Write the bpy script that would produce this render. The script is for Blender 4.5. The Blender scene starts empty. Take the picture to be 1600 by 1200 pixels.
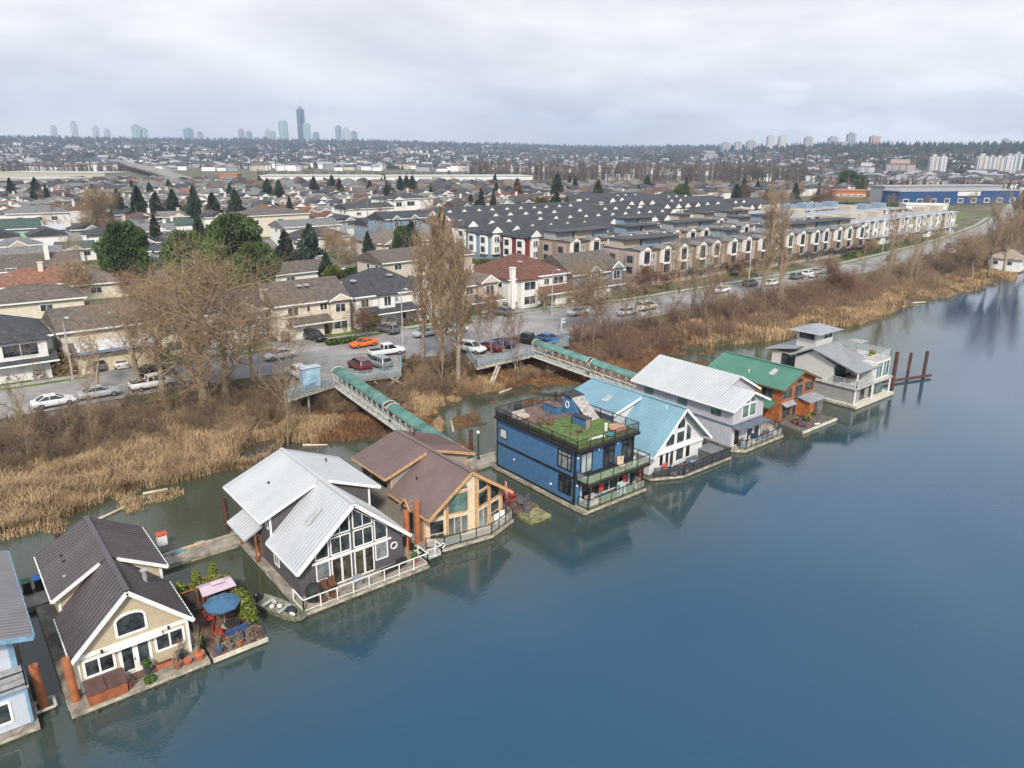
import bpy, math, random
import numpy as np
from mathutils import Vector, Matrix
sc = bpy.context.scene
COL = sc.collection
R = math.radians
# ---------------------------------------------------------------- camera
# world frame: X runs along the row of floating homes, Y runs inland, water at z = 0
F, PIT, ROL, HC, YAW = 1160., R(17.3), R(0.4), 32.0, R(39)
cd = bpy.data.cameras.new('camera'); cam = bpy.data.objects.new('camera', cd); COL.objects.link(cam)
cd.sensor_width = 36; cd.lens = 36 * F / 1600; cd.clip_start = .5; cd.clip_end = 20000
fw = Vector((math.sin(YAW) * math.cos(PIT), math.cos(YAW) * math.cos(PIT), -math.sin(PIT)))
ri = Vector((math.cos(YAW), -math.sin(YAW), 0)); up = ri.cross(fw)
ri2 = ri * math.cos(ROL) - up * math.sin(ROL) * -1
up2 = ri2.cross(fw)
m = Matrix((ri2, up2, -fw)).transposed().to_4x4(); m.translation = Vector((0, 0, HC)); cam.matrix_world = m
sc.camera = cam
def at(px, py, z=0.):
    """world point at height z seen at a point of the 1600 x 1200 picture (used to take distances)"""
    u = (px - 800) / F; v = (600 - py) / F
    d = fw + ri2 * u + up2 * v
    t = (z - HC) / d.z
    return Vector((d.x * t, d.y * t, z))
# ---------------------------------------------------------------- light
SUN_EL, SUN_AZ = R(42), R(215)   # azimuth measured clockwise from +Y
w = bpy.data.worlds.new('World'); sc.world = w; w.use_nodes = True
nt = w.node_tree; nt.nodes.clear()
def nn(t, **k):
    n = nt.nodes.new(t)
    for a, b in k.items(): setattr(n, a, b)
    return n
L = lambda a, b: nt.links.new(a, b)
out = nn('ShaderNodeOutputWorld'); mix = nn('ShaderNodeMixShader')
sky = nn('ShaderNodeTexSky'); sky.sky_type = 'NISHITA'; sky.sun_disc = False
sky.sun_elevation = SUN_EL; sky.sun_rotation = SUN_AZ; sky.air_density = 1.2; sky.dust_density = 1.5
b1 = nn('ShaderNodeBackground'); b1.inputs[1].default_value = .15; L(sky.outputs[0], b1.inputs[0])
b2 = nn('ShaderNodeBackground'); b2.inputs[1].default_value = .98
tc = nn('ShaderNodeTexCoord'); mp = nn('ShaderNodeMapping'); mp.inputs['Scale'].default_value = (1, 1, 3.2)
L(tc.outputs['Generated'], mp.inputs[0])
n1 = nn('ShaderNodeTexNoise'); n1.inputs['Scale'].default_value = 2.6; n1.inputs['Detail'].default_value = 7; n1.inputs['Roughness'].default_value = .55; n1.inputs['Distortion'].default_value = .25
L(mp.outputs[0], n1.inputs[0])
r1 = nn('ShaderNodeValToRGB'); e = r1.color_ramp.elements
e[0].position = .34; e[0].color = (.53, .535, .57, 1); e[1].position = .66; e[1].color = (.84, .83, .835, 1)
L(n1.outputs[0], r1.inputs[0])
# puffy cloud bank low over the horizon
n2 = nn('ShaderNodeTexNoise'); n2.inputs['Scale'].default_value = 9; n2.inputs['Detail'].default_value = 6; n2.inputs['Roughness'].default_value = .5
mp2 = nn('ShaderNodeMapping'); mp2.inputs['Scale'].default_value = (1, 1, 2.6); L(tc.outputs['Generated'], mp2.inputs[0]); L(mp2.outputs[0], n2.inputs[0])
sx = nn('ShaderNodeSeparateXYZ'); L(tc.outputs['Generated'], sx.inputs[0])
band = nn('ShaderNodeValToRGB'); e = band.color_ramp.elements
e[0].position = 0; e[0].color = (.25,) * 3 + (1,); e[1].position = .12; e[1].color = (0, 0, 0, 1)
k = band.color_ramp.elements.new(.035); k.color = (.9,) * 3 + (1,)
L(sx.outputs[2], band.inputs[0])
r2 = nn('ShaderNodeValToRGB'); e = r2.color_ramp.elements
e[0].position = .5; e[0].color = (0, 0, 0, 1); e[1].position = .62; e[1].color = (1, 1, 1, 1); L(n2.outputs[0], r2.inputs[0])
# the bright bank lies towards +X
dx = nn('ShaderNodeMapRange'); dx.inputs[1].default_value = .45; dx.inputs[2].default_value = .85; L(sx.outputs[0], dx.inputs[0])
mm = nn('ShaderNodeMath', operation='MULTIPLY'); L(r2.outputs[0], mm.inputs[0]); L(band.outputs[0], mm.inputs[1])
mm2 = nn('ShaderNodeMath', operation='MULTIPLY'); L(mm.outputs[0], mm2.inputs[0]); L(dx.outputs[0], mm2.inputs[1])
cm = nn('ShaderNodeMix', data_type='RGBA'); cm.inputs[7].default_value = (.93, .93, .96, 1)
L(mm2.outputs[0], cm.inputs[0]); L(r1.outputs[0], cm.inputs[6]); L(cm.outputs[2], b2.inputs[0])
# cloud cover thins out high overhead, bluer sky there
cov = nn('ShaderNodeMapRange'); cov.inputs[1].default_value = .2; cov.inputs[2].default_value = .75; cov.inputs[3].default_value = 1; cov.inputs[4].default_value = .45
L(sx.outputs[2], cov.inputs[0]); L(cov.outputs[0], mix.inputs[0]); L(b1.outputs[0], mix.inputs[1]); L(b2.outputs[0], mix.inputs[2]); L(mix.outputs[0], out.inputs[0])
ld = bpy.data.lights.new('sun', 'SUN'); ld.energy = 2.9; ld.angle = R(7); ld.color = (1, .93, .82)
lo = bpy.data.objects.new('sun', ld); COL.objects.link(lo)
sd = Vector((math.sin(SUN_AZ) * math.cos(SUN_EL), math.cos(SUN_AZ) * math.cos(SUN_EL), math.sin(SUN_EL)))
lo.rotation_euler = sd.to_track_quat('Z', 'Y').to_euler()
sc.view_settings.view_transform = 'Standard'; sc.view_settings.look = 'None'; sc.view_settings.gamma = 1; sc.view_settings.exposure = .72
sc.cycles.max_bounces = 5; sc.cycles.volume_bounces = 0
rnd = random.Random(7)
# ---------------------------------------------------------------- materials
MATS = {}
def mat(name, col, rough=.7, var=.12, scale=2., metal=0., bump=0., kind=None, p=.15, spec=.5, col2=None, space='Object', objvar=0., ior=None):
    if name in MATS: return MATS[name]
    M = bpy.data.materials.new(name); M.use_nodes = True; t = M.node_tree; b = t.nodes['Principled BSDF']
    new = t.nodes.new; ln = t.links.new
    b.inputs['Roughness'].default_value = rough; b.inputs['Metallic'].default_value = metal
    b.inputs['Specular IOR Level'].default_value = spec
    if ior: b.inputs['IOR'].default_value = ior
    tc = new('ShaderNodeTexCoord')
    src = tc.outputs['Object']
    if space == 'World': src = new('ShaderNodeNewGeometry').outputs['Position']
    no = new('ShaderNodeTexNoise'); no.inputs['Scale'].default_value = scale; no.inputs['Detail'].default_value = 6; no.inputs['Roughness'].default_value = .65
    ln(src, no.inputs[0])
    c2 = col2 or tuple(c * (1 - 2.2 * var) for c in col)
    c1 = col if col2 else tuple(min(1, c * (1 + 1.4 * var)) for c in col)
    rp = new('ShaderNodeValToRGB'); e = rp.color_ramp.elements
    e[0].position = .36; e[0].color = (*c2, 1); e[1].position = .64; e[1].color = (*c1, 1)
    ln(no.outputs[0], rp.inputs[0]); cur = rp.outputs[0]
    height = None
    if kind in ('siding', 'vert', 'plank', 'course'):
        s = new('ShaderNodeSeparateXYZ'); ln(src, s.inputs[0])
        if kind in ('siding', 'course'): v = s.outputs[2]
        elif kind == 'vert':
            a = new('ShaderNodeMath'); a.operation = 'ADD'; ln(s.outputs[0], a.inputs[0]); ln(s.outputs[1], a.inputs[1]); v = a.outputs[0]
        else: v = s.outputs[0]
        d = new('ShaderNodeMath'); d.operation = 'DIVIDE'; ln(v, d.inputs[0]); d.inputs[1].default_value = p
        f = new('ShaderNodeMath'); f.operation = 'FRACT'; ln(d.outputs[0], f.inputs[0])
        mr = new('ShaderNodeValToRGB'); e = mr.color_ramp.elements
        e[0].position = 0; e[0].color = (.55,) * 3 + (1,); e[1].position = .16; e[1].color = (1, 1, 1, 1)
        ln(f.outputs[0], mr.inputs[0]); height = mr.outputs[0]
        mx = new('ShaderNodeMix'); mx.data_type = 'RGBA'; mx.blend_type = 'MULTIPLY'; mx.inputs[0].default_value = .6
        ln(cur, mx.inputs[6]); ln(mr.outputs[0], mx.inputs[7]); cur = mx.outputs[2]
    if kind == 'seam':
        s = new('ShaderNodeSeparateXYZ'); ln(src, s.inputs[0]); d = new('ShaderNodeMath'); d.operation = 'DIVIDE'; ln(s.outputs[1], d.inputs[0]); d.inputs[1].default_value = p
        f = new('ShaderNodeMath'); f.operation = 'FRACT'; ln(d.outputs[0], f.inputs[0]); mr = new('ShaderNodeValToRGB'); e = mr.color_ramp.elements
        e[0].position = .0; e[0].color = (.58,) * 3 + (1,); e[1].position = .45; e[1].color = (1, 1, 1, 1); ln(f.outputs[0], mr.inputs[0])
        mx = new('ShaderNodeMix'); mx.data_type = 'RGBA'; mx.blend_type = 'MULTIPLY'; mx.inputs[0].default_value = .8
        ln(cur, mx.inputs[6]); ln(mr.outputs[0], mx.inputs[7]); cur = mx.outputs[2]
    if kind == 'shingle':
        br = new('ShaderNodeTexVoronoi'); br.inputs['Scale'].default_value = 2.6; mpp = new('ShaderNodeMapping'); mpp.inputs['Scale'].default_value = (1, 2.2, 4); ln(src, mpp.inputs[0]); ln(mpp.outputs[0], br.inputs[0])
        mx = new('ShaderNodeMix'); mx.data_type = 'RGBA'; mx.blend_type = 'MULTIPLY'; mx.inputs[0].default_value = .35
        hs = new('ShaderNodeSeparateColor'); ln(br.outputs['Color'], hs.inputs[0])
        ln(cur, mx.inputs[6]); ln(hs.outputs[0], mx.inputs[7]); cur = mx.outputs[2]
    if objvar:
        oi = new('ShaderNodeObjectInfo'); hv = new('ShaderNodeHueSaturation')
        mr2 = new('ShaderNodeMapRange'); mr2.inputs[3].default_value = 1 - objvar; mr2.inputs[4].default_value = 1 + objvar
        ln(oi.outputs['Random'], mr2.inputs[0]); ln(mr2.outputs[0], hv.inputs['Value']); ln(cur, hv.inputs['Color']); cur = hv.outputs[0]
    ln(cur, b.inputs['Base Color'])
    if bump or height is not None:
        bp = new('ShaderNodeBump'); bp.inputs['Strength'].default_value = bump or .4; bp.inputs['Distance'].default_value = .03
        ln(height if height is not None else no.outputs[0], bp.inputs['Height']); ln(bp.outputs[0], b.inputs['Normal'])
    MATS[name] = M; return M
def roofmat(name, col): return mat(name, col, .85, .16, 1.3, kind='shingle')
def glass(name='window_glass', col=(.045, .055, .06), rough=.06):
    return mat(name, col, rough, .5, .9, spec=.7, objvar=.3)
G = glass(); GC = mat('curtained_glass', (.22, .25, .25), .1, .3, .6, spec=.7, objvar=.3)
GG = mat('green_glass', (.10, .17, .15), .08, .3, .6, spec=.7)
def clear(name, tint=(.75, .85, .85), a=.10, rough=.05):
    if name in MATS: return MATS[name]
    M = bpy.data.materials.new(name); M.use_nodes = True; b = M.node_tree.nodes['Principled BSDF']
    b.inputs['Base Color'].default_value = (*tint, 1); b.inputs['Alpha'].default_value = a; b.inputs['Roughness'].default_value = rough
    MATS[name] = M; return M
WHT = mat('white_trim', (.74, .74, .72), .5, .04)
BLK = mat('black_metal', (.018, .018, .02), .45, .2)
GREYM = mat('galvanised_metal', (.45, .46, .46), .45, .12, metal=.3)
DECKW = mat('weathered_deck', (.27, .235, .19), .85, .22, 1.2, kind='plank', p=.14)
DECKD = mat('dark_deck', (.11, .095, .08), .85, .2, 1.2, kind='plank', p=.14)
ALG = mat('waterline_algae', (.045, .05, .028), .6, .3, 2)
CONC = mat('float_concrete', (.36, .33, .26), .9, .25, 1.4, bump=.5)
RUST = mat('rusty_steel', (.33, .115, .045), .8, .14, 1.2, bump=.15)
RUSTD = mat('dark_rusty_steel', (.085, .038, .028), .85, .3, 3., bump=.4)
TURF = mat('artificial_turf', (.09, .145, .035), .95, .25, 3., bump=.6)
LOG = mat('wet_logs', (.06, .055, .04), .8, .4, 2.)
TERRA = mat('terracotta', (.42, .13, .06), .8, .15, 4)
SOIL = mat('soil', (.05, .035, .025), .95, .2, 8)
# ---------------------------------------------------------------- mesh builder
class MB:
    def __init__(s): s.v = []; s.f = []; s.m = []; s.T = None
    def add(s, vs, fs, mi=0):
        o = len(s.v)
        if s.T is not None: vs = [tuple(s.T @ Vector(v)) for v in vs]
        s.v += [tuple(v) for v in vs]; s.f += [tuple(i + o for i in f) for f in fs]; s.m += [mi] * len(fs); return s
    def box(s, x0, x1, y0, y1, z0, z1, mi=0):
        return s.add([(x0, y0, z0), (x1, y0, z0), (x1, y1, z0), (x0, y1, z0), (x0, y0, z1), (x1, y0, z1), (x1, y1, z1), (x0, y1, z1)],
                     [(0, 3, 2, 1), (4, 5, 6, 7), (0, 1, 5, 4), (1, 2, 6, 5), (2, 3, 7, 6), (3, 0, 4, 7)], mi)
    def pris(s, pts, off, mi=0, cap=(1, 1)):
        n = len(pts); off = Vector(off); a = [Vector(p) for p in pts]; b = [p + off for p in a]
        fs = [(i, (i + 1) % n, (i + 1) % n + n, i + n) for i in range(n)]
        if cap[0]: fs.append(tuple(range(n - 1, -1, -1)))
        if cap[1]: fs.append(tuple(range(n, 2 * n)))
        return s.add(a + b, fs, mi)
    def bar(s, p, q, w=.06, h=None, mi=0, upv=(0, 0, 1)):
        p = Vector(p); q = Vector(q); d = (q - p)
        if d.length < 1e-6: return s
        d.normalize(); a = d.cross(Vector(upv))
        if a.length < 1e-3: a = d.cross(Vector((0, 1, 0)))
        a.normalize(); b = a.cross(d); h = h or w; a *= w / 2; b *= h / 2
        vs = [p - a - b, p + a - b, p + a + b, p - a + b, q - a - b, q + a - b, q + a + b, q - a + b]
        return s.add(vs, [(0, 1, 2, 3), (7, 6, 5, 4), (0, 4, 5, 1), (1, 5, 6, 2), (2, 6, 7, 3), (3, 7, 4, 0)], mi)
    def tube(s, p, q, r0, r1=None, n=8, mi=0, cap=True):
        p = Vector(p); q = Vector(q); r1 = r0 if r1 is None else r1; d = (q - p).normalized()
        a = d.orthogonal().normalized(); b = d.cross(a); vs = []
        for c, r in ((p, r0), (q, r1)):
            for i in range(n):
                t = 2 * math.pi * i / n; vs.append(c + (a * math.cos(t) + b * math.sin(t)) * r)
        fs = [(i, (i + 1) % n, (i + 1) % n + n, i + n) for i in range(n)]
        if cap: fs += [tuple(range(n - 1, -1, -1)), tuple(range(n, 2 * n))]
        return s.add(vs, fs, mi)
    def lathe(s, c, prof, n=12, mi=0):
        vs = []; c = Vector(c)
        for r, z in prof:
            for i in range(n):
                t = 2 * math.pi * i / n; vs.append(c + Vector((r * math.cos(t), r * math.sin(t), z)))
        fs = []
        for j in range(len(prof) - 1):
            for i in range(n): fs.append((j * n + i, j * n + (i + 1) % n, (j + 1) * n + (i + 1) % n, (j + 1) * n + i))
        fs += [tuple(range(n - 1, -1, -1)), tuple((len(prof) - 1) * n + i for i in range(n))]
        return s.add(vs, fs, mi)
    def slab(s, a, b, c, d, th=.14, mi=0):
        """a,b top edge, c,d low edge; thickened downwards"""
        return s.pris([a, d, c, b], (0, 0, -th), mi)
    def ribs(s, a, b, c, d, step=.42, w=.045, h=.06, mi=0):
        a, b, c, d = map(Vector, (a, b, c, d)); n = max(2, int((b - a).length / step)); nz = (b - a).cross(d - a).normalized()
        if nz.z < 0: nz = -nz
        for i in range(n + 1):
            t = i / n; s.bar(a.lerp(b, t) + nz * .012, d.lerp(c, t) + nz * .012, w, h, mi, nz)
        return s
    def mesh(s, name, mats, smooth=False):
        me = bpy.data.meshes.new(name); me.from_pydata(s.v, [], s.f)
        for x in (mats if isinstance(mats, (list, tuple)) else [mats]): me.materials.append(x)
        if any(s.m): me.polygons.foreach_set('material_index', s.m)
        if smooth: me.polygons.foreach_set('use_smooth', [True] * len(me.polygons))
        me.update(); return me
def tag(o, label=None, cat=None, group=None, kind=None):
    if label: o['label'] = label
    if cat: o['category'] = cat
    if group: o['group'] = group
    if kind: o['kind'] = kind
    return o
def obj(name, mb, mats, parent=None, smooth=False, label=None):
    me = mb.mesh(name, mats, smooth) if isinstance(mb, MB) else mb
    o = bpy.data.objects.new(name, me); COL.objects.link(o)
    if parent: o.parent = parent
    if label: o['label'] = label
    return o
def thing(name, label, cat, loc=(0, 0, 0), rz=0, group=None):
    o = bpy.data.objects.new(name, None); COL.objects.link(o); o.location = loc; o.rotation_euler = (0, 0, rz); o.empty_display_size = .2
    return tag(o, label, cat, group)
def single(name, mb, mats, label, cat, loc=(0, 0, 0), rz=0, group=None, smooth=False):
    o = obj(name, mb, mats, smooth=smooth); o.location = loc; o.rotation_euler = (0, 0, rz); return tag(o, label, cat, group)
def kids(o, K={}):
    return [c for c in o.children]
def dup(o, loc, rz=None, label=None, group=None, scale=None, mapm=None):
    def cp(x, par):
        c = x.copy(); COL.objects.link(c)
        if par: c.parent = par
        for ch in KIDS.get(x, ()): cp(ch, c)
        return c
    r = cp(o, None); r.location = loc
    if rz is not None: r.rotation_euler = (0, 0, rz)
    if scale: r.scale = scale if isinstance(scale, (tuple, list)) else (scale,) * 3
    if label: r['label'] = label
    if group: r['group'] = group
    return r
KIDS = {}
def reg(o):
    """remember a prototype's children"""
    for x in [o] + list(o.children_recursive): KIDS[x] = list(x.children)
    return o
def fastmesh(name, V, Fq, mats, mi=None, smooth=False):
    """V (n,3), Fq (m,k) with k = 3 or 4"""
    me = bpy.data.meshes.new(name); V = np.asarray(V, np.float32); Fq = np.asarray(Fq, np.int32); m_, k = Fq.shape
    me.vertices.add(len(V)); me.vertices.foreach_set('co', V.ravel()); me.loops.add(m_ * k); me.loops.foreach_set('vertex_index', Fq.ravel())
    me.polygons.add(m_); me.polygons.foreach_set('loop_start', np.arange(0, m_ * k, k, dtype=np.int32))
    for x in (mats if isinstance(mats, (list, tuple)) else [mats]): me.materials.append(x)
    if mi is not None: me.polygons.foreach_set('material_index', np.asarray(mi, np.int32))
    if smooth: me.polygons.foreach_set('use_smooth', np.ones(m_, bool))
    me.update(calc_edges=True); me.validate(); return me
# wall-plane helpers
def plane(o, u, n):
    o, u, n = Vector(o), Vector(u).normalized(), Vector(n).normalized()
    return lambda x, z, off=0.: o + u * x + n * off + Vector((0, 0, z))
def window(root, pl, pts, fm=None, gm=None, mull=(), fw_=.09, name='window', d=.05):
    fm = fm or WHT; gm = gm or G
    m = MB(); n = len(pts)
    nrm = (pl(0, 0, 1) - pl(0, 0, 0))
    for i in range(n):
        a, b = pts[i], pts[(i + 1) % n]; ex = d * (1 + .06 * i)
        m.bar(pl(*a, ex / 2), pl(*b, ex / 2), ex, fw_, 0, (b[0] - a[0], 0, 0) if False else nrm.cross(pl(*b) - pl(*a)))
    for j, (a, b) in enumerate(mull):
        ex = d * (.8 - .03 * j); m.bar(pl(*a, ex / 2), pl(*b, ex / 2), ex, fw_ * .75, 0, nrm.cross(pl(*b) - pl(*a)))
    fr = obj(name, m, fm, root)
    g = MB(); g.add([pl(*p, .012) for p in pts], [tuple(range(n))]); obj('pane', g, gm, fr)
    return fr
def rect(x0, x1, z0, z1): return [(x0, z0), (x1, z0), (x1, z1), (x0, z1)]
def vm(x, z0, z1): return ((x, z0), (x, z1))
def hm(z, x0, x1): return ((x0, z), (x1, z))
def lathe_arch(x0, x1, z0, z1, rise, n=8):
    p = [(x1, z0), (x1, z1)]; cx = (x0 + x1) / 2; r = (x1 - x0) / 2
    for i in range(1, n): t = math.pi * i / n; p.append((cx + r * math.cos(t), z1 + rise * math.sin(t)))
    return [(x0, z0)] + p + [(x0, z1)]
def railing(root, pts, z, h=1.05, sp=1.5, m=None, gl=None, name='railing', bal=0, closed=False):
    m = m or BLK; b = MB(); g = MB(); seg = list(zip(pts, pts[1:] + pts[:1] if closed else pts[1:]))
    for (x0, y0), (x1, y1) in seg:
        n = max(1, round(math.hypot(x1 - x0, y1 - y0) / sp))
        for i in range(n + 1):
            t = i / n; x = x0 + (x1 - x0) * t; y = y0 + (y1 - y0) * t; b.box(x - .035, x + .035, y - .035, y + .035, z, z + h)
        b.bar((x0, y0, z + h), (x1, y1, z + h), .08, .05); b.bar((x0, y0, z + .12), (x1, y1, z + .12), .04, .04)
        if bal:
            k = int(math.hypot(x1 - x0, y1 - y0) / bal)
            for i in range(1, k): t = i / k; x = x0 + (x1 - x0) * t; y = y0 + (y1 - y0) * t; b.bar((x, y, z + .12), (x, y, z + h - .02), .025)
        if gl: g.bar((x0, y0, z + h * .55), (x1, y1, z + h * .55), .012, h * .74)
    r = obj(name, b, m, root)
    if gl: obj('glass_panel', g, gl, r)
    return r
# ---------------------------------------------------------------- terrain
SH = [(-600, 74), (-60, 74), (-20, 73), (2, 72.3), (6, 71.3), (11, 75), (20, 75.2), (26, 75.8), (30, 78.5), (35, 75), (41, 71), (46, 70.5), (50, 77), (56, 80), (60, 79.5), (66, 77), (72, 76.5), (78, 71), (84, 71), (95, 76), (110, 74), (125, 71), (144, 70), (168, 71.5), (198, 71), (227, 70.5), (250, 74), (300, 84), (400, 108), (700, 190), (2500, 650), (9000, 2400)]
RN = [(-900, 97.5), (0, 97), (25, 96.6), (40, 95), (52, 91.5), (65, 88.6), (100, 88.6), (168, 90), (210, 92.5), (260, 99), (338, 114), (450, 142), (700, 215), (2500, 700), (9000, 2500)]
RF = [(-900, 108.5), (0, 108.4), (45, 106.8), (77, 106), (98, 104.6), (115, 101.3), (168, 100.6), (207, 102.5), (260, 108.5), (290, 112.6), (367, 128), (450, 150), (700, 224), (2500, 710), (9000, 2520)]
def lin(T, x): return np.interp(x, [a for a, _ in T], [b for _, b in T])
_g = np.random.RandomState(3); _P = _g.rand(256, 256)
def vnoise(x, y):
    x = np.asarray(x, float); y = np.asarray(y, float); xi = np.floor(x).astype(int); yi = np.floor(y).astype(int); fx = x - xi; fy = y - yi
    fx = fx * fx * (3 - 2 * fx); fy = fy * fy * (3 - 2 * fy); q = lambda a, b: _P[a % 256, b % 256]
    return (q(xi, yi) * (1 - fx) + q(xi + 1, yi) * fx) * (1 - fy) + (q(xi, yi + 1) * (1 - fx) + q(xi + 1, yi + 1) * fx) * fy
def fbm(x, y, o=4):
    s = 0; a = .5
    for i in range(o): s = s + a * vnoise(x * 2 ** i + 17 * i, y * 2 ** i + 5 * i); a /= 2
    return s
def sstep(x): x = np.clip(x, 0, 1); return x * x * (3 - 2 * x)
def ground(x, y):
    x = np.asarray(x, float); y = np.asarray(y, float)
    sh = lin(SH, x) + (fbm(x / 6, y / 6) - .47) * 5; rn = lin(RN, x)
    d = y - sh
    z = np.where(d < 0, np.maximum(-1.6, d * .25), .28 * sstep(d / 4))
    # wet hollows inside the marsh
    wet = sstep((fbm(x / 9 + 40, y / 7, 3) - .46) / .08) * sstep((rn - 9 - y) / 5) * np.where(x > 24, 1, .35)
    z = np.where(d > 0, z - wet * .42, z)
    b = sstep((y - (rn - 9.5)) / 8.2); z = z * (1 - b) + 3.0 * b
    z = z + (fbm(x / 2.3, y / 2.3) - .47) * .5 * b * (1 - b) * 4
    # hills far inland
    r = np.hypot(x, y); a = np.degrees(np.arctan2(y, x))
    w = sstep((a - 22) / 26)                        # 0 to the right, 1 to the left
    d1 = 760 + 500 * w; d2 = 2100 + 2300 * w; hh = 31 + 29 * w
    mid = np.exp(-((a - 44) / 9) ** 2); hh = hh - 20 * mid
    h = sstep((r - d1) / (d2 - d1)) * hh * (.85 + .3 * fbm(x / 500, y / 500, 3))
    return z + np.where(y > 150, h, 0)
def gz(x, y): return float(ground(x, y))
def spaced(*segs):
    o = []
    for a, b, st in segs:
        o += list(np.arange(a, b, st))
    o.append(segs[-1][1]); return np.array(o)
xs = spaced((-9000, -1000, 400), (-1000, -80, 40), (-80, -30, 4), (-30, 130, .9), (130, 280, 1.6), (280, 460, 6), (460, 3000, 55), (3000, 9000, 400))
ys = spaced((52, 66, 2), (66, 100, .8), (100, 112, 3), (112, 200, 8), (200, 3200, 55), (3200, 12000, 500))
XX, YY = np.meshgrid(xs, ys); ZZ = ground(XX, YY); nx, ny = len(xs), len(ys)
idx = np.arange(nx * ny).reshape(ny, nx); Fq = np.stack([idx[:-1, :-1], idx[:-1, 1:], idx[1:, 1:], idx[1:, :-1]], -1).reshape(-1, 4)
LAND = bpy.data.materials.new('land'); LAND.use_nodes = True
def land_nodes():
    t = LAND.node_tree; b = t.nodes['Principled BSDF']; b.inputs['Roughness'].default_value = .95; b.inputs['Specular IOR Level'].default_value = .15; new = t.nodes.new; ln = t.links.new
    g = new('ShaderNodeNewGeometry'); s = new('ShaderNodeSeparateXYZ'); ln(g.outputs['Position'], s.inputs[0])
    def ns(sc_, det=6, ro=.6):
        n = new('ShaderNodeTexNoise'); n.inputs['Scale'].default_value = sc_; n.inputs['Detail'].default_value = det; n.inputs['Roughness'].default_value = ro; ln(g.outputs['Position'], n.inputs[0]); return n.outputs[0]
    def ramp(src, *st):
        r = new('ShaderNodeValToRGB'); e = r.color_ramp.elements
        e[0].position, e[0].color = st[0][0], (*st[0][1], 1); e[1].position, e[1].color = st[-1][0], (*st[-1][1], 1)
        for p_, c in st[1:-1]: k = e.new(p_); k.color = (*c, 1)
        ln(src, r.inputs[0]); return r.outputs[0]
    def mx(f, a, b_):
        n = new('ShaderNodeMix'); n.data_type = 'RGBA'; ln(f, n.inputs[0]); ln(a, n.inputs[6]); ln(b_, n.inputs[7]); return n.outputs[2]
    def rng(src, a, b_):
        n = new('ShaderNodeMapRange'); n.inputs[1].default_value = a; n.inputs[2].default_value = b_; ln(src, n.inputs[0]); return n.outputs[0]
    marsh = ramp(ns(.5, 8, .7), (.3, (.05, .035, .022)), (.5, (.17, .105, .055)), (.68, (.30, .20, .10)))
    bank = ramp(ns(.8, 8, .7), (.32, (.035, .024, .016)), (.55, (.10, .068, .042)), (.75, (.17, .12, .07)))
    town = ramp(ns(.06, 6, .65), (.34, (.13, .12, .105)), (.46, (.095, .105, .04)), (.55, (.15, .12, .085)), (.68, (.22, .21, .195)))
    far = ramp(ns(.012, 7, .7), (.36, (.02, .035, .03)), (.5, (.055, .06, .05)), (.66, (.11, .10, .085)))
    z = s.outputs[2]; c = mx(rng(z, .5, 1.4), marsh, bank); c = mx(rng(z, 2.75, 2.98), c, town); c = mx(rng(z, 3.5, 9), c, far)
    wet = rng(z, .30, .02)
    dk = new('ShaderNodeRGB'); dk.outputs[0].default_value = (.03, .026, .018, 1)
    m3 = new('ShaderNodeMath'); m3.operation = 'MULTIPLY'; ln(wet, m3.inputs[0]); m3.inputs[1].default_value = .6
    c = mx(m3.outputs[0], c, dk.outputs[0]); ln(c, b.inputs['Base Color'])
    bp = new('ShaderNodeBump'); bp.inputs['Strength'].default_value = .8; bp.inputs['Distance'].default_value = .2; ln(ns(1.7, 8, .7), bp.inputs['Height']); ln(bp.outputs[0], b.inputs['Normal'])
land_nodes()
go = obj('ground', fastmesh('ground', np.stack([XX.ravel(), YY.ravel(), ZZ.ravel()], 1), Fq, LAND, smooth=True), None); tag(go, kind='structure')
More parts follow.
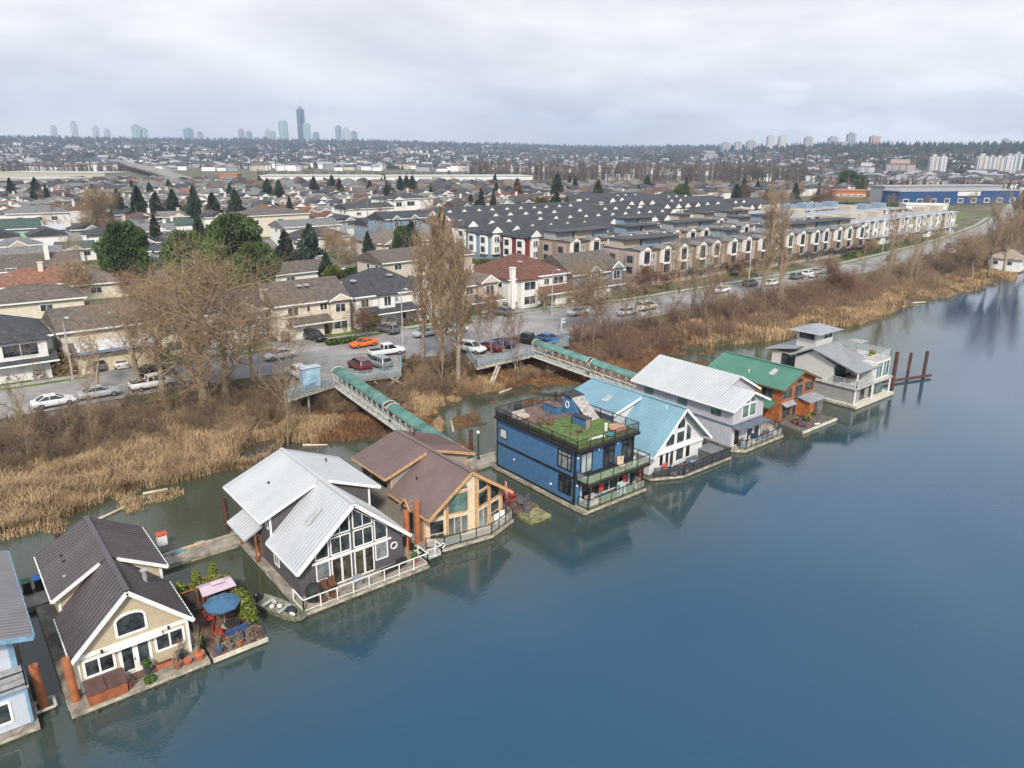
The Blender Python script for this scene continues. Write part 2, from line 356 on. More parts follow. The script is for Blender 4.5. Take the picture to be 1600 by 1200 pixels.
# river
WM = bpy.data.materials.new('river_water'); WM.use_nodes = True
def water_nodes():
    t = WM.node_tree; b = t.nodes['Principled BSDF']; new = t.nodes.new; ln = t.links.new
    b.inputs['Roughness'].default_value = .035; b.inputs['IOR'].default_value = 1.5
    g = new('ShaderNodeNewGeometry'); s = new('ShaderNodeSeparateXYZ'); ln(g.outputs['Position'], s.inputs[0])
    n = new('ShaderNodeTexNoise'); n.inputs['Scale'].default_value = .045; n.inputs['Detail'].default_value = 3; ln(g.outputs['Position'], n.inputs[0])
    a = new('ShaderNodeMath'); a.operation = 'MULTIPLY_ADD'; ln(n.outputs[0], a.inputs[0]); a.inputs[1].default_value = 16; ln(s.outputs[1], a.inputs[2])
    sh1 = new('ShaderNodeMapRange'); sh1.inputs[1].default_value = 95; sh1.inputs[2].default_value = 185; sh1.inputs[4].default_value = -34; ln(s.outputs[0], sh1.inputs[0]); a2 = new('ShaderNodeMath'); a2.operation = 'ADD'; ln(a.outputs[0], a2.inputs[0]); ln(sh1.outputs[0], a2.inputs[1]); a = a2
    # green body inshore; blue sky reflection painted into the colour farther from the bank
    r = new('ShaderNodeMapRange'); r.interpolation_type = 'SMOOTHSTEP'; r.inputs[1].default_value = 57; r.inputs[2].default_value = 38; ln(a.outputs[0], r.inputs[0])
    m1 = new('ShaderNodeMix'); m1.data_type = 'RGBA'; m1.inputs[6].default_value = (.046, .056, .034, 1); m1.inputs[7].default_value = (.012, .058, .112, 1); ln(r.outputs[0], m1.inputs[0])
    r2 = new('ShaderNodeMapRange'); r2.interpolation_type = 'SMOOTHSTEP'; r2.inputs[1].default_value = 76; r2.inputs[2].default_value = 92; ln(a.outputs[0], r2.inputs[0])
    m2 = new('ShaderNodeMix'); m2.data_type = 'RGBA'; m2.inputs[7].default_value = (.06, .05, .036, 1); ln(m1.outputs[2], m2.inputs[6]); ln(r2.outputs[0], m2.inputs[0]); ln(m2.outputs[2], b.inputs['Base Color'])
    w1 = new('ShaderNodeTexNoise'); w1.inputs['Scale'].default_value = 2.2; w1.inputs['Detail'].default_value = 3; w1.inputs['Distortion'].default_value = .4
    mp = new('ShaderNodeMapping'); mp.inputs['Scale'].default_value = (1, 1.7, 1); mp.inputs['Rotation'].default_value = (0, 0, .5); ln(g.outputs['Position'], mp.inputs[0]); ln(mp.outputs[0], w1.inputs[0])
    w2 = new('ShaderNodeTexNoise'); w2.inputs['Scale'].default_value = .07; w2.inputs['Detail'].default_value = 2; ln(g.outputs['Position'], w2.inputs[0])
    rr = new('ShaderNodeMapRange'); rr.inputs[1].default_value = .42; rr.inputs[2].default_value = .6; rr.inputs[3].default_value = .05; rr.inputs[4].default_value = .20; ln(w2.outputs[0], rr.inputs[0])
    bp = new('ShaderNodeBump'); bp.inputs['Distance'].default_value = .08; ln(rr.outputs[0], bp.inputs['Strength']); ln(w1.outputs[0], bp.inputs['Height']); ln(bp.outputs[0], b.inputs['Normal'])
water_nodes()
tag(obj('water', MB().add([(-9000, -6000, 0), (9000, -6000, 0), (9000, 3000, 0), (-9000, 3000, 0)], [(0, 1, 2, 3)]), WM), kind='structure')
# roads
ASPH = mat('asphalt', (.25, .24, .23), .9, .12, .25, space='World', bump=.2)
ASP2 = mat('driveway_concrete', (.22, .21, .195), .9, .16, .8, space='World')
PAVE = mat('sidewalk_concrete', (.32, .31, .285), .9, .12, 1.2, space='World')
LAWN = mat('lawn_grass', (.13, .17, .035), .95, .22, 1.1, space='World', bump=.8, col2=(.06, .085, .022))
def strip(name, near, far, z, m, x0=-300, x1=1200, n=160):
    b = MB(); X = np.linspace(x0, x1, n); a = near(X); c = far(X)
    vs = []
    for i in range(n): vs += [(X[i], a[i], z), (X[i], c[i], z)]
    b.add(vs, [(2 * i, 2 * i + 2, 2 * i + 3, 2 * i + 1) for i in range(n - 1)])
    return tag(obj(name, b, m), kind='structure')
strip('road', lambda x: lin(RN, x), lambda x: lin(RF, x) - .02, 3.09, ASPH, n=260)
def kerbstrip(name, off0, off1, T, z0, z1, m, x0, x1):
    b = MB(); X = np.arange(x0, x1, 3.); Y = lin(T, X)
    for i in range(len(X) - 1):
        b.pris([(X[i], Y[i] + off0, z0), (X[i + 1], Y[i + 1] + off0, z0), (X[i + 1], Y[i + 1] + off1, z0), (X[i], Y[i] + off1, z0)], (0, 0, z1 - z0), cap=(0, 1))
    return tag(obj(name, b, m), kind='structure')
kerbstrip('kerb', 0, .25, RF, 3.0, 3.22, PAVE, -60, 420)
kerbstrip('pavement', 1.6, 3.0, RF, 3.0, 3.17, PAVE, -60, 420)
kerbstrip('verge', .25, 1.6, RF, 3.0, 3.14, LAWN, -60, 420)
lm = MB(); X = np.arange(-60, 420, 9.)
LINE = mat('road_paint', (.42, .38, .22), .8, .2, 2)
def sheet(name, x0, x1, y0, y1, z, m):
    n = 6
    return tag(obj(name, MB().add([(x0, y0, z), (x1, y0, z), (x1, y1, z), (x0, y1, z)], [(0, 1, 2, 3)]), m), kind='structure')
# ---------------------------------------------------------------- floating homes
def float_base(root, x0, x1, y0, y1, z=.42, logs=True, dm=None, name='float', poly=None):
    m = MB(); P = poly or [(x0, y0), (x1, y0), (x1, y1), (x0, y1)]
    m.pris([(x, y, -.5) for x, y in P], (0, 0, z + .5 - .05)); f = obj(name, m, CONC, root)
    cx_ = sum(p_[0] for p_ in P) / len(P); cy_ = sum(p_[1] for p_ in P) / len(P); a_ = MB(); a_.pris([(cx_ + (x - cx_) * 1.004, cy_ + (y - cy_) * 1.004, -.45) for x, y in P], (0, 0, .45 + .13)); obj('waterline', a_, ALG, f)
    d = MB(); d.pris([(x, y, z - .05) for x, y in P], (0, 0, .06)); obj('deck', d, dm or DECKW, root)
    if logs:
        n = int((x1 - x0) / .9)
        for i in range(n):
            x = x0 + .4 + i * (x1 - x0 - .8) / max(1, n - 1) + rnd.uniform(-.1, .1)
            l = MB(); l.tube((x, y0 - .18 - rnd.random() * .12, -.05), (x, y0 + .5, -.05), .17 + rnd.random() * .05, n=8); obj('log', l, LOG, f)
    return f
def gable_home(name, label, s0, t0, W, Ln, zr, ze, yd, zd, wm, rm, tm, zb=.45, ovf=.55, ov=.35, ovd=.35, ovb=.35, dR=True, dL=True, step=.42, rmt=None, lay=0, dYR=None, seam=True):
    r = thing(name, label, 'floating home', (s0, t0, 0)); c = W / 2
    kz = (zr - ze) / (c + ov); he = ze + kz * ov - .16; kd = (zr - zd) / (c + ovd); hd = zd + kd * ovd - .16
    zt = zr - .16; wl = MB()
    hL = hd if dL else he; hR = hd if dR else he
    wl.pris([(0, 0, zb), (W, 0, zb), (W, 0, he), (c, 0, zt), (0, 0, he)], (0, yd, 0), cap=(1, 0))
    wl.pris([(0, yd, zb), (W, yd, zb), (W, yd, hR), (c, yd, zt), (0, yd, hL)], (0, Ln - yd, 0))
    obj('wall', wl, wm, r)
    rf = MB()
    for sgn, dd in ((-1, dL), (1, dR)):
        xe = c + sgn * (c + ov); xd = c + sgn * (c + ovd); ye = yd if dd else Ln + ovb
        A, B, C_, D = (c, -ovf, zr), (c, ye, zr), (xe, ye, ze), (xe, -ovf, ze)
        rf.slab(A, B, C_, D, .13); 
        if seam: rf.ribs(A, B, C_, D, step)
        if dd:
            A, B, C_, D = (c, yd - .35, zr + .012), (c, Ln + ovb, zr + .012), (xd, Ln + ovb, zd), (xd, yd - .35, zd)
            rf.slab(A, B, C_, D, .13)
            if seam: rf.ribs(A, B, C_, D, step)
    rf.bar((c, -ovf, zr + .05), (c, Ln + ovb, zr + .05), .34, .06)
    ro = obj('roof', rf, rm, r)
    tr = MB()
    for sgn, dd in ((-1, dL), (1, dR)):
        xe = c + sgn * (c + ov); tr.bar((c, -ovf - .03, zr - .09), (xe, -ovf - .03, ze - .09), .06, .26, upv=(0, 0, 1))
        tr.bar((xe + sgn * .03, -ovf, ze - .09), (xe + sgn * .03, yd if dd else Ln + ovb, ze - .09), .07, .16)
        if dd:
            xd = c + sgn * (c + ovd); tr.bar((c + sgn * .5, yd - .38, zr - kd * .5 - .08), (xd, yd - .38, zd - .09), .06, .24)
            tr.bar((xd + sgn * .03, yd - .35, zd - .09), (xd + sgn * .03, Ln + ovb, zd - .09), .07, .16)
            tr.box(*sorted((c + sgn * (c + .01), c + sgn * (c - .16))), yd - .03, yd + .01, he, hd)
    obj('fascia', tr, tm, r)
    r['_k'] = kz
    del r['_k']
    return r, dict(c=c, he=he, hd=hd, kz=kz, F=plane((0, 0, 0), (1, 0, 0), (0, -1, 0)), Ls=plane((0, 0, 0), (0, 1, 0), (-1, 0, 0)), Rs=plane((W, 0, 0), (0, 1, 0), (1, 0, 0)), zs=lambda x: zr - kz * abs(x - c))
def skylight(root, a, u, v, n, wd=.5, ln=1.1):
    a = Vector(a); u = Vector(u).normalized(); v = Vector(v).normalized(); n = u.cross(v).normalized()
    if n.z < 0: n = -n
    m = MB(); pts = [a, a + u * wd, a + u * wd + v * ln, a + v * ln]
    for i in range(4): m.bar(pts[i] + n * (.06 + i * .002), pts[(i + 1) % 4] + n * (.06 + i * .002), .08, .14, upv=n)
    f = obj('skylight', m, GREYM, root); obj('pane', MB().add([p + n * .1 for p in pts], [(0, 1, 2, 3)]), mat('skylight_dome', (.36, .38, .40), .2), f)
def vent(root, x, y, z, h=.3, r=.06, m=None, name='vent_pipe'):
    b = MB(); b.tube((x, y, z - .1), (x, y, z + h), r, n=8); b.tube((x, y, z + h), (x, y, z + h + .08), r * 1.7, n=8); obj(name, b, m or BLK, root)
def walllamp(root, pl, x, z, m=None):
    b = MB(); p = pl(x, z, .02); b.box(p.x - .06, p.x + .06, p.y - .12, p.y + .02, z - .1, z + .12); obj('wall_lamp', b, m or BLK, root)
# --- cream home -------------------------------------------------------------
CREAM = mat('cream_siding', (.46, .385, .265), .75, .05, 2, kind='siding', p=.17)
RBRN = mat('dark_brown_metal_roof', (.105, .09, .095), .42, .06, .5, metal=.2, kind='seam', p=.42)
h, q = gable_home('cream_floating_home', 'cream clapboard floating home with dark brown metal roof and arched window over its french doors', 3.4, 45.5, 6.35, 11.7, 6.45, 3.0, 5.2, 4.45, CREAM, RBRN, WHT, ovf=.4, ovb=.2)
float_base(h, -.9, 7.05, -1.65, 12.1, .42)
P = q['F']; T_ = MB()
window(h, P, lathe_arch(2.3, 4.0, 3.32, 4.35, .42), fw_=.15, name='arched_window')
window(h, P, rect(.3, 1.95, 1.35, 2.5), mull=[vm(1.12, 1.35, 2.5)], fw_=.15)
window(h, P, rect(4.35, 6.05, 1.35, 2.5), mull=[vm(5.2, 1.35, 2.5)], fw_=.15)
d = window(h, P, rect(2.3, 4.0, .5, 2.55), mull=[vm(3.15, .5, 2.55), ((3.06, .5), (3.06, 2.5)), ((3.24, .5), (3.24, 2.5)), hm(.72, 2.3, 4.0)], fw_=.18, name='french_door')
b = MB(); b.tube(P(3.05, 1.4, .1), P(3.05, 1.6, .1), .02); obj('handle', b, BLK, d)
T_.box(-.04, 6.39, -.05, .0, 2.72, 2.98); T_.box(-.06, .10, -.06, .1, .45, 2.715); T_.box(6.25, 6.41, -.06, .1, .45, 2.715)
obj('trim_board', T_, WHT, h); b = MB(); b.box(1.7, 4.75, -.28, -.055, 2.7, 2.92); b.box(1.7, 4.75, -.42, -.285, 2.66, 2.72); obj('awning_cassette', b, WHT, h)
walllamp(h, P, 1.35, 2.82); walllamp(h, P, 5.2, 2.82)
window(h, q['Ls'], rect(7.2, 8.4, 3.0, 3.9), name='window'); window(h, q['Ls'], rect(2.2, 3.3, 1.2, 2.2)); window(h, q['Rs'], rect(1.2, 2.4, 1.2, 2.3)); window(h, q['Rs'], rect(6.6, 7.6, 3.0, 4.0))
vent(h, 4.85, 3.1, q['zs'](4.85), .75, .14, GREYM, 'flue'); vent(h, 1.0, 8.3, 5.05, .22); vent(h, 1.0, 9.2, 5.05, .22)
b = MB(); b.box(.65, 1.1, 6.4, 6.6, 4.98, 5.12); obj('roof_vent', b, GREYM, h)
b = MB(); b.box(2.1, 4.1, -.75, -.1, .44, .55); obj('door_step', b, mat('brown_step', (.12, .07, .05)), h)
# --- charcoal home ----------------------------------------------------------
CHAR = mat('charcoal_siding', (.085, .078, .085), .8, .08, 2, kind='vert', p=.4)
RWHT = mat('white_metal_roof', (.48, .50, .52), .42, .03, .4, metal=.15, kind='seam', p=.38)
h, q = gable_home('charcoal_floating_home', 'charcoal floating home with white metal roof and a tall gable wall of white framed windows', 18.0, 46.9, 8.75, 12.6, 7.02, 2.85, 5.2, 4.9, CHAR, RWHT, WHT, ovf=.7, ov=.4, ovd=.85, step=.38)
float_base(h, -.65, 9.95, -2.0, 13.2, .42)
P = q['F']; W_ = [[(1.35, 3.0), (2.4, 3.0), (2.4, 4.85), (1.35, 3.95)], [(2.6, 4.62), (4.2, 4.62), (4.2, 6.3), (2.6, 5.05)], [(4.5, 4.62), (6.1, 4.62), (6.1, 5.05), (4.5, 6.3)], [(6.3, 3.0), (7.35, 3.0), (7.35, 3.95), (6.3, 4.85)]]
window(h, P, W_[0]); window(h, P, W_[1], mull=[vm(3.4, 4.62, 5.65)]); window(h, P, W_[2], mull=[vm(5.3, 4.62, 5.65)]); window(h, P, W_[3])
window(h, P, rect(2.6, 4.2, 3.0, 4.4), mull=[vm(3.4, 3.0, 4.4)]); window(h, P, rect(4.5, 6.1, 3.0, 4.4), mull=[vm(5.3, 3.0, 4.4)])
window(h, P, rect(1.35, 2.4, 1.25, 2.65), gm=GC); window(h, P, rect(6.3, 7.35, 1.25, 2.65), gm=GC)
for x in (2.6, 4.5): window(h, P, rect(x, x + 1.6, .5, 2.65), mull=[((x + .76, .5), (x + .76, 2.65)), ((x + .86, .5), (x + .86, 2.65))], name='patio_door', gm=glass('door_glass', (.05, .045, .03)))
b = MB(); b.box(1.0, 7.65, -.16, -.045, 2.74, 2.9); obj('awning_cassette', b, WHT, h)
window(h, q['Ls'], rect(3.8, 4.7, 1.15, 2.4), mull=[vm(4.25, 1.15, 2.4)]); window(h, q['Ls'], rect(8.0, 9.2, 3.4, 4.2)); window(h, q['Ls'], rect(5.5, 5.95, 3.75, 4.5))
k = Vector((-(4.375 + .4), 0, -(7.02 - 2.85))).normalized()
skylight(h, (3.0, 2.0, q['zs'](3.0) + .1), (0, 1, 0), k, None, .5, 1.5)
vent(h, 1.6, 9.0, 5.7); vent(h, 7.4, 10.5, 5.75)
b = MB(); b.slab((.1, 6.7, 3.6), (.1, 10.6, 3.6), (-1.6, 10.6, 2.75), (-1.6, 6.7, 2.75), .14); b.ribs((.1, 6.7, 3.6), (.1, 10.6, 3.6), (-1.6, 10.6, 2.75), (-1.6, 6.7, 2.75), .38); obj('porch_roof', b, RWHT, h)
for y in (6.85, 10.4): obj('porch_post', MB().box(-.72, -.58, y - .07, y + .07, .42, 3.05), mat('cedar_wood', (.30, .105, .04), .7, .2, 3), h)
window(h, q['Ls'], rect(7.4, 8.3, .5, 2.4), fm=mat('cedar_wood', (0, 0, 0)), name='side_door')
railing(h, [(-.6, -.1), (-.6, -1.9), (9.9, -1.9), (9.9, -.4)], .43, 1.0, 1.35, WHT, None, 'deck_railing')
b = MB(); n = 16
for i in range(n):
    a0 = 2 * math.pi * i / n; a1 = 2 * math.pi * (i + 1) / n; b.tube((7.9 + .27 * math.cos(a0), -.1, 2.05 + .27 * math.sin(a0)), (7.9 + .27 * math.cos(a1), -.1, 2.05 + .27 * math.sin(a1)), .07, n=6, cap=False)
single('life_ring', b, mat('white_plastic', (.7, .7, .68), .4), 'white life ring hung on the charcoal wall beside the tall windows', 'life ring', (18.0, 46.9, 0), smooth=True)
CED = MATS['cedar_wood']
b = MB(); b.box(.0, .08, 0, .08, 0, 2.2); b.box(1.6, 1.68, 0, .08, 0, 1.9)
for i in range(11): b.box(.08, 1.6, .02, .05, .15 + i * .17, .26 + i * .17)
b.bar((0, .04, 2.2), (1.68, .04, 1.85), .08, .08)
single('privacy_screen', b, mat('orange_cedar', (.46, .21, .08), .7, .15, 3), 'orange cedar privacy screen at the right corner of the charcoal home', 'screen', (27.1, 46.6, .43), R(62))
# --- tan home -----------------------------------------------------------------
TAN = mat('greige_siding', (.30, .27, .235), .8, .06, 2, kind='siding', p=.16)
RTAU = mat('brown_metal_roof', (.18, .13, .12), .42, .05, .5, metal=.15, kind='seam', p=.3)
TIM = mat('honey_timber', (.50, .30, .14), .6, .12, 3)
TIML = mat('pale_timber', (.62, .50, .36), .6, .1, 3)
h, q = gable_home('tan_floating_home', 'greige floating home with brown metal roof and a prow of honey timber framed windows', 29.5, 48.0, 8.2, 10.9, 6.3, 3.2, 5.4, 4.72, TAN, RTAU, TIM, ovf=1.25, ov=.35, ovd=.75, step=.3)
b = MB()
PL = plane((0, .0, 0), (4.55, -1.11, 0), (-1.11, -4.55, 0)); PR = plane((4.55, -1.11, 0), (3.65, 1.11, 0), (1.11, -3.65, 0))
lL = math.hypot(4.55, 1.15); lR = math.hypot(3.65, 1.15)

pts = [(0, .02, .45), (4.55, -1.09, .45), (8.2, .02, .45)]; tp = [(0, .02, 3.3), (4.1, -.97, 6.05), (4.55, -1.09, 5.85), (8.2, .02, 3.3)]
b2 = MB(); b2.add([pts[0], pts[1], tp[2], tp[1], tp[0]], [(0, 1, 2, 3, 4)]); b2.add([pts[1], pts[2], tp[3], tp[2]], [(0, 1, 2, 3)]); obj('prow_wall', b2, TIML, h)
zL = lambda x: 3.2 + (x / lL) * 2.55; zR = lambda x: 5.75 - (x / lR) * 2.4
window(h, PL, rect(.45, 1.75, .6, 2.35), TIML, G, [hm(1.1, .45, 1.75), vm(1.1, .6, 1.1)], .1)
window(h, PL, [(.45, 2.7), (1.75, 2.7), (1.75, zL(1.6)), (.45, zL(.3))], TIM, GG)
window(h, PL, rect(2.1, 3.95, .5, 2.35), TIML, GC, [vm(2.7, .5, 2.35), vm(3.3, .5, 2.35)], .1, name='patio_door')
window(h, PL, [(2.1, 2.7), (3.95, 2.7), (3.95, 4.55), (2.5, 4.4), (2.1, 4.1)], TIM, GG)
window(h, PL, [(2.95, 4.75), (3.95, 4.75), (3.95, zL(3.75))], TIML, GG)
window(h, PR, rect(.35, 1.75, .5, 2.35), TIML, GC, [vm(1.05, .5, 2.35)], .1, name='patio_door')
window(h, PR, rect(.35, 1.75, 2.7, 4.0), TIM, G); window(h, PR, [(.35, 4.2), (1.6, 4.2), (1.6, 4.55), (.35, 5.35)], TIML, G)
window(h, PR, [(2.1, 2.7), (3.45, 2.7), (3.45, zR(3.5)), (2.1, zR(2.3))], TIM, G); window(h, PR, rect(2.1, 3.45, .9, 2.35), TIML, G, [hm(1.3, 2.1, 3.45)])
b = MB()
for x, y in ((0, 0), (2.0, -.5), (4.55, -1.15), (6.35, -.56), (8.2, 0)): b.box(x - .08, x + .08, y - .1, y + .05, .45, q['zs'](x) - .35)
obj('timber_post', b, TIM, h)
b = MB(); cx = -.55   # small entry gable at the left side
b.slab((cx - .1, 1.95, 4.05), (1.35, 1.95, 4.05), (.55, 1.1, 3.35), (cx - .1, 1.1, 3.2), .1); b.slab((cx - .1, 1.95, 4.05), (1.35, 1.95, 4.05), (.55, 2.8, 3.35), (cx - .1, 2.8, 3.2), .1); obj('entry_gable', b, RTAU, h)
b = MB(); b.bar((cx - .14, 1.95, 3.98), (cx - .14, 1.08, 3.12), .08, .2); b.bar((cx - .14, 1.95, 3.98), (cx - .14, 2.82, 3.12), .08, .2); obj('entry_fascia', b, TIM, h)
window(h, q['Ls'], rect(1.5, 2.4, .5, 2.5), TIML, name='side_door')
for x in (6.2, 7.6, 9.3): window(h, q['Ls'], rect(x, x + 1.1, 3.35, 4.35), BLK, mull=[vm(x + .55, 3.35, 4.35)])
window(h, q['Rs'], rect(6.5, 7.6, 3.4, 4.3), BLK)
vent(h, 1.6, 3.6, q['zs'](1.6), .2); vent(h, 5.2, 9.8, 6.0, .2)
PLY = [(-.5, 11.2), (-.5, -.9), (.9, -1.75), (5.4, -2.35), (8.7, -1.2), (9.15, 1.2), (8.6, 4), (8.6, 11.2)]
f = float_base(h, -.5, 8.7, -2, 11, .42, False, poly=PLY)
for i in range(14):
    t = i / 13; x = .9 + 7.6 * t; y = (-1.75 - .6 * t / .6) if t < .6 else (-2.35 + 1.15 * (t - .6) / .4); b = MB(); b.tube((x, y - .15, -.03), (x, y + .5, -.03), .17); obj('log', b, LOG, f)
railing(h, [(-.4, -.85), (.9, -1.65), (5.4, -2.25), (8.6, -1.15), (9.05, 1.2)], .43, 1.0, 1.3, mat('brown_metal', (.05, .035, .03), .5), clear('grey_panel', (.5, .5, .48), .25), 'deck_railing')
# --- blue home --------------------------------------------------------------------
BLU = mat('bright_blue_siding', (.055, .145, .28), .65, .08, 2, kind='siding', p=.2)
h = thing('blue_floating_home', 'bright blue three level floating home with black trim and a railed turf roof deck', 'floating home', (44.4, 45.5, 0))
W = 7.9; Ln = 11.7
obj('wall', MB().box(0, W, 0, Ln, .42, 5.75), BLU, h)
b = MB(); b.box(-.05, W + .05, -.07, -.005, 2.98, 3.22); b.box(-.05, -.005, -.0, Ln, 2.98, 3.22); b.box(-.06, .12, -.08, .12, .42, 5.74); b.box(-.06, .1, Ln - .1, Ln + .05, .42, 5.74); b.box(W - .12, W + .06, -.08, .12, .42, 5.74); b.box(-.05, -.003, .12, Ln - .1, .42, .62); obj('trim_board', b, BLK, h)
F_ = plane((0, 0, 0), (1, 0, 0), (0, -1, 0)); S_ = plane((0, 0, 0), (0, 1, 0), (-1, 0, 0))
window(h, S_, rect(.45, 2.3, 3.65, 5.4), BLK, GC, [vm(.95, 3.65, 5.4), vm(1.8, 3.65, 5.4), hm(4.95, .45, 2.3)], .14)
window(h, S_, rect(.4, 2.1, 1.2, 2.85), BLK, G, [vm(1.25, 1.2, 2.3), hm(2.35, .4, 2.1)], .14)
window(h, S_, rect(10.1, 11.2, 3.85, 4.85), BLK, mat('pale_blind', (.5, .52, .52), .5), [], .1, d=.04)
for x in (.75, 3.75, 6.3): window(h, F_, rect(x, x + 1.45, 3.35, 5.35), BLK, GC if x < 1 else G, [vm(x + .72, 3.35, 5.35)], .12, name='balcony_door')
window(h, F_, rect(.9, 7.5, .6, 2.8), WHT, G, [vm(x, .6, 2.8) for x in (2.2, 3.4, 4.7, 6.0)], .08, name='patio_door')
b = MB()
for x, z in ((.3, 5.1), (3.0, 5.3), (5.6, 5.3), (.3, 2.3)): b.box(x - .06, x + .06, -.14, -.005, z - .08, z + .1)
obj('wall_lamp', b, WHT, h); b = MB(); b.box(-.1, -.003, 8.8, 8.95, 2.0, 2.15); b.box(-.12, -.003, 3.1, 3.3, 1.35, 1.5); obj('wall_vent', b, WHT, h)
obj('roof_edge', MB().box(-.3, W + .35, -.55, Ln + .2, 5.755, 6.02), BLK, h)
b = MB(); b.box(.1, W - .1, -.35, 6.9, 6.024, 6.06); obj('turf', b, TURF, h)
b = MB(); b.box(.1, W - .1, 6.9, Ln - .05, 6.024, 6.065); obj('roof_decking', b, mat('brown_decking', (.14, .095, .075), .85, .2, 1, kind='plank', p=.14), h)
railing(h, [(-.15, -.4), (W + .2, -.4), (W + .2, Ln + .05), (-.15, Ln + .05)], 6.02, .95, 1.7, mat('dark_wood', (.035, .024, .02), .7), None, 'roof_railing', bal=.16, closed=True)
obj('skirt_panel', MB().box(-.2, -.17, -.3, Ln, 6.03, 6.62), clear('mesh_panel', (.02, .02, .02), .45), h)
# stair house
b = MB(); b.pris([(5.9, 5.7, 6.07), (5.9, 8.2, 6.07), (5.9, 8.2, 8.0), (5.9, 7.0, 8.0), (5.9, 5.5, 6.07)], (1.7, 0, 0)); sh = obj('stair_house', b, BLU, h)
b = MB(); b.slab((5.8, 8.35, 8.25), (7.75, 8.35, 8.25), (7.75, 6.9, 8.02), (5.8, 6.9, 8.02), .14); obj('roof', b, BLK, sh)
b = MB(); b.slab((5.98, 6.9, 7.98), (7.55, 6.9, 7.98), (7.55, 4.4, 6.2), (5.98, 4.4, 6.2), .1); obj('ramp', b, mat('grey_shingle', (.33, .31, .29), .9, .2, 2.5), sh)
pw = MB(); n = 14
for i in range(n):
    a0 = 2 * math.pi * i / n; a1 = 2 * math.pi * (i + 1) / n; pw.tube((5.86, 7.45 + .25 * math.cos(a0), 7.15 + .36 * math.sin(a0)), (5.86, 7.45 + .25 * math.cos(a1), 7.15 + .36 * math.sin(a1)), .045, n=6)
obj('oval_window', pw, WHT, sh)
# counters on the roof
for x, y, l, d_, c_ in ((4.5, 5.2, 1.9, .8, 'nearer'), (4.8, 10.0, 2.2, .7, 'farther')):
    t = thing('roof_counter', 'blue ' + ('counter cabinet with black top on the turf beside the stair house' if c_ == 'nearer' else 'storage cabinet with wooden top behind the stair house on the roof deck'), 'cabinet', (44.4 + x, 45.5 + y, 6.07), R(-90))
    obj('body', MB().box(0, l, 0, d_, 0, .85), BLU, t); obj('countertop', MB().box(-.06, l + .06, -.06, d_ + .06, .852, .92), MATS['brown_decking'] if c_ == 'farther' else BLK, t)
    m = MB()
    for i in range(4): m.box(l * i / 4 + .02, l * i / 4 + .05, -.02, -.002, .05, .8)
    m.box(0, l, -.018, -.001, .76, .8); obj('door_trim', m, BLK, t)
# balcony and lower deck
b = MB(); b.box(.2, W + .9, -1.6, -.08, 2.62, 2.85); b.box(.55, .7, -1.5, -1.35, .42, 2.62); b.box(W - .1, W + .05, -1.5, -1.35, .42, 2.62); obj('balcony', b, BLK, h)
obj('balcony_turf', MB().box(.3, W + .8, -1.5, -.1, 2.854, 2.88), TURF, h)
railing(h, [(.25, -.1), (.25, -1.5), (W + .8, -1.5), (W + .8, 1.5)], 2.85, .95, 1.6, MATS['dark_wood'], clear('clear_panel'), 'balcony_railing')
float_base(h, -.35, W + .35, -1.75, Ln + .5, .36)
obj('deck_turf', MB().box(.3, W + .2, -1.6, -.1, .375, .40), TURF, h)
railing(h, [(.3, -.3), (.3, -1.6), (W + .2, -1.6), (W + .2, -.2)], .38, 1.0, 1.5, BLK, clear('clear_panel'), 'deck_railing')
# --- light blue roofed home ----------------------------------------------------------
WSID = mat('white_siding', (.60, .60, .60), .7, .04, 2, kind='siding', p=.16)
GSID = mat('pale_grey_siding', (.42, .42, .46), .7, .04, 2, kind='vert', p=.45)
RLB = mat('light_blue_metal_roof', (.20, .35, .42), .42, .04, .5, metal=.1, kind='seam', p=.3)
h, q = gable_home('white_floating_home', 'white floating home with sky blue metal roof and gable windows', 55.1, 45.6, 8.6, 12.4, 7.0, 2.75, 5.2, 5.75, WSID, RLB, WHT, ovf=.9, ov=.4, ovd=.5, step=.3, dR=False)
P = q['F']
window(h, P, [(1.45, 2.9), (2.1, 2.9), (2.1, 4.1), (1.45, 3.45)]); window(h, P, rect(2.35, 3.75, 2.9, 4.2)); window(h, P, [(2.6, 4.45), (3.75, 4.45), (3.75, 5.45)])
window(h, P, [(4.05, 4.5), (5.35, 4.5), (5.35, 5.3), (4.7, 5.95), (4.05, 5.6)]); window(h, P, rect(4.05, 5.35, 2.9, 4.2)); window(h, P, [(5.6, 2.9), (6.5, 2.9), (6.5, 4.1), (5.6, 4.95)])
window(h, P, rect(1.45, 2.1, 1.0, 2.3)); window(h, P, rect(2.35, 3.8, .5, 2.35), mull=[((3.0, .5), (3.0, 2.35)), ((3.12, .5), (3.12, 2.35))], name='french_door', fw_=.14); window(h, P, rect(4.1, 5.4, .9, 2.3)); window(h, P, rect(5.7, 6.5, .9, 2.3))
obj('awning_cassette', MB().box(.9, 8.3, -.28, -.05, 2.42, 2.62), WHT, h)
float_base(h, -.4, 11.2, -2.6, 12.8, .42, dm=DECKD, poly=[(-.4, 13), (-.4, -.6), (2.9, -2.2), (11.0, -2.2), (11.0, 1.5), (9.0, 1.5), (9.0, 13)], logs=False)
railing(h, [(.0, -.7), (2.95, -2.1), (10.9, -2.1), (10.9, 1.4)], .43, 1.0, 1.5, BLK, clear('smoked_panel', (.06, .07, .08), .55), 'deck_railing')
k = Vector((-4.8, 0, -1.25)).normalized(); skylight(h, (2.3, 7.6, 6.42), (0, 1, 0), k, None, .6, 1.2); vent(h, 3.7, 1.3, q['zs'](3.7), .25, m=WHT)
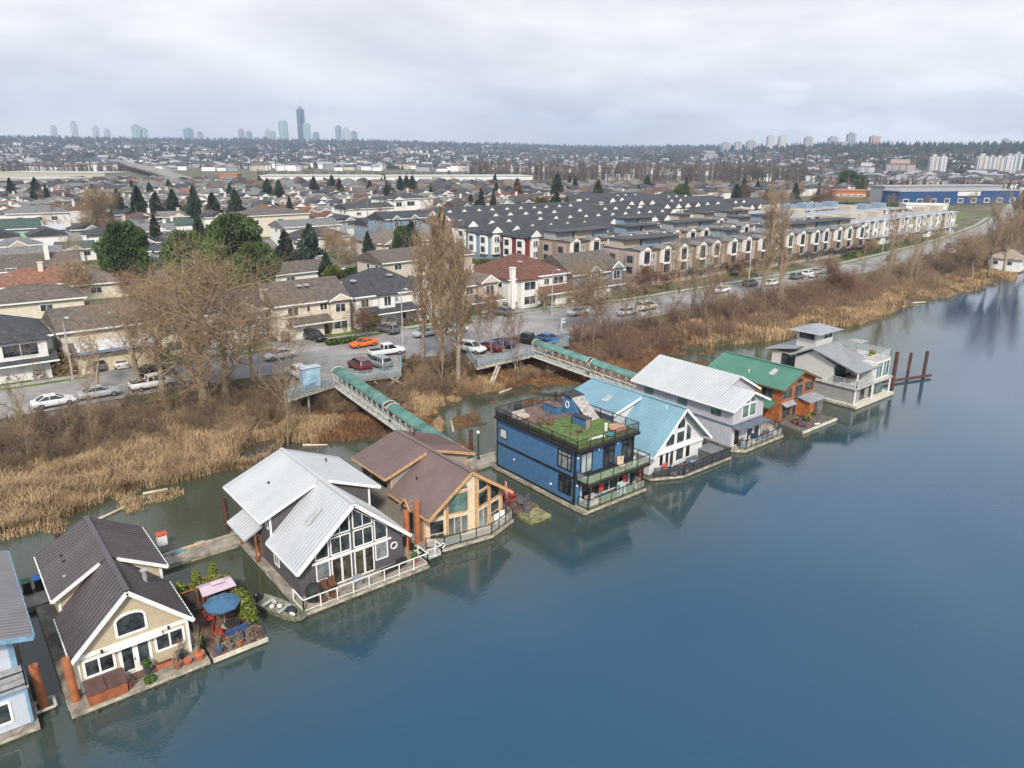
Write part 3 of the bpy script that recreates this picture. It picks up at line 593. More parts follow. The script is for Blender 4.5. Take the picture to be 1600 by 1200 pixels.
window(h, q['Ls'], rect(7.5, 8.7, 3.6, 4.6), BLK); window(h, q['Rs'], rect(2, 3.2, 1.2, 2.2))
# --- white and grey two storey home ----------------------------------------------------
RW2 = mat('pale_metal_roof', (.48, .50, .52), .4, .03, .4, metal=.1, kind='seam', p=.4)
h = thing('grey_floating_home', 'pale grey two storey floating home with white metal roof and green glass gable window', 'floating home', (68.1, 45.0, 0))
b = MB(); W = 7.2; c = 4.3
b.pris([(0, 2.9, .45), (W + 1.2, 2.9, .45), (W + 1.2, 2.9, 5.2), (c + .4, 2.9, 7.2), (0, 2.9, 5.1)], (0, 11.3, 0)); b.pris([(0, 0, .45), (5.9, 0, .45), (5.9, 0, 5.2), (3.1, 0, 6.35), (0, 0, 5.05)], (0, 2.89, 0)); obj('wall', b, GSID, h)
b = MB(); rb = lambda *a: (b.slab(*a, .13), b.ribs(*a, .4))
rb((c + .4, 2.5, 7.4), (c + .4, 14.7, 7.4), (-.6, 14.7, 5.0), (-.6, 2.5, 5.0)); rb((c + .4, 2.5, 7.4), (c + .4, 14.7, 7.4), (W + 1.8, 14.7, 5.1), (W + 1.8, 2.5, 5.1))
rb((3.1, -.5, 6.55), (3.1, 3.4, 6.55), (-.6, 3.4, 4.985), (-.6, -.5, 4.985)); rb((3.1, -.5, 6.55), (3.1, 3.4, 6.55), (6.4, 3.4, 5.05), (6.4, -.5, 5.05)); obj('roof', b, RW2, h)
b = MB(); b.bar((3.1, -.54, 6.45), (-.6, -.54, 4.9), .06, .24); b.bar((3.1, -.54, 6.45), (6.4, -.54, 4.95), .06, .24); b.bar((c + .4, 2.46, 7.3), (W + 1.8, 2.46, 5.0), .06, .24); b.bar((-.64, -.5, 4.9), (-.64, 14.7, 4.9), .08, .18); obj('fascia', b, WHT, h)
GRT = mat('slate_grey_trim', (.12, .14, .18), .6); F_ = plane((0, 0, 0), (1, 0, 0), (0, -1, 0)); S_ = plane((0, 0, 0), (0, 1, 0), (-1, 0, 0)); F2 = plane((0, 2.9, 0), (1, 0, 0), (0, -1, 0))
b = MB(); b.box(-.05, 5.95, -.05, -.004, 2.85, 3.1); b.box(-.05, -.004, 0, 14.2, 2.85, 3.1); b.box(.0, 5.9, -1.2, -.055, 2.7, 2.84); obj('band', b, GRT, h)
window(h, F_, rect(1.7, 2.95, 3.5, 5.0), WHT, GG); window(h, F_, rect(3.1, 4.35, 3.5, 5.0), WHT, GG); window(h, F_, [(1.9, 5.15), (2.95, 5.15), (2.95, 5.75)], WHT, GG); window(h, F_, [(3.1, 5.15), (4.35, 5.15), (4.0, 5.6), (3.1, 5.95)], WHT, GG)
for x in (.5, 3.0, 4.4): window(h, F_, rect(x, x + 1.1, .5, 2.55), WHT, G, name='patio_door')
for y in (1.6, 6.4, 11.6): window(h, S_, rect(y, y + 1.3, 3.7, 4.8), GRT, GG, d=.03)
window(h, S_, rect(8.2, 9.4, 1.4, 2.4), GRT, G); window(h, F2, rect(6.6, 7.8, 4.0, 4.9)); window(h, F2, rect(6.4, 7.8, .5, 2.5), name='patio_door')
b = MB(); b.lathe((2.2, -.08, 0), [(.26, 0), (.26, .05)], 14); o = obj('round_plaque', MB().tube((2.1, -.01, 2.0), (2.1, -.06, 2.0), .28, n=16), mat('cream_plaque', (.7, .66, .5)), h)
float_base(h, -.5, 9.4, -1.7, 14.6, .42, dm=DECKW, logs=False, poly=[(-.5, 14.7), (-.5, -.3), (.8, -1.55), (8.4, -1.5), (10.0, .6), (10, 14.7)])
railing(h, [(.6, -.9), (1.0, -1.4), (8.3, -1.35), (9.7, .5)], .43, 1.0, 1.0, BLK, clear('clear_panel'), 'deck_railing')
# --- green roofed orange home ----------------------------------------------------------
ORN = mat('orange_cedar_siding', (.36, .115, .035), .7, .2, 2, kind='siding', p=.15)
RGR = mat('green_metal_roof', (.065, .185, .13), .45, .06, .4, kind='seam', p=.3)
h, q = gable_home('orange_floating_home', 'orange cedar floating home with green metal roof behind a bare wooden deck', 80.1, 46.4, 7.6, 11, 6.45, 4.7, 6.6, 4.71, ORN, RGR, mat('brown_trim', (.16, .09, .05)), ovf=.6, ov=.45, dR=False, dL=False, seam=False)
P = q['F']
BT = mat('weathered_trim', (.17, .14, .12)); window(h, P, rect(.25, 2.2, 3.2, 4.45), BT, mull=[vm(.9, 3.2, 4.45), vm(1.55, 3.2, 4.45)]); window(h, P, rect(5.2, 7.2, 3.3, 4.5), BT, mull=[vm(5.9, 3.3, 4.5), vm(6.5, 3.3, 4.5)]); window(h, P, rect(3.2, 4.5, 4.75, 5.3), BT)
window(h, P, rect(2.9, 4.6, 2.6, 4.5), BT, mull=[vm(3.75, 2.6, 4.5)], name='balcony_door'); window(h, P, rect(.4, 2.4, .6, 2.3), BT, mull=[vm(1.4, .6, 2.3)]); window(h, P, rect(2.8, 3.6, .5, 2.4), BT, name='side_door')
b = MB(); b.slab((.2, 0, 2.75), (2.6, 0, 2.75), (2.6, -.7, 2.45), (.2, -.7, 2.45), .08); obj('window_hood', b, mat('grey_metal', (.28, .30, .32), .4), h)
b = MB(); b.slab((3.8, 0, 2.9), (7.4, 0, 2.9), (7.4, -1.8, 2.55), (3.8, -1.8, 2.55), .1); b.ribs((3.8, 0, 2.9), (7.4, 0, 2.9), (7.4, -1.8, 2.55), (3.8, -1.8, 2.55), .4); obj('porch_roof', b, MATS['grey_metal'], h)
obj('porch_room', MB().box(4.1, 5.1, -1.6, -.01, .44, 2.6), ORN, h); obj('storage_wall', MB().box(5.9, 7.2, -1.6, -.01, .44, 2.55), mat('grey_panel_wall', (.13, .13, .13)), h)
b = MB(); b.slab((.05, .6, 2.9), (.05, 9, 2.9), (-1.5, 9, 2.3), (-1.5, .6, 2.3), .1); obj('side_roof', b, RGR, h)
for y in (1.2, 4, 7): window(h, q['Ls'], rect(y, y + 1.6, 3.2, 4.3), BT, mull=[vm(y + .8, 3.2, 4.3)])
k = Vector((-4.25, 0, -1.75)).normalized(); skylight(h, (2.7, 2.4, q['zs'](2.7) + .02), (0, 1, 0), k, None, .6, 1.3); vent(h, 1.0, 5.5, q['zs'](1.0), .3, m=WHT)
b = MB(); b.box(.0, 7.6, -.05, -.004, 2.42, 2.55); obj('band', b, BT, h)
float_base(h, -1.3, 8.0, -.3, 11.5, .36, dm=DECKD, logs=False); obj('front_deck', MB().box(-.6, 7.2, -3.6, -.31, .0, .3), DECKD, h)
obj('deck_edge', MB().box(-.62, 7.22, -3.75, -3.605, .05, .36), mat('pale_edge', (.55, .52, .42)), h)
# --- modern grey home -------------------------------------------------------------------
MW = mat('off_white_stucco', (.50, .49, .47), .8, .04, 2); MG = mat('grey_stucco', (.26, .25, .24), .8, .06, 2); RG = mat('grey_standing_roof', (.27, .285, .30), .45, .05, .8, metal=.1)
h = thing('modern_floating_home', 'modern grey and white floating home with glass walled terraces and a small roof tower', 'floating home', (93.6, 44.2, 0))
b = MB(); b.box(0, 8.6, 0, 13, .5, 2.55); obj('lower_wall', b, MG, h)
obj('terrace_slab', MB().box(-.25, 9.8, -.6, 13.4, 2.555, 2.8), mat('pale_slab', (.42, .42, .39)), h)
b = MB(); b.box(.3, 5.2, 3.2, 8.8, 2.805, 5.1); b.box(4.2, 9.2, -.2, 7.5, 2.806, 5.45); b.box(1.2, 8.4, 8.8, 13.0, 2.806, 5.1); obj('upper_wall', b, MW, h)
b = MB(); b.pris([(.3, 3.2, 5.101), (.3, 8.8, 5.101), (.3, 6.2, 6.5)], (5.0, 0, 0)); obj('gable_wall', b, MW, h)
b = MB(); A = (-.3, 6.2, 6.9); Bq = (6.1, 6.2, 6.9)
b.slab(Bq, A, (-.3, -.5, 4.9), (6.1, -.5, 4.9), .14); b.ribs(Bq, A, (-.3, -.5, 4.9), (6.1, -.5, 4.9), .45); b.slab(A, Bq, (6.1, 9.4, 5.3), (-.3, 9.4, 5.3), .14); b.ribs(A, Bq, (6.1, 9.4, 5.3), (-.3, 9.4, 5.3), .45)
b.slab((8.9, 9.4, 6.1), (.7, 9.4, 6.1), (.7, 14, 5.2), (8.9, 14, 5.2), .14); obj('roof', b, RG, h)
tw = MB(); tw.box(3.2, 7.6, 7.6, 10.6, 5.11, 8.2); t2 = obj('roof_tower', tw, MW, h)
b = MB(); c_ = (5.4, 9.1, 9.0)
E_ = [(2.2, 6.6, 8.2), (8.6, 6.6, 8.2), (8.6, 11.6, 8.2), (2.2, 11.6, 8.2)]
b.add(E_ + [(4.6, 9.1, 9.0), (6.2, 9.1, 9.0)], [(0, 1, 5, 4), (1, 2, 5), (2, 3, 4, 5), (3, 0, 4), (3, 2, 1, 0)]); obj('roof', b, RG, t2)
TF = plane((0, 7.6, 0), (1, 0, 0), (0, -1, 0)); TS = plane((3.2, 0, 0), (0, 1, 0), (-1, 0, 0))
window(t2, TF, rect(5.0, 7.4, 7.05, 8.0), mull=[vm(6.2, 7.05, 8.0)]); window(t2, TS, rect(8.0, 10.2, 7.2, 7.9), BLK)
b = MB(); b.box(5.3, 9.2, -.21, 7.5, 5.455, 5.62); obj('roof_terrace', b, mat('pale_slab', (0,) * 3), h)
railing(h, [(6.2, -.1), (9.15, -.1), (9.15, 7.4)], 5.62, .95, 2.4, GREYM, clear('clear_panel'), 'terrace_railing')
P = plane((0, -.2, 0), (1, 0, 0), (0, -1, 0)); window(h, P, rect(5.4, 7.1, 3.0, 5.2), WHT, GG, [vm(6.25, 3.0, 5.2)], .1); window(h, P, rect(7.3, 9.0, 3.0, 5.2), WHT, GG, [vm(8.1, 3.0, 5.2)], .1)
P2 = plane((0, 3.2, 0), (1, 0, 0), (0, -1, 0)); window(h, P2, rect(.9, 3.6, 2.85, 4.9), BLK, G, [vm(2.2, 2.85, 4.9)], name='terrace_door')
S2 = plane((.3, 0, 0), (0, 1, 0), (-1, 0, 0)); S0 = plane((0, 0, 0), (0, 1, 0), (-1, 0, 0)); S1 = plane((1.2, 0, 0), (0, 1, 0), (-1, 0, 0)); window(h, S1, rect(9.4, 11.4, 2.9, 4.9), BLK, G, [vm(10.4, 2.9, 4.9)], name='terrace_door')
window(h, S0, rect(6.2, 7.2, 1.4, 2.2), BLK); Pf = plane((0, 0, 0), (1, 0, 0), (0, -1, 0)); window(h, Pf, rect(2.2, 3.2, .7, 2.4), BLK); window(h, Pf, rect(4.6, 5.4, .7, 2.4), BLK); window(h, Pf, rect(6.2, 8.3, .7, 2.4), BLK, GG)
b = MB()
for x, y in ((.0, -.4), (9.5, -.45), (4.6, -.45)): b.box(x - .08, x + .08, y - .08, y + .08, .5, 2.55)
b.box(-.15, .0, -.5, -.35, 2.805, 4.85); obj('post', b, WHT, h)
railing(h, [(-.15, 3.0), (-.15, -.5), (4.15, -.5)], 2.8, 1.0, 2.2, GREYM, clear('clear_panel'), 'balcony_railing')
float_base(h, -.5, 9.9, -.9, 13.6, .5, logs=False, dm=mat('pale_deck', (.5, .48, .42), .8)); obj('float_edge', MB().box(-.55, 9.95, -1.0, -.905, .1, .56), MATS['pale_edge'], h)
# --- pale blue home at the left edge ------------------------------------------------------
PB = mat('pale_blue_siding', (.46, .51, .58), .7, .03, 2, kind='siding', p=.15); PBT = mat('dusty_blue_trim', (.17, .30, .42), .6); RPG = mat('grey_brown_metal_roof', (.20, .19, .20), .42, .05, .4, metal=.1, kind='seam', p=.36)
h = thing('pale_blue_floating_home', 'pale blue floating home with grey brown metal roof at the left edge', 'floating home', (-8.4, 44.6, 0))
b = MB(); b.box(0, 9.1, 0, 2.2, .45, 2.85); b.box(0, 8.9, 2.2, 13, .45, 5.0); obj('wall', b, PB, h)
b = MB(); b.slab((4.4, 1.2, 6.6), (4.4, 13.3, 6.6), (10.0, 13.3, 5.2), (10.0, 1.2, 5.2), .14); b.ribs((4.4, 1.2, 6.6), (4.4, 13.3, 6.6), (10.0, 13.3, 5.2), (10.0, 1.2, 5.2), .36)
b.slab((4.4, 1.2, 6.6), (4.4, 13.3, 6.6), (-.8, 13.3, 5.2), (-.8, 1.2, 5.2), .14); obj('roof', b, RPG, h)
b = MB(); b.bar((4.4, 1.15, 6.45), (10.0, 1.15, 5.05), .07, .3); b.bar((10.04, 1.2, 5.07), (10.04, 13.3, 5.07), .09, .2); b.box(8.7, 9.0, 2.1, 2.25, 2.86, 4.95); b.box(-.1, 9.15, -.06, -.004, 2.6, 2.8); b.box(9.0, 9.15, -.05, .1, .45, 2.59); obj('fascia', b, PBT, h)
b = MB(); b.add([(0, 2.19, 5.0), (8.9, 2.19, 5.0), (4.4, 2.19, 6.4)], [(0, 1, 2)]); obj('gable_wall', b, PB, h)
obj('balcony_floor', MB().box(-.1, 9.25, -.15, 2.19, 2.855, 2.98), mat('grey_membrane', (.30, .30, .31)), h)
railing(h, [(0, -.08), (9.15, -.08), (9.15, 2.1)], 2.98, .95, 1.7, BLK, None, 'balcony_railing')
F_ = plane((0, 0, 0), (1, 0, 0), (0, -1, 0)); window(h, F_, rect(6.8, 8.2, 1.0, 2.3), WHT, fw_=.14); window(h, plane((0, 2.2, 0), (1, 0, 0), (0, -1, 0)), rect(7.6, 8.0, 4.2, 4.6), WHT)
window(h, F_, rect(1.8, 3.8, 1.0, 2.3), WHT); obj('roof_vent', MB().box(7.9, 8.3, 6.6, 7.6, 5.72, 5.95), BLK, h)
float_base(h, -.5, 9.35, -.5, 13.6, .4, logs=False)
# ---------------------------------------------------------------- docks, piles, gangways
def dock(x0, x1, y0, y1, label, group='walkway floats behind the homes'):
    t = thing('dock_float', label, 'dock', ((x0 + x1) / 2, (y0 + y1) / 2, 0), group=group); a = (x1 - x0) / 2; c = (y1 - y0) / 2
    obj('float', MB().box(-a, a, -c, c, -.3, .34), CONC, t); m = MB(); m.box(-a, a, -c, c - .02, .345, .42); obj('deck', m, DECKW, t)
    m = MB(); m.box(-a, a, c - .3, c, .425, .56); m.box(-a, a, -c - .06, -c - .005, .2, .44); obj('kerb_timber', m, mat('grey_timber', (.33, .29, .24), .85, .2, 2), t)
    return t
dock(-12, 3.4, 57.9, 60.4, 'weathered walkway float between the pale blue and the cream home')
dock(11.0, 19.0, 57.9, 59.6, 'weathered walkway float between the cream and the charcoal home')
dock(28.8, 30.2, 60.2, 61.6, 'short walkway float behind the charcoal home', None)
dock(38.2, 47.2, 58.3, 60.2, 'weathered walkway float between the tan and the blue home')
dock(62, 80, 62.2, 64.0, 'walkway float behind the homes below the second green gangway')
def pile(x, y, z, label, m=RUST, r=.25, group=None, lean=(0, 0), name='steel_pile'):
    b = MB(); b.tube((0, 0, -1.2), (lean[0], lean[1], z), r, n=14); b.tube((lean[0], lean[1], z), (lean[0], lean[1], z + .05), r * .98, n=14)
    single(name, b, m, label, 'pile', (x, y, 0), smooth=False, group=group)
def bracket(x, y):
    t = thing('pile_bracket', 'galvanised bracket around the rusty pile beside the ' + ('pale blue' if x < 1.5 else 'cream') + ' home', 'bracket', (x, y, 0))
    b = MB()
    for i in range(4):
        a = math.pi / 2 * i; c, s_ = math.cos(a), math.sin(a); b.bar((.5 * c - .5 * s_, .5 * s_ + .5 * c, .35 + i * .002), (.5 * c + .5 * s_, .5 * s_ - .5 * c, .35 + i * .002), .16, .1)
    obj('frame', b, mat('pale_bracket', (.42, .40, .36), .7), t)
pile(1.45, 45.9, 3.1, 'orange rusty pile at the corner of the pale blue home', lean=(-.15, .1)); bracket(1.45, 45.9)
pile(3.05, 45.0, 3.3, 'tall orange rusty pile at the front corner of the cream home', lean=(-.2, .15)); bracket(3.05, 45.0)
pile(17.5, 61.4, 3.1, 'slim dark red pile behind the dock near the charcoal home', RUSTD, .2)
pile(45.3, 63.2, 2.4, 'short dark red pile behind the walkway beside the blue home', RUSTD, .22)
pile(5.1, 63.3, 3.0, 'dark red pile standing behind the cream home', RUSTD, .22)
pile(28.4, 48.9, 3.4, 'rusty pile behind the cedar screen of the charcoal home', RUST, .26, lean=(0, .1)); pile(29.1, 48.4, 4.3, 'tallest rusty pile between the charcoal and tan homes', RUST, .27)
pile(53.4, 45.4, 2.6, 'orange rusty pile between the blue and the white home, nearer the water', RUST, .26); pile(53.3, 46.9, 2.7, 'orange rusty pile between the blue and the white home, farther back', RUST, .26)
pile(105.6, 44.4, 5.6, 'dark pile at the outer corner of the modern home', RUSTD, .26)
pile(113.6, 45.8, 3.9, 'dark pile in open water, left of the last pair', RUSTD, .22); pile(115.7, 44.4, 4.1, 'dark pile in open water, right of the last pair', RUSTD, .24)
b = MB(); b.bar((106.6, 46.9, .35), (116.8, 43.8, .35), .35, .3); single('boom_beam', b, RUSTD, 'long rusty beam floating between the outer dark piles', 'beam')
pile(40.3, 72.4, 3.0, 'rusty pile holding up the middle of the left gangway', RUSTD, .2); pile(72.2, 72.0, 3.2, 'rusty pile holding up the middle of the right gangway', RUSTD, .24)
def lamp_post(x, y, z, h, label, name='lamp_post'):
    t = thing(name, label, 'lamp post', (x, y, z)); b = MB(); b.lathe((0, 0, 0), [(.22, 0), (.2, .12), (.1, .2), (.07, .5), (.055, h - .2), (.09, h - .15)], 10); obj('post', b, BLK, t)
    b = MB(); b.lathe((0, 0, h - .15), [(.1, 0), (.17, .12), (.18, .25), (.1, .36), (.02, .42)], 12); obj('lamp_globe', b, mat('opal_globe', (.7, .7, .66), .3), t, True)
lamp_post(43.9, 59.9, .42, 3.0, 'black lamp post with white globe on the walkway beside the blue home')
def street_lamp(x, y, h, label, a=-90, col=None, grp='street lamps along the riverside road'):
    t = thing('street_lamp', label, 'street lamp', (x, y, gz(x, y)), R(a), grp); b = MB(); b.lathe((0, 0, 0), [(.22, 0), (.2, .5), (.13, .55), (.075, h - .6)], 8)
    pts = [(0, 0, h - .7), (.1, 0, h - .2), (.5, 0, h + .15), (1.3, 0, h + .3)]
    for p, q_ in zip(pts, pts[1:]): b.tube(p, q_, .06, .05, 6)
    obj('pole', b, col or GREYM, t); b = MB(); b.pris([(1.25, -.13, h + .25), (1.95, -.1, h + .28), (1.95, .1, h + .28), (1.25, .13, h + .25)], (0, 0, .12)); obj('lamp_head', b, WHT, t)
p = at(114.5, 594, 3); street_lamp(p.x, p.y, 8.3, 'pale street lamp on the grass corner left of the blue trimmed garage', -80)
p = at(630, 545, 3); street_lamp(p.x, p.y, 9.2, 'grey street lamp in front of the dark hip roofed house')
p = at(862, 494, 3); street_lamp(p.x, p.y, 8.5, 'street lamp on the lawn beside the red brown roofed house')
p = at(1170, 437, 3); street_lamp(p.x, p.y, 9, 'street lamp on the verge in front of the brown townhouse row'); p = at(1378, 397, 3); street_lamp(p.x, p.y, 9, 'street lamp before the orange panelled townhouse row')
GRC = mat('green_canopy', (.085, .19, .165), .7, .18, .6); TRM = mat('pale_truss', (.50, .50, .46), .5, .1)
def gangway(P0, P1, label):
    """covered truss gangway, arched canopy; P0 shore end, P1 float end"""
    P0, P1 = Vector(P0), Vector(P1); t = thing('gangway', label, 'gangway', P0); d = P1 - P0; Lh = d.length; d.normalize(); s = d.cross(Vector((0, 0, 1))).normalized(); u = s.cross(d)
    W = .75; H = 1.0; HT = 1.95; pt = lambda a, b_, c_: d * (a) + s * b_ + u * c_
    tr = MB(); n = int(Lh / 1.25)
    for sg in (-W, W):
        tr.bar(pt(0, sg, 0), pt(Lh, sg, 0), .13, .16); tr.bar(pt(0, sg, H), pt(Lh, sg, H), .1, .12); tr.bar(pt(0, sg, HT), pt(Lh, sg, HT), .07, .09)
        for i in range(n + 1):
            a = Lh * i / n; tr.bar(pt(a, sg, 0), pt(a, sg, HT), .07)
            if i < n: a2 = Lh * (i + 1) / n; tr.bar(pt(a, sg, .05), pt(a2, sg, H - .05), .05) if i % 2 else tr.bar(pt(a, sg, H - .05), pt(a2, sg, .05), .05); tr.bar(pt(a, sg, HT - .04), pt((a + a2) / 2, sg, H), .035); tr.bar(pt((a + a2) / 2, sg, H), pt(a2, sg, HT - .04), .035)
    tr.bar(pt(0, 0, -.02), pt(Lh, 0, -.02), 2 * W, .08); obj('truss', tr, TRM, t)
    k = 8
    def arc(a0, a1, nm, off=0.):
        m = MB(); A = []
        for a in (a0, a1):
            for i in range(k + 1): th = math.pi * i / k; A.append(pt(a, (W + .1 + off) * math.cos(th), HT + .02 + (.5 + off) * math.sin(th)))
        m.add(A, [(i, i + 1, i + k + 2, i + k + 1) for i in range(k)]); return m
    m = arc(.0, Lh * .485, 0); m2 = arc(Lh * .515, Lh, 0); obj('canopy', m, GRC, t); obj('canopy', m2, GRC, t)
    r_ = MB()
    for a in [0, Lh * .485, Lh * .515, Lh]:
        r_ = MB()
        for i in range(k): th = math.pi * i / k; th2 = math.pi * (i + 1) / k; r_.bar(pt(a, (W + .13) * math.cos(th), HT + .02 + .54 * math.sin(th)), pt(a, (W + .13) * math.cos(th2), HT + .02 + .54 * math.sin(th2)), .09)
        obj('hoop', r_, TRM, t)
    g = MB()
    for a in (0, 1):
        g.bar(pt(.1 + a * (Lh - .2), -W, 0), pt(.1 + a * (Lh - .2), -W, HT + .1), .16); g.bar(pt(.1 + a * (Lh - .2), W, 0), pt(.1 + a * (Lh - .2), W, HT + .1), .16)
    obj('portal', g, GREYM, t)
gangway((40.4, 85.8, 3.05), (40.2, 58.6, .75), 'left covered gangway with rounded green canopy from the parking platform down behind the tan home')
gangway((70.3, 81.6, 3.05), (74.4, 62.0, .75), 'right covered gangway with rounded green canopy from the platform down behind the white home')
# parking platforms over the bank
PLAT = mat('platform_deck', (.22, .215, .20), .9, .12, .7); BLR = mat('pale_blue_rail', (.26, .38, .44), .5); MESHP = clear('blue_mesh_panel', (.30, .38, .44), .2)
def platform(poly, rail, label, legs):
    z = 3.12; c = poly[0]; t = thing('parking_platform', label, 'platform', (c[0], c[1], 0)); q = [(x - c[0], y - c[1]) for x, y in poly]; rl = [(x - c[0], y - c[1]) for x, y in rail]
    m = MB(); m.pris([(x, y, z - .28) for x, y in q], (0, 0, .3)); obj('deck', m, PLAT, t)
    m = MB()
    for (x0, y0), (x1, y1) in zip(rl, rl[1:]): m.bar((x0, y0, z - .2), (x1, y1, z - .2), .16, .34)
    for (x, y, dx, dy) in legs:
        x -= c[0]; y -= c[1]; m.bar((x, y, z - .3), (x + dx, y + dy, .6), .26); 
    for (x0, y0), (x1, y1) in zip(rl, rl[1:]):
        k = int(math.hypot(x1 - x0, y1 - y0) / 5)
        for i in range(1, k + 1): a = i / (k + 1); m.tube((x0 + (x1 - x0) * a, y0 + (y1 - y0) * a + .5, .2), (x0 + (x1 - x0) * a, y0 + (y1 - y0) * a + .5, z - .3), .14, n=8)
    obj('beam', m, mat('pale_timber_beam', (.44, .40, .33), .85, .2, 2), t)
    railing(t, rl, z + .02, 1.1, 1.6, BLR, MESHP, 'railing')
p = [at(*a, 3.12).to_2d() for a in ((466, 560), (445, 625), (520, 602), (545, 596), (628, 585), (622, 548))]
platform([tuple(a) for a in p], [tuple(p[1]), tuple(p[2])], 'left parking platform with pale blue railing at the head of the gangway', [(p[1].x + 1.5, p[1].y + .3, 1.6, 2.5)])
railing_left = None
t = thing('platform_railing', 'pale blue mesh railing around the two cars on the left platform', 'railing', (0, 0, 0)); railing(t, [tuple(p[3] + Vector((.9, 0))), tuple(p[4]), tuple(p[4] + Vector((2.5, 4.6)))], 3.14, 1.1, 1.5, BLR, MESHP)
t = thing('support_strut', 'crossed pale timber struts under the left platform', 'strut', (p[4].x, p[4].y, 0)); b = MB(); b.bar((-1.5, .3, 2.8), (1.5, .2, .8), .24); b.bar((-.3, .3, 2.8), (-3.2, .6, .9), .24); b.bar((-4, .4, 2.8), (-2, .6, .8), .2); obj('timber', b, MATS['pale_timber_beam'], t)
p = [at(*a, 3.12).to_2d() for a in ((722, 530), (745, 574), (838, 553), (885, 545), (880, 522))]
p2 = [(64.0, 90.5), tuple(p[1]), tuple(p[2]), (79.0, 83.2), (81.5, 90.5)]
platform(p2, [(62.8, 88.5), p2[1], p2[2]], 'right parking platform with pale blue railing, several cars on it', [(p2[1][0] + 4, p2[1][1] + .3, -2.6, -1.5), (p2[1][0] + 5, p2[1][1] + .8, -2.6, -1.5)])
t = thing('platform_railing', 'pale blue railing at the right end of the right platform behind the gangway head', 'railing', (0, 0, 0)); railing(t, [(73.0, 82.3), (79.0, 83.2), (81.3, 88.5)], 3.14, 1.1, 1.5, BLR, MESHP)
# notice board
t = thing('shelter_box', 'pale blue boxed shelter beside the head of the left gangway', 'shelter', (37.0, 85.6, 3.14)); 
obj('wall', MB().box(-1.6, .7, -.5, .6, .5, 3.0), mat('pale_blue_sheet', (.30, .46, .58), .5, .12, .8), t); obj('roof', MB().box(-1.75, .85, -.65, .75, 3.005, 3.1), mat('pale_roof', (.45, .5, .53)), t); obj('base', MB().box(-1.55, .65, -.4, .5, 0, .495), GREYM, t)
t = thing('real_estate_sign', 'small white sale sign hanging from a post by the bushes', 'sign', tuple(at(706, 0, 3)[:2]) + (0,)) if False else None
p = at(876, 522, 3.0); t = thing('sale_sign', 'small white sign on a post at the road edge behind the right platform', 'sign', (p.x + 1.6, p.y + 1.6, 3.0))
b = MB(); b.box(-.06, .06, -.05, .05, 0, 2.3); b.box(-.06, .9, -.04, .04, 2.12, 2.2); obj('post', b, WHT, t); obj('panel', MB().box(.15, .85, -.02, .02, 1.35, 2.08), WHT, t); b = MB(); b.box(.22, .78, -.03, -.021, 1.75, 1.9); obj('lettering', b, mat('navy_print', (.03, .05, .2)), t)
# ---------------------------------------------------------------- vehicles
TYRE = mat('tyre', (.015,) * 3, .9); RIM = mat('alloy_rim', (.4,) * 3, .3, metal=.7); HL = mat('headlight_glass', (.6, .62, .62), .1); TL = mat('taillight_red', (.35, .01, .01), .2); CG = mat('car_glass', (.02, .024, .028), .06, .3, spec=.8); PLA = mat('black_plastic', (.02,) * 3, .7)
CARC = {}
def paint(n, c): return mat('paint_' + n, c, .25, .03, spec=.6)
def loft(sec, n_sec):
    """sec: list of rings (same count)"""
    m = MB(); k = len(sec[0]); V = [p for r in sec for p in r]; Fc = []
    for j in range(len(sec) - 1):
        for i in range(k): Fc.append((j * k + i, j * k + (i + 1) % k, (j + 1) * k + (i + 1) % k, (j + 1) * k + i))
    Fc += [tuple(range(k - 1, -1, -1)), tuple(range((len(sec) - 1) * k, len(sec) * k))]; m.add(V, Fc); return m
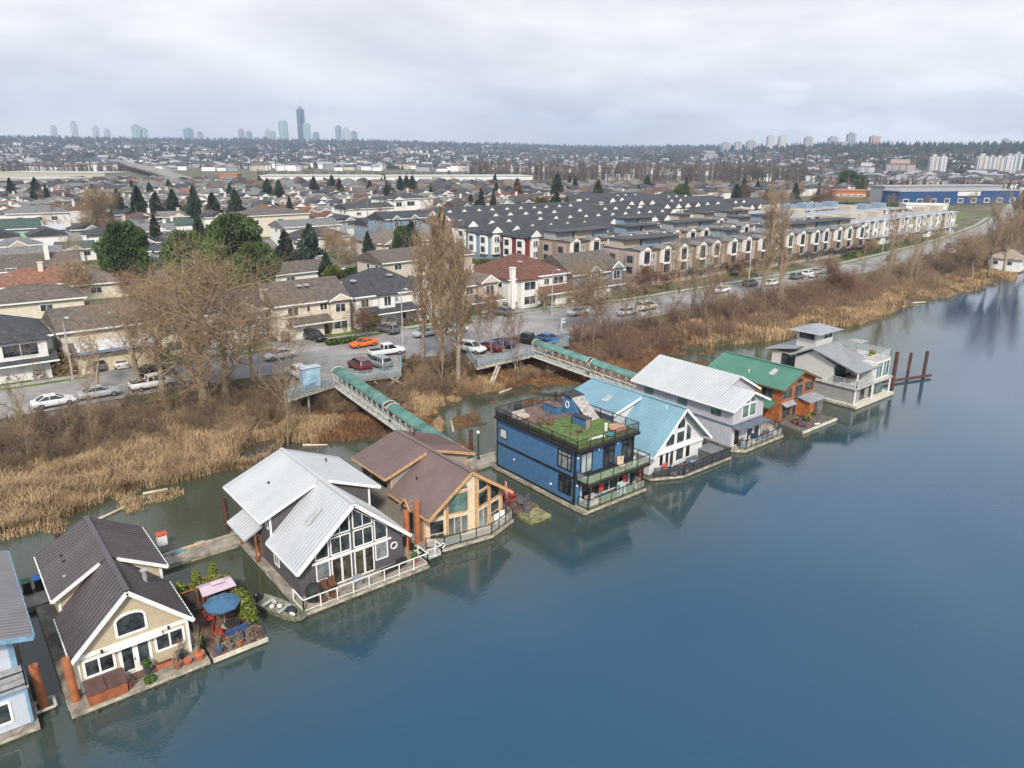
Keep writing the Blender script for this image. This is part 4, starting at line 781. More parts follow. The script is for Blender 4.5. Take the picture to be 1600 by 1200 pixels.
def car(kind, col, label, x, y, rz, z=None, group=None, cat=None, canopy=None):
    """rz: heading of the bonnet in degrees from +X"""
    key = (kind, col.name)
    if key in CARC:
        o = dup(CARC[key], (x, y, z if z is not None else 3.1), R(rz), label, group)
        if not group and 'group' in o: del o['group']
        return o
    t = thing({'sedan': 'sedan', 'suv': 'suv', 'pickup': 'pickup_truck', 'sport': 'sports_car', 'van': 'van'}[kind], label, cat or {'sedan': 'car', 'suv': 'suv', 'pickup': 'pickup truck', 'sport': 'sports car', 'van': 'van'}[kind], (x, y, z if z is not None else 3.1), R(rz), group)
    prof = {'sedan': (4.6, .9, [(-2.3, .55, .80), (-2.15, .38, .95), (-1.3, .3, 1.0), (0, .28, .98), (1.0, .28, .95), (1.9, .3, .82), (2.22, .4, .66), (2.3, .5, .55)], [(-1.75, .98), (-.95, 1.42), (.25, 1.44), (1.15, .96)]),
            'sport': (4.4, .95, [(-2.2, .55, .85), (-2.05, .35, .98), (-1.2, .26, .92), (0, .24, .86), (1.0, .24, .84), (1.8, .26, .7), (2.1, .34, .55), (2.2, .42, .48)], [(-1.6, .9), (-.7, 1.2), (.1, 1.22), (.95, .84)]),
            'suv': (4.6, .93, [(-2.3, .5, 1.0), (-2.2, .4, 1.12), (-1.3, .34, 1.12), (0, .34, 1.1), (1.1, .34, 1.06), (1.9, .36, .98), (2.22, .45, .8), (2.3, .55, .65)], [(-2.2, 1.1), (-1.95, 1.66), (.35, 1.7), (1.15, 1.06)]),
            'van': (4.9, .95, [(-2.4, .5, 1.1), (-2.35, .4, 1.2), (-1.3, .34, 1.2), (0, .34, 1.15), (1.2, .34, 1.06), (2.0, .36, .95), (2.3, .45, .8), (2.4, .55, .65)], [(-2.33, 1.15), (-2.1, 1.75), (.5, 1.8), (1.6, 1.04)]),
            'pickup': (5.5, .96, [(-2.75, .6, 1.0), (-2.7, .5, 1.12), (-1.7, .42, 1.12), (0, .42, 1.12), (1.2, .42, 1.1), (2.2, .42, 1.04), (2.65, .5, .95), (2.75, .6, .75)], [(-.75, 1.12), (-.6, 1.76), (.75, 1.8), (1.45, 1.1)])}[kind]
    Lg, hw, st, cab = prof; rings = []
    for i, (a, zb, zt) in enumerate(st):
        w_ = hw * (.84 if i in (0, len(st) - 1) else .95 if i in (1, len(st) - 2) else 1); zm = zb + (zt - zb) * .62
        rings.append([(a, -w_ * .9, zb), (a, -w_, zb + .14), (a, -w_, zm), (a, -w_ * .86, zt), (a, w_ * .86, zt), (a, w_, zm), (a, w_, zb + .14), (a, w_ * .9, zb)])
    obj('body', loft(rings, 8), col, t, smooth=False)
    (a0, z0), (a1, z1), (a2, z2), (a3, z3) = cab; wb, wt = hw * .86, hw * .68
    V = [(a0, -wb, z0 - .03), (a0, wb, z0 - .03), (a1, wt, z1 - .05), (a1, -wt, z1 - .05), (a3, -wb, z3 - .03), (a3, wb, z3 - .03), (a2, wt, z2 - .05), (a2, -wt, z2 - .05)]
    g = MB(); g.add(V, [(0, 3, 2, 1), (4, 5, 6, 7), (0, 4, 7, 3), (1, 2, 6, 5), (3, 7, 6, 2)]); obj('windows', g, CG, t)
    rf = MB(); rf.pris([(a1 - .03, -wt - .02, z1 - .05), (a2 + .03, -wt - .02, z2 - .05), (a2 + .03, wt + .02, z2 - .05), (a1 - .03, wt + .02, z1 - .05)], (0, 0, .06))
    for sg in (-1, 1):
        rf.bar((a0, sg * wb, z0), (a1, sg * wt, z1 - .03), .09); rf.bar((a3, sg * wb, z3), (a2, sg * wt, z2 - .03), .07); am = (a1 + a2) / 2 - .1; rf.bar((am, sg * (wb + .01), z0), (am, sg * (wt + .01), z1 - .03), .07)
        if kind in ('suv', 'van'): am = a1 + .45; rf.bar((am, sg * (wb + .01), z0), (am, sg * (wt + .01), z1 - .03), .1)
    obj('roof', rf, col, t)
    wx = Lg * .305
    for sx in (-wx, wx + .03):
        for sy in (-1, 1):
            wv = obj('wheel', MB().tube((sx, sy * (hw - .24), .33), (sx, sy * (hw + .012), .33), .33, n=14), TYRE, t); obj('rim', MB().tube((sx, sy * (hw - .02), .33), (sx, sy * (hw + .022), .33), .2, n=10), RIM, wv)
    for sy in (-1, 1):
        obj('headlight', MB().box(Lg / 2 - .22, Lg / 2 - .04, sy * hw * .62 - .16, sy * hw * .62 + .16, st[-2][2] - .16, st[-2][2] - .02), HL, t)
        obj('taillight', MB().box(-Lg / 2 - .012, -Lg / 2 + .1, sy * hw * .64 - .14, sy * hw * .64 + .14, st[0][2] - .22, st[0][2] - .05), TL, t)
    b = MB(); b.box(-Lg / 2 - .02, -Lg / 2 + .08, -hw * .8, hw * .8, .3, .5); b.box(Lg / 2 - .08, Lg / 2 + .02, -hw * .8, hw * .8, .28, .46); obj('bumper', b, PLA if kind in ('suv', 'pickup') else col, t)
    if kind == 'pickup': obj('bed', MB().box(-2.6, -.85, -.74, .74, 1.08, 1.135), PLA, t)
    CARC[key] = reg(t); return t
pW, pS, pB, pO, pR, pN, pG, pD = paint('white', (.62, .62, .62)), paint('silver', (.36, .37, .38)), paint('black', (.015, .015, .018)), paint('orange', (.62, .13, .015)), paint('red', (.11, .012, .016)), paint('navy', (.012, .03, .11)), paint('grey', (.11, .12, .13)), paint('blue', (.012, .09, .26))
def C(kind, col, px, py, rz, label, z=3.1, **k): p = at(px, py, z); return car(kind, col, label, p.x, p.y, rz, z, **k)
C('sedan', pW, 85, 634, 2, 'white sedan parked furthest left along the near side of the road'); C('sedan', pS, 156, 620, 1, 'silver sedan parked behind the white pickup on the road side')
C('pickup', pW, 240, 606, 1, 'white pickup truck partly behind bare saplings on the near road side'); C('sedan', pW, 437, 560, 181, 'white sedan on the far road side by the cream house driveway')
C('sport', pO, 568, 541, 180, 'orange sports car with rear wing parked on the far side of the road'); C('pickup', pW, 604, 555, -5, 'white pickup truck with open black bed beside the left platform')
C('suv', pG, 358, 550, 100, 'grey car on a driveway behind the big bare tree'); C('sedan', pS, 350, 555, 175, 'pale sedan half hidden by the big bare tree'); C('suv', pG, 152, 577, 90, 'grey car before the blue trimmed garage'); C('sedan', pW, 186, 573, 92, 'white car before the blue trimmed garage'); C('sedan', pB, 243, 585, 0, 'black sedan on the far road side behind the white pickup')
C('suv', pB, 492, 532, -80, 'black suv on the driveway of the cream two storey house'); C('suv', pG, 606, 520, 100, 'dark suv in the driveway of the dark roofed brick house')
C('sedan', pS, 665, 525, 182, 'grey sedan behind the tall poplars on the road'); C('sedan', pW, 711, 520, 182, 'white sedan just right of the tall poplars on the far side'); C('suv', pG, 782, 492, 100, 'black grey van in the driveway of the brown roofed house')
C('sedan', pW, 903, 492, 183, 'white sedan driving alone in front of the grey gabled house'); C('sedan', pS, 980, 492, 0, 'silver sedan by the near bushes right of the bare street tree'); C('van', mat('paint_beige', (.42, .38, .3), .3), 1010, 484, 2, 'beige van parked behind the silver sedan by the bushes')
C('sedan', pW, 1127, 457, 182, 'white sedan on the far verge before the brown townhouse row')
for i, (px, py, kd, cl, lb) in enumerate([(1205, 446, 'sedan', pW, 'white car glimpsed between two tall poplars on the road'), (1172, 447, 'suv', pG, 'dark suv beside the road lamp'), (1245, 436, 'suv', pG, 'dark grey suv second in the parked line before the brown townhouses'), (1262, 431, 'sedan', pW, 'white sedan in the parked line behind the dark suv'), (1276, 428, 'sedan', pS, 'silver sedan at the far end of the parked line'), (1252, 449, 'sedan', pW, 'nearest white sedan on the near kerb opposite the parked line'), (1270, 441, 'suv', pW, 'white suv behind the nearest white sedan on the near kerb'), (1392, 407, 'suv', pG, 'grey suv before the orange panelled townhouses'), (1488, 396, 'sedan', pW, 'white car far right on the road'), (1483, 386, 'sedan', pG, 'small grey car far along the road'), (1497, 380, 'sedan', pS, 'silver car far along the road beside the lawn'), (1522, 385, 'sedan', pW, 'farthest white car near the road bend')]): C(kd, cl, px, py, 2 + i, lb)
C('suv', pR, 562, 577, 88, 'dark red hatchback on the left parking platform', 3.14); C('suv', mat('paint_sage', (.20, .25, .25), .25), 592, 573, 95, 'grey green suv beside the red car on the left platform', 3.14); C('suv', pW, 466, 588, 88, 'white suv on the left platform beside the pale blue shelter', 3.14)
C('suv', pW, 737, 550, -72, 'white suv with black roof on the right platform', 3.14); C('sedan', pR, 765, 547, 100, 'dark red sedan in the middle of the right platform', 3.14); C('sedan', pN, 784, 541, 100, 'navy blue sedan beside the red one on the right platform', 3.14); C('pickup', pB, 825, 537, 110, 'black pickup at the head of the right gangway', 3.14); C('sedan', pD, 852, 534, 100, 'bright blue car half behind the right gangway canopy', 3.14)
# inland street cars
for px, py, kd, cl, rz, lb in [(437, 406, 'suv', pG, 60, 'dark green suv on the cul-de-sac, farthest left'), (455, 413, 'sedan', pG, 60, 'grey sedan in the cul-de-sac'), (475, 418, 'sedan', pB, 50, 'black sedan nearest in the cul-de-sac'), (467, 398, 'suv', pB, 20, 'black suv on a driveway past the cul-de-sac'), (507, 409, 'van', pW, 10, 'white van beside the cul-de-sac lawn'), (445, 425, 'van', pW, 15, 'white camper behind the brown bungalow'), (600, 434, 'sedan', pN, 15, 'navy car beside the long white house')]: C(kd, cl, px, py, rz, lb)
# ---------------------------------------------------------------- things on the decks
PLASW = MATS['white_plastic']
def bush(seed, r, h, n=500, col=False, cone=0.5):
    g = np.random.RandomState(seed); u = g.rand(n); zz = h * (.04 + .96 * u ** .8); rr = r * np.sqrt(g.rand(n)) ** .55 * np.clip(1.15 - cone * (zz / h) ** 1.6 * 1.15, .05, 1) * (.85 + .3 * g.rand(n)); th = g.rand(n) * 6.283
    c = np.stack([rr * np.cos(th), rr * np.sin(th), zz], 1); s = .07 + .07 * g.rand(n, 1)
    a = g.randn(n, 3); a /= np.linalg.norm(a, axis=1, keepdims=True); b = g.randn(n, 3); b = np.cross(a, b); b /= np.linalg.norm(b, axis=1, keepdims=True)
    V = np.stack([c - a * s, c + b * s * .6, c + a * s, c - b * s * .6], 1).reshape(-1, 3); return V, np.arange(4 * n).reshape(-1, 4)
HEDG = mat('cedar_foliage', (.13, .16, .022), .8, .5, 3, objvar=.25); YEL = mat('golden_foliage', (.26, .22, .05), .8, .4, 3); DRY = mat('dry_plant', (.20, .14, .10), .9, .4, 4); LEAF = mat('fresh_leaves', (.06, .12, .02), .7, .4, 5)
def plant(x, y, z, r, h, label, m=HEDG, name='cedar_shrub', cat='shrub', seed=0, n=500, cone=.6, pot=None, group=None):
    t = thing(name, label, cat, (x, y, z), 0, group); V, Fq_ = bush(seed, r, h, n, cone=cone)
    if pot:
        pr_, ph, pm_ = pot; b = MB(); b.lathe((0, 0, 0), [(pr_ * .7, 0), (pr_, ph), (pr_ * 1.08, ph), (pr_ * 1.08, ph - .05), (pr_ * .85, ph - .05)], 14); obj('pot', b, pm_, t); V = V + np.array([0, 0, ph - .05])
    obj('foliage', fastmesh('foliage', V, Fq_, m), None, t); return t
X0, Y0 = 10.7, 43.95
t = thing('garden_float', 'low planked garden float tied to the right side of the cream home', 'float', (X0, Y0, 0)); obj('float', MB().box(0, 3.55, 0, 8.6, -.4, .3), CONC, t); obj('deck', MB().box(.02, 3.5, .1, 8.55, .305, .36), mat('red_brown_deck', (.14, .085, .06), .8, .2, 1.5, kind='plank', p=.14), t); obj('deck_edge', MB().box(-.05, 3.6, -.12, -.01, .1, .4), MATS['pale_edge'], t)
for i, (x, y, r, h, w_) in enumerate([(13.8, 45.3, .5, 2.4, 'nearest the water'), (13.85, 46.2, .52, 2.5, 'second from the water'), (13.8, 47.2, .5, 2.3, 'third from the water'), (13.9, 48.6, .42, 1.7, 'beside the pink canopy'), (13.6, 50.4, .4, 1.7, 'behind the pink canopy'), (12.2, 52.0, .4, 2.1, 'left of the golden shrubs'), (13.5, 52.4, .4, 2.0, 'at the back corner of the garden float'), (10.9, 51.4, .38, 1.9, 'against the cream home')]):
    plant(x, y, .36, r, h, 'upright green cedar shrub ' + w_, seed=i, n=700, group='cedar shrubs on the garden float')
for i, (x, y, r, h, w_) in enumerate([(12.9, 51.6, .7, 1.3, 'loose golden shrub between the cedars'), (13.9, 51.2, .6, 1.3, 'golden shrub at the far corner of the garden float'), (11.5, 52.3, .45, .8, 'low golden shrub behind the swing seat')]): plant(x, y, .36, r, h, w_, YEL, 'golden_shrub', seed=20 + i, n=600, cone=.2)
def umbrella(x, y, z, h, r, n, m, label, drop=.35, name='patio_umbrella'):
    t = thing(name, label, 'umbrella', (x, y, z)); b = MB(); V = [(0, 0, h)] + [(r * math.cos(6.2832 * (i + .5) / n), r * math.sin(6.2832 * (i + .5) / n), h - drop) for i in range(n)] + [(r * math.cos(6.2832 * (i + .5) / n), r * math.sin(6.2832 * (i + .5) / n), h - drop - .12) for i in range(n)]
    b.add(V, [(0, i + 1, (i + 1) % n + 1) for i in range(n)] + [(i + 1, i + 1 + n, (i + 1) % n + 1 + n, (i + 1) % n + 1) for i in range(n)]); obj('canopy', b, m, t)
    b = MB(); b.tube((0, 0, 0), (0, 0, h + .1), .03)
    for i in range(n): b.tube((0, 0, h - .05), (r * .97 * math.cos(6.2832 * (i + .5) / n), r * .97 * math.sin(6.2832 * (i + .5) / n), h - drop - .02), .012, n=4)
    b.lathe((0, 0, 0), [(.28, 0), (.28, .08), (.06, .12)], 10); obj('pole', b, GREYM, t)
umbrella(12.45, 46.9, .36, 2.3, 1.25, 8, mat('slate_blue_canvas', (.045, .12, .21), .9, .08), 'wide blue octagonal patio umbrella on the garden float')
t = thing('garden_canopy', 'faded pink fabric canopy on a frame behind the blue umbrella', 'canopy', (12.7, 49.0, .36)); b = MB(); b.slab((-1.1, .1, 2.3), (1.15, .1, 2.3), (1.2, -.75, 2.05), (-1.15, -.75, 2.05), .03); b.slab((1.15, .1, 2.3), (-1.1, .1, 2.3), (-1.15, .85, 2.05), (1.2, .85, 2.05), .03); b.slab((-.3, .15, 2.45), (.55, .15, 2.45), (.6, -.2, 2.36), (-.3, -.2, 2.36), .03); obj('canopy', b, mat('faded_pink_canvas', (.46, .36, .42), .9, .06), t)
b = MB()
for x, y in ((-1.1, -.7), (1.15, -.7), (-1.1, .8), (1.15, .8)): b.tube((x, y, 0), (x, y, 2.05), .03)
obj('post', b, CED, t)
t = thing('swing_seat', 'brown slatted swing seat with high back near the cream wall', 'swing seat', (11.3, 50.2, .36), R(0)); b = MB(); b.box(-.75, .75, -.1, 0, .5, 1.5); obj('backrest', b, mat('dark_brown_slats', (.06, .04, .035), .8, kind='vert', p=.12), t); obj('seat', MB().box(-.75, .75, -.75, -.11, .42, .5), MATS['dark_brown_slats'], t)
b = MB(); [b.bar((x, y, 0), (x, -.35, 1.9), .06) for x in (-.9, .9) for y in (-1.0, .3)]; b.bar((-.95, -.35, 1.9), (.95, -.35, 1.9), .07); obj('frame', b, CED, t)
BL2 = mat('navy_cushion', (.03, .06, .16), .9); REDP = mat('red_painted_wood', (.30, .035, .03), .6)
t = thing('garden_bench', 'red framed garden sofa with navy blue cushions seen from behind', 'sofa', (12.75, 44.95, .36), R(6)); obj('backrest', MB().box(-.8, .8, -.12, .06, .35, 1.0), BL2, t); obj('seat', MB().box(-.75, .75, .065, .65, .32, .5), BL2, t); b = MB(); [b.box(x - .05, x + .05, -.1, .7, 0, .62) for x in (-.87, .87)]; b.box(-.82, .82, .0, .66, .2, .31); obj('frame', b, REDP, t)
t = thing('round_table', 'round dark table between the sofa and the blue umbrella', 'table', (12.7, 45.95, .36)); b = MB(); b.lathe((0, 0, .68), [(.55, 0), (.55, .05)], 20); obj('tabletop', b, mat('dark_table', (.04, .035, .035), .4), t); b = MB(); b.lathe((0, 0, 0), [(.25, 0), (.06, .06), (.06, .68)], 10); obj('leg', b, BLK, t)
for x, y, rz, lb in ((11.75, 46.1, 60, 'red wooden chair on the left of the round table'), (13.5, 46.2, -60, 'red wooden chair on the right of the round table'), (11.75, 48.0, 80, 'orange wooden chair beside the pink canopy')):
    t = thing('garden_chair', lb, 'chair', (x, y, .36), R(rz), 'garden chairs around the round table'); obj('seat', MB().box(-.28, .28, -.28, .28, .38, .44), REDP, t); obj('backrest', MB().box(-.28, .28, .25, .31, .45, .98), REDP, t)
    for sx, sy in ((-1, -1), (1, -1), (-1, 1), (1, 1)): obj('leg', MB().box(sx * .25 - .03, sx * .25 + .03, sy * .25 - .03, sy * .25 + .03, 0, .375), REDP, t)
def bare_pot(x, y, z, pr_, ph, pm_, h, label, name='potted_plant', leaf=None, n=14, seed=0):
    t = thing(name, label, 'potted plant', (x, y, z)); b = MB(); b.lathe((0, 0, 0), [(pr_ * .7, 0), (pr_, ph * .9), (pr_ * 1.12, ph * .9), (pr_ * 1.12, ph), (pr_ * .9, ph), (pr_ * .85, ph - .04)], 14); p_ = obj('pot', b, pm_, t); 
    if h:
        q_ = random.Random(seed); b = MB()
        for i in range(n):
            a = q_.random() * 6.28; k = q_.random() * .3 * h; m_ = Vector((k * .5 * math.cos(a), k * .5 * math.sin(a), ph + h * .5)); e_ = Vector((k * 1.2 * math.cos(a + .3), k * 1.2 * math.sin(a + .3), ph + h * (.7 + .3 * q_.random()))); b.tube((0, 0, ph - .05), m_, .02, .014, 4); b.tube(m_, e_, .014, .006, 4); b.tube(m_, e_ + Vector((.12 * math.sin(a * 3), .12 * math.cos(a * 3), -.1)), .01, .005, 4)
        obj('stems', b, mat('pale_twigs', (.26, .19, .13), .9), t)
    if leaf: V, Fq_ = bush(seed, pr_ * 1.2, .5, 200, cone=.2); obj('foliage', fastmesh('foliage', V * .9 + np.array([0, 0, ph]), Fq_, leaf), None, t)
    return t
Z = .44
bare_pot(9.95, 44.35, Z, .33, .5, TERRA, 1.9, 'largest terracotta pot with tall bare stems at the float corner', seed=1); bare_pot(9.2, 44.3, Z, .25, .35, TERRA, 0, 'small empty terracotta pot second from the corner'); bare_pot(8.6, 44.3, Z, .27, .45, mat('brown_pot', (.22, .10, .07)), 1.0, 'brown pot with a thin stem below the right window', seed=3)
bare_pot(9.0, 45.1, Z, .25, .6, mat('slate_pot', (.05, .06, .07)), 1.1, 'tall slate pot with a slender standard plant at the cream wall corner', seed=4); bare_pot(7.0, 44.9, Z, .24, .5, MATS['slate_pot'], 0, 'slate square pot of green leaves beside the french doors', leaf=LEAF, seed=5); bare_pot(5.75, 44.25, Z, .26, .45, mat('red_pot', (.2, .06, .05)), .5, 'dark red pot right beside the hot tub', seed=6)
bare_pot(11.2, 44.4, .36, .3, .42, mat('blue_glazed_pot', (.06, .10, .15), .3), 1.2, 'blue glazed pot with pale stems on the garden float', seed=7); bare_pot(10.4, 45.4, Z, .22, .4, BLK, .4, 'black pot in the corner by the white trim', leaf=LEAF, seed=8)
for i in range(4): bare_pot(11.9 + i * .62, 44.3 + .06 * (i % 2), .36, .22, .35, [mat('grey_pot', (.16, .15, .14)), TERRA][i % 2], .7, ['grey pot of dry stems next to the blue glazed pot', 'terracotta pot of dry stems in front of the navy sofa', 'grey pot of dry grey stems right of the planter box', 'terracotta pot of dry stems at the far corner of the garden float'][i], n=30, seed=30 + i)
plant(11.6, 44.75, .36, .35, .6, 'dry brown bush behind the glazed pot', DRY, 'dry_bush', seed=40, n=300, cone=.2); plant(13.6, 44.45, .36, .5, .7, 'wide dry grey bush on the corner of the garden float', DRY, 'dry_bush', seed=41, n=500, cone=.2); plant(6.9, 44.15, Z, .32, .2, 'low green plants spilling over the front edge of the cream float', LEAF, 'low_plants', 'plant', seed=42, n=350, cone=.1)
single('planter_box', MB().box(-.35, .35, -.25, .25, 0, .55).box(-.4, .4, -.3, .3, .552, .6), mat('grey_wicker', (.10, .10, .10), .8, .3, 8), 'grey wicker planter box in front of the navy sofa', 'planter', (12.5, 44.6, .36))
b = MB(); b.box(-.5, .5, -.16, .16, 0, .28); b.box(-.44, .44, -.1, .1, .281, .3, 1); single('window_box', b, [TERRA, SOIL], 'long terracotta trough under the right window of the cream home', 'planter', (8.0, 45.05, Z))
t = thing('hot_tub', 'hot tub with folded brown cover at the left corner of the cream home', 'hot tub', (4.55, 44.72, .44)); obj('cabinet', MB().box(-1.05, 1.05, -.85, .6, 0, .72), mat('orange_brown_wood', (.28, .09, .035), .7, kind='vert', p=.1), t); b = MB(); b.box(-1.1, -.02, -.9, .64, .725, .86); b.box(.02, 1.1, -.9, .64, .725, .86); obj('cover', b, mat('brown_vinyl', (.10, .055, .05), .5), t)
# wheelie bins on the walkway, left
for x, y, c_, lb in ((2.35, 60.0, (.02, .03, .03), 'black wheeled bin with green lid behind the cream home'), (3.1, 60.05, (.02, .10, .30), 'wheeled bin with bright blue lid behind the cream home')):
    t = thing('wheeled_bin', lb, 'bin', (x, y, .42), 0, 'bins on the walkway'); b = MB(); b.pris([(-.26, -.26, 0), (.26, -.26, 0), (.26, .26, 0), (-.26, .26, 0)], (0, 0, .95)); obj('body', b, PLA, t); b = MB(); b.pris([(-.31, -.34, .955), (.31, -.34, .955), (.31, .3, 1.05), (-.31, .3, 1.05)], (0, 0, .06)); obj('lid', b, mat('lid_%.2f' % c_[2], (.03, .09, .04) if c_[2] < .1 else (.02, .16, .5), .4), t); obj('wheel', MB().tube((-.27, .25, .1), (.27, .25, .1), .1, n=10), TYRE, t)
# clutter on the walkway
p = at(254, 850, .42); t = thing('dock_cabinet', 'white and red cabinet on the walkway behind the cream home', 'cabinet', (p.x, p.y, .42)); obj('body', MB().box(-.35, .35, -.3, .3, 0, .9), WHT, t); obj('lid', MB().box(-.42, .42, -.36, .36, .905, 1.0), mat('red_sheet', (.5, .07, .03)), t)
for px, py, sz, c_, lb in ((278, 862, (.55, .3, .1), (.12, .22, .28), 'flat blue grey board on the walkway'), (296, 856, (1.0, .16, .12), (.55, .42, .2), 'yellow plank on the walkway'), (312, 849, (.4, .1, .12), (.4, .4, .38), 'pale paddle on the walkway'), (318, 851, (.08, .08, .14), (.6, .1, .05), 'small red buoy on the walkway')):
    p = at(px, py, .42); b = MB(); b.box(-sz[0], sz[0], -sz[1], sz[1], 0, sz[2]); b.box(-sz[0] * .6, sz[0] * .6, -sz[1] * .6, sz[1] * .6, sz[2] + .003, sz[2] + .05); single('dock_item', b, mat('item_' + lb[:12].replace(' ', '_'), c_), lb, 'dock gear', (p.x, p.y, .43))
# charcoal deck things
X0, Y0, Z = 18.0, 46.9, .45
t = thing('barbecue', 'barbecue under a black cover at the left end of the charcoal deck', 'barbecue', (X0 + .75, Y0 - .75, Z)); b = MB(); b.lathe((0, 0, 0), [(.62, 0), (.66, .6), (.6, .85), (.42, 1.1), (.15, 1.2)], 10); obj('cover', b, mat('black_cover', (.02, .02, .022), .8, bump=.6), t)
OBR = mat('dark_brown_wood', (.13, .06, .035), .7)
for x, y, rz, lb in ((1.7, -.5, 0, 'brown wooden chair right of the barbecue'), (2.4, -.4, 0, 'brown wooden chair beside the patio doors'), (1.0, -1.45, 90, 'brown wooden chair by the left railing corner'), (1.9, -1.55, 90, 'brown wooden chair at the front railing')):
    t = thing('deck_chair', lb, 'chair', (X0 + x, Y0 + y, Z), R(rz), 'wooden chairs on the charcoal deck'); obj('seat', MB().box(-.28, .28, -.28, .28, .36, .42), OBR, t); obj('backrest', MB().box(-.28, .28, .22, .28, .43, .95), OBR, t)
    for sx in (-1, 1): obj('leg', MB().box(sx * .25 - .03, sx * .25 + .03, -.25, .25, 0, .355), OBR, t)
t = thing('fire_table', 'round pale grey fire table in the middle of the charcoal deck', 'fire table', (X0 + 4.2, Y0 - 1.0, Z)); b = MB(); b.lathe((0, 0, 0), [(.3, 0), (.4, .3), (.42, .55), (.44, .6)], 16); obj('bowl', b, mat('grey_stone', (.25, .27, .28)), t)
single('sun_lounger', MB().box(-.9, .9, -.3, .3, .25, .33).box(.6, 1.1, -.3, .3, .331, .6).box(-.8, -.72, -.28, .28, 0, .25).box(.6, .68, -.28, .28, 0, .25), PLA, 'black lounger at the right end of the charcoal deck', 'lounger', (X0 + 7.2, Y0 - .9, Z), R(4))
single('side_table', MB().lathe((0, 0, 0), [(.05, 0), (.05, .45), (.3, .46), (.3, .5)], 12), PLA, 'small black table beside the lounger', 'table', (X0 + 8.4, Y0 - .6, Z)); bare_pot(X0 + 9.2, Y0 - 1.0, Z, .25, .35, TERRA, .3, 'terracotta pot in the railing corner of the charcoal deck', seed=50, leaf=LEAF)
t = thing('gangplank', 'short white railed ramp at the right corner of the charcoal deck', 'ramp', (28.3, 45.6, .4)); obj('deck', MB().box(0, 1.3, 0, .9, 0, .1), GREYM, t); railing(t, [(0, 0), (1.3, 0), (1.3, .9)], .1, .8, .8, WHT)
b = MB(); [b.box(i * .5, i * .5 + .35, -.3 + i * .7, .4 + i * .7, .0, .08) for i in range(3)]; single('boarding_steps', b, GREYM, 'galvanised steps between the charcoal and tan homes', 'steps', (28.0, 47.0, .5))
# skiff
t = thing('skiff', 'battered green aluminium skiff full of gear tied beside the charcoal home', 'boat', (16.35, 46.6, .02), R(-68)); hull = []
for a, w_, zb in ((-2.3, .62, .05), (-1, .72, 0), (.8, .7, 0), (1.7, .5, .05), (2.2, .28, .2)): hull.append([(a, -w_, .5), (a, -w_ * .8, zb), (a, w_ * .8, zb), (a, w_, .5), (a, w_ - .06, .5), (a, w_ * .78 - .04, zb + .08), (a, -w_ * .78 + .04, zb + .08), (a, -w_ + .06, .5)])
SK = mat('olive_paint', (.20, .21, .15), .6, .25, 3); obj('hull', loft(hull, 8), SK, t); b = MB(); b.box(-1.5, -1.2, -.6, .6, .36, .42); b.box(.1, .4, -.62, .62, .36, .42); obj('bench', b, GREYM, t); b = MB(); b.lathe((-2.45, 0, .3), [(.1, -.3), (.12, .1), (.22, .15), (.24, .45), (.15, .55)], 10); obj('outboard_motor', b, BLK, t)
for x, y, z, a, c_, lb, nm in ((.9, .1, .35, (.45, .35, .2), (.02, .02, .03), 'black bag in the bow of the skiff', 'bag'), (1.35, -.25, .45, (.3, .12, .1), (.6, .6, .55), 'white fender in the bow of the skiff', 'fender'), (-.3, .15, .3, (.22, .2, .12), (.65, .64, .6), 'white sack amidships in the skiff', 'sack'), (-.7, -.2, .3, (.2, .18, .15), (.6, .58, .52), 'pale bucket near the motor in the skiff', 'bucket'), (-1.0, .3, .3, (.25, .15, .15), (.4, .4, .38), 'grey crate near the stern of the skiff', 'crate'), (-.1, -.3, .38, (.9, .03, .03), (.45, .32, .2), 'wooden oar lying in the skiff', 'oar')):
    M_ = Matrix.Rotation(R(-68), 3, 'Z'); v_ = M_ @ Vector((x, y, 0)); b = MB(); b.lathe((0, 0, 0), [(.7, 0), (1, .4), (.9, 1.3), (.4, 1.8)], 8); b.v = [(p_[0] * a[0], p_[1] * a[1], p_[2] * a[2]) for p_ in b.v]; single('boat_' + nm, b, mat('gear_%.2f_%.2f' % (c_[0], c_[2]), c_, .7), lb, 'boat gear', (16.35 + v_.x, 46.6 + v_.y, z), R(-68))
# tan deck & side raft
t = thing('swim_raft', 'mossy little raft beside the tan home with chairs on it', 'raft', (40.3, 48.4, 0)); obj('deck', MB().box(-1.1, 1.3, -2.9, -.9, .0, .3), mat('mossy_planks', (.20, .19, .09), .9, .3, 2, kind='plank', p=.2), t); obj('deck', MB().box(-1.2, 1.6, -.89, 2.6, .0, .32), mat('red_dark_planks', (.12, .07, .05), .9, .3, 2, kind='plank', p=.2), t)
t = thing('closed_umbrella', 'closed pink striped patio umbrella beside the tan home', 'umbrella', (39.0, 48.9, .4)); b = MB(); b.lathe((0, 0, 0), [(.04, 0), (.04, 1.0), (.2, 1.05), (.16, 1.8), (.05, 2.7)], 8); obj('canopy', b, mat('pink_canvas', (.55, .20, .20), .9, .25, 6), t)
t = thing('closed_umbrella', 'second closed pink umbrella just behind the first', 'umbrella', (39.3, 49.4, .4)); b = MB(); b.lathe((0, 0, 0), [(.04, 0), (.04, 1.0), (.17, 1.05), (.14, 1.7), (.05, 2.5)], 8); obj('canopy', b, MATS['pink_canvas'], t)
DGR = mat('dark_grey_fabric', (.10, .10, .11), .9)
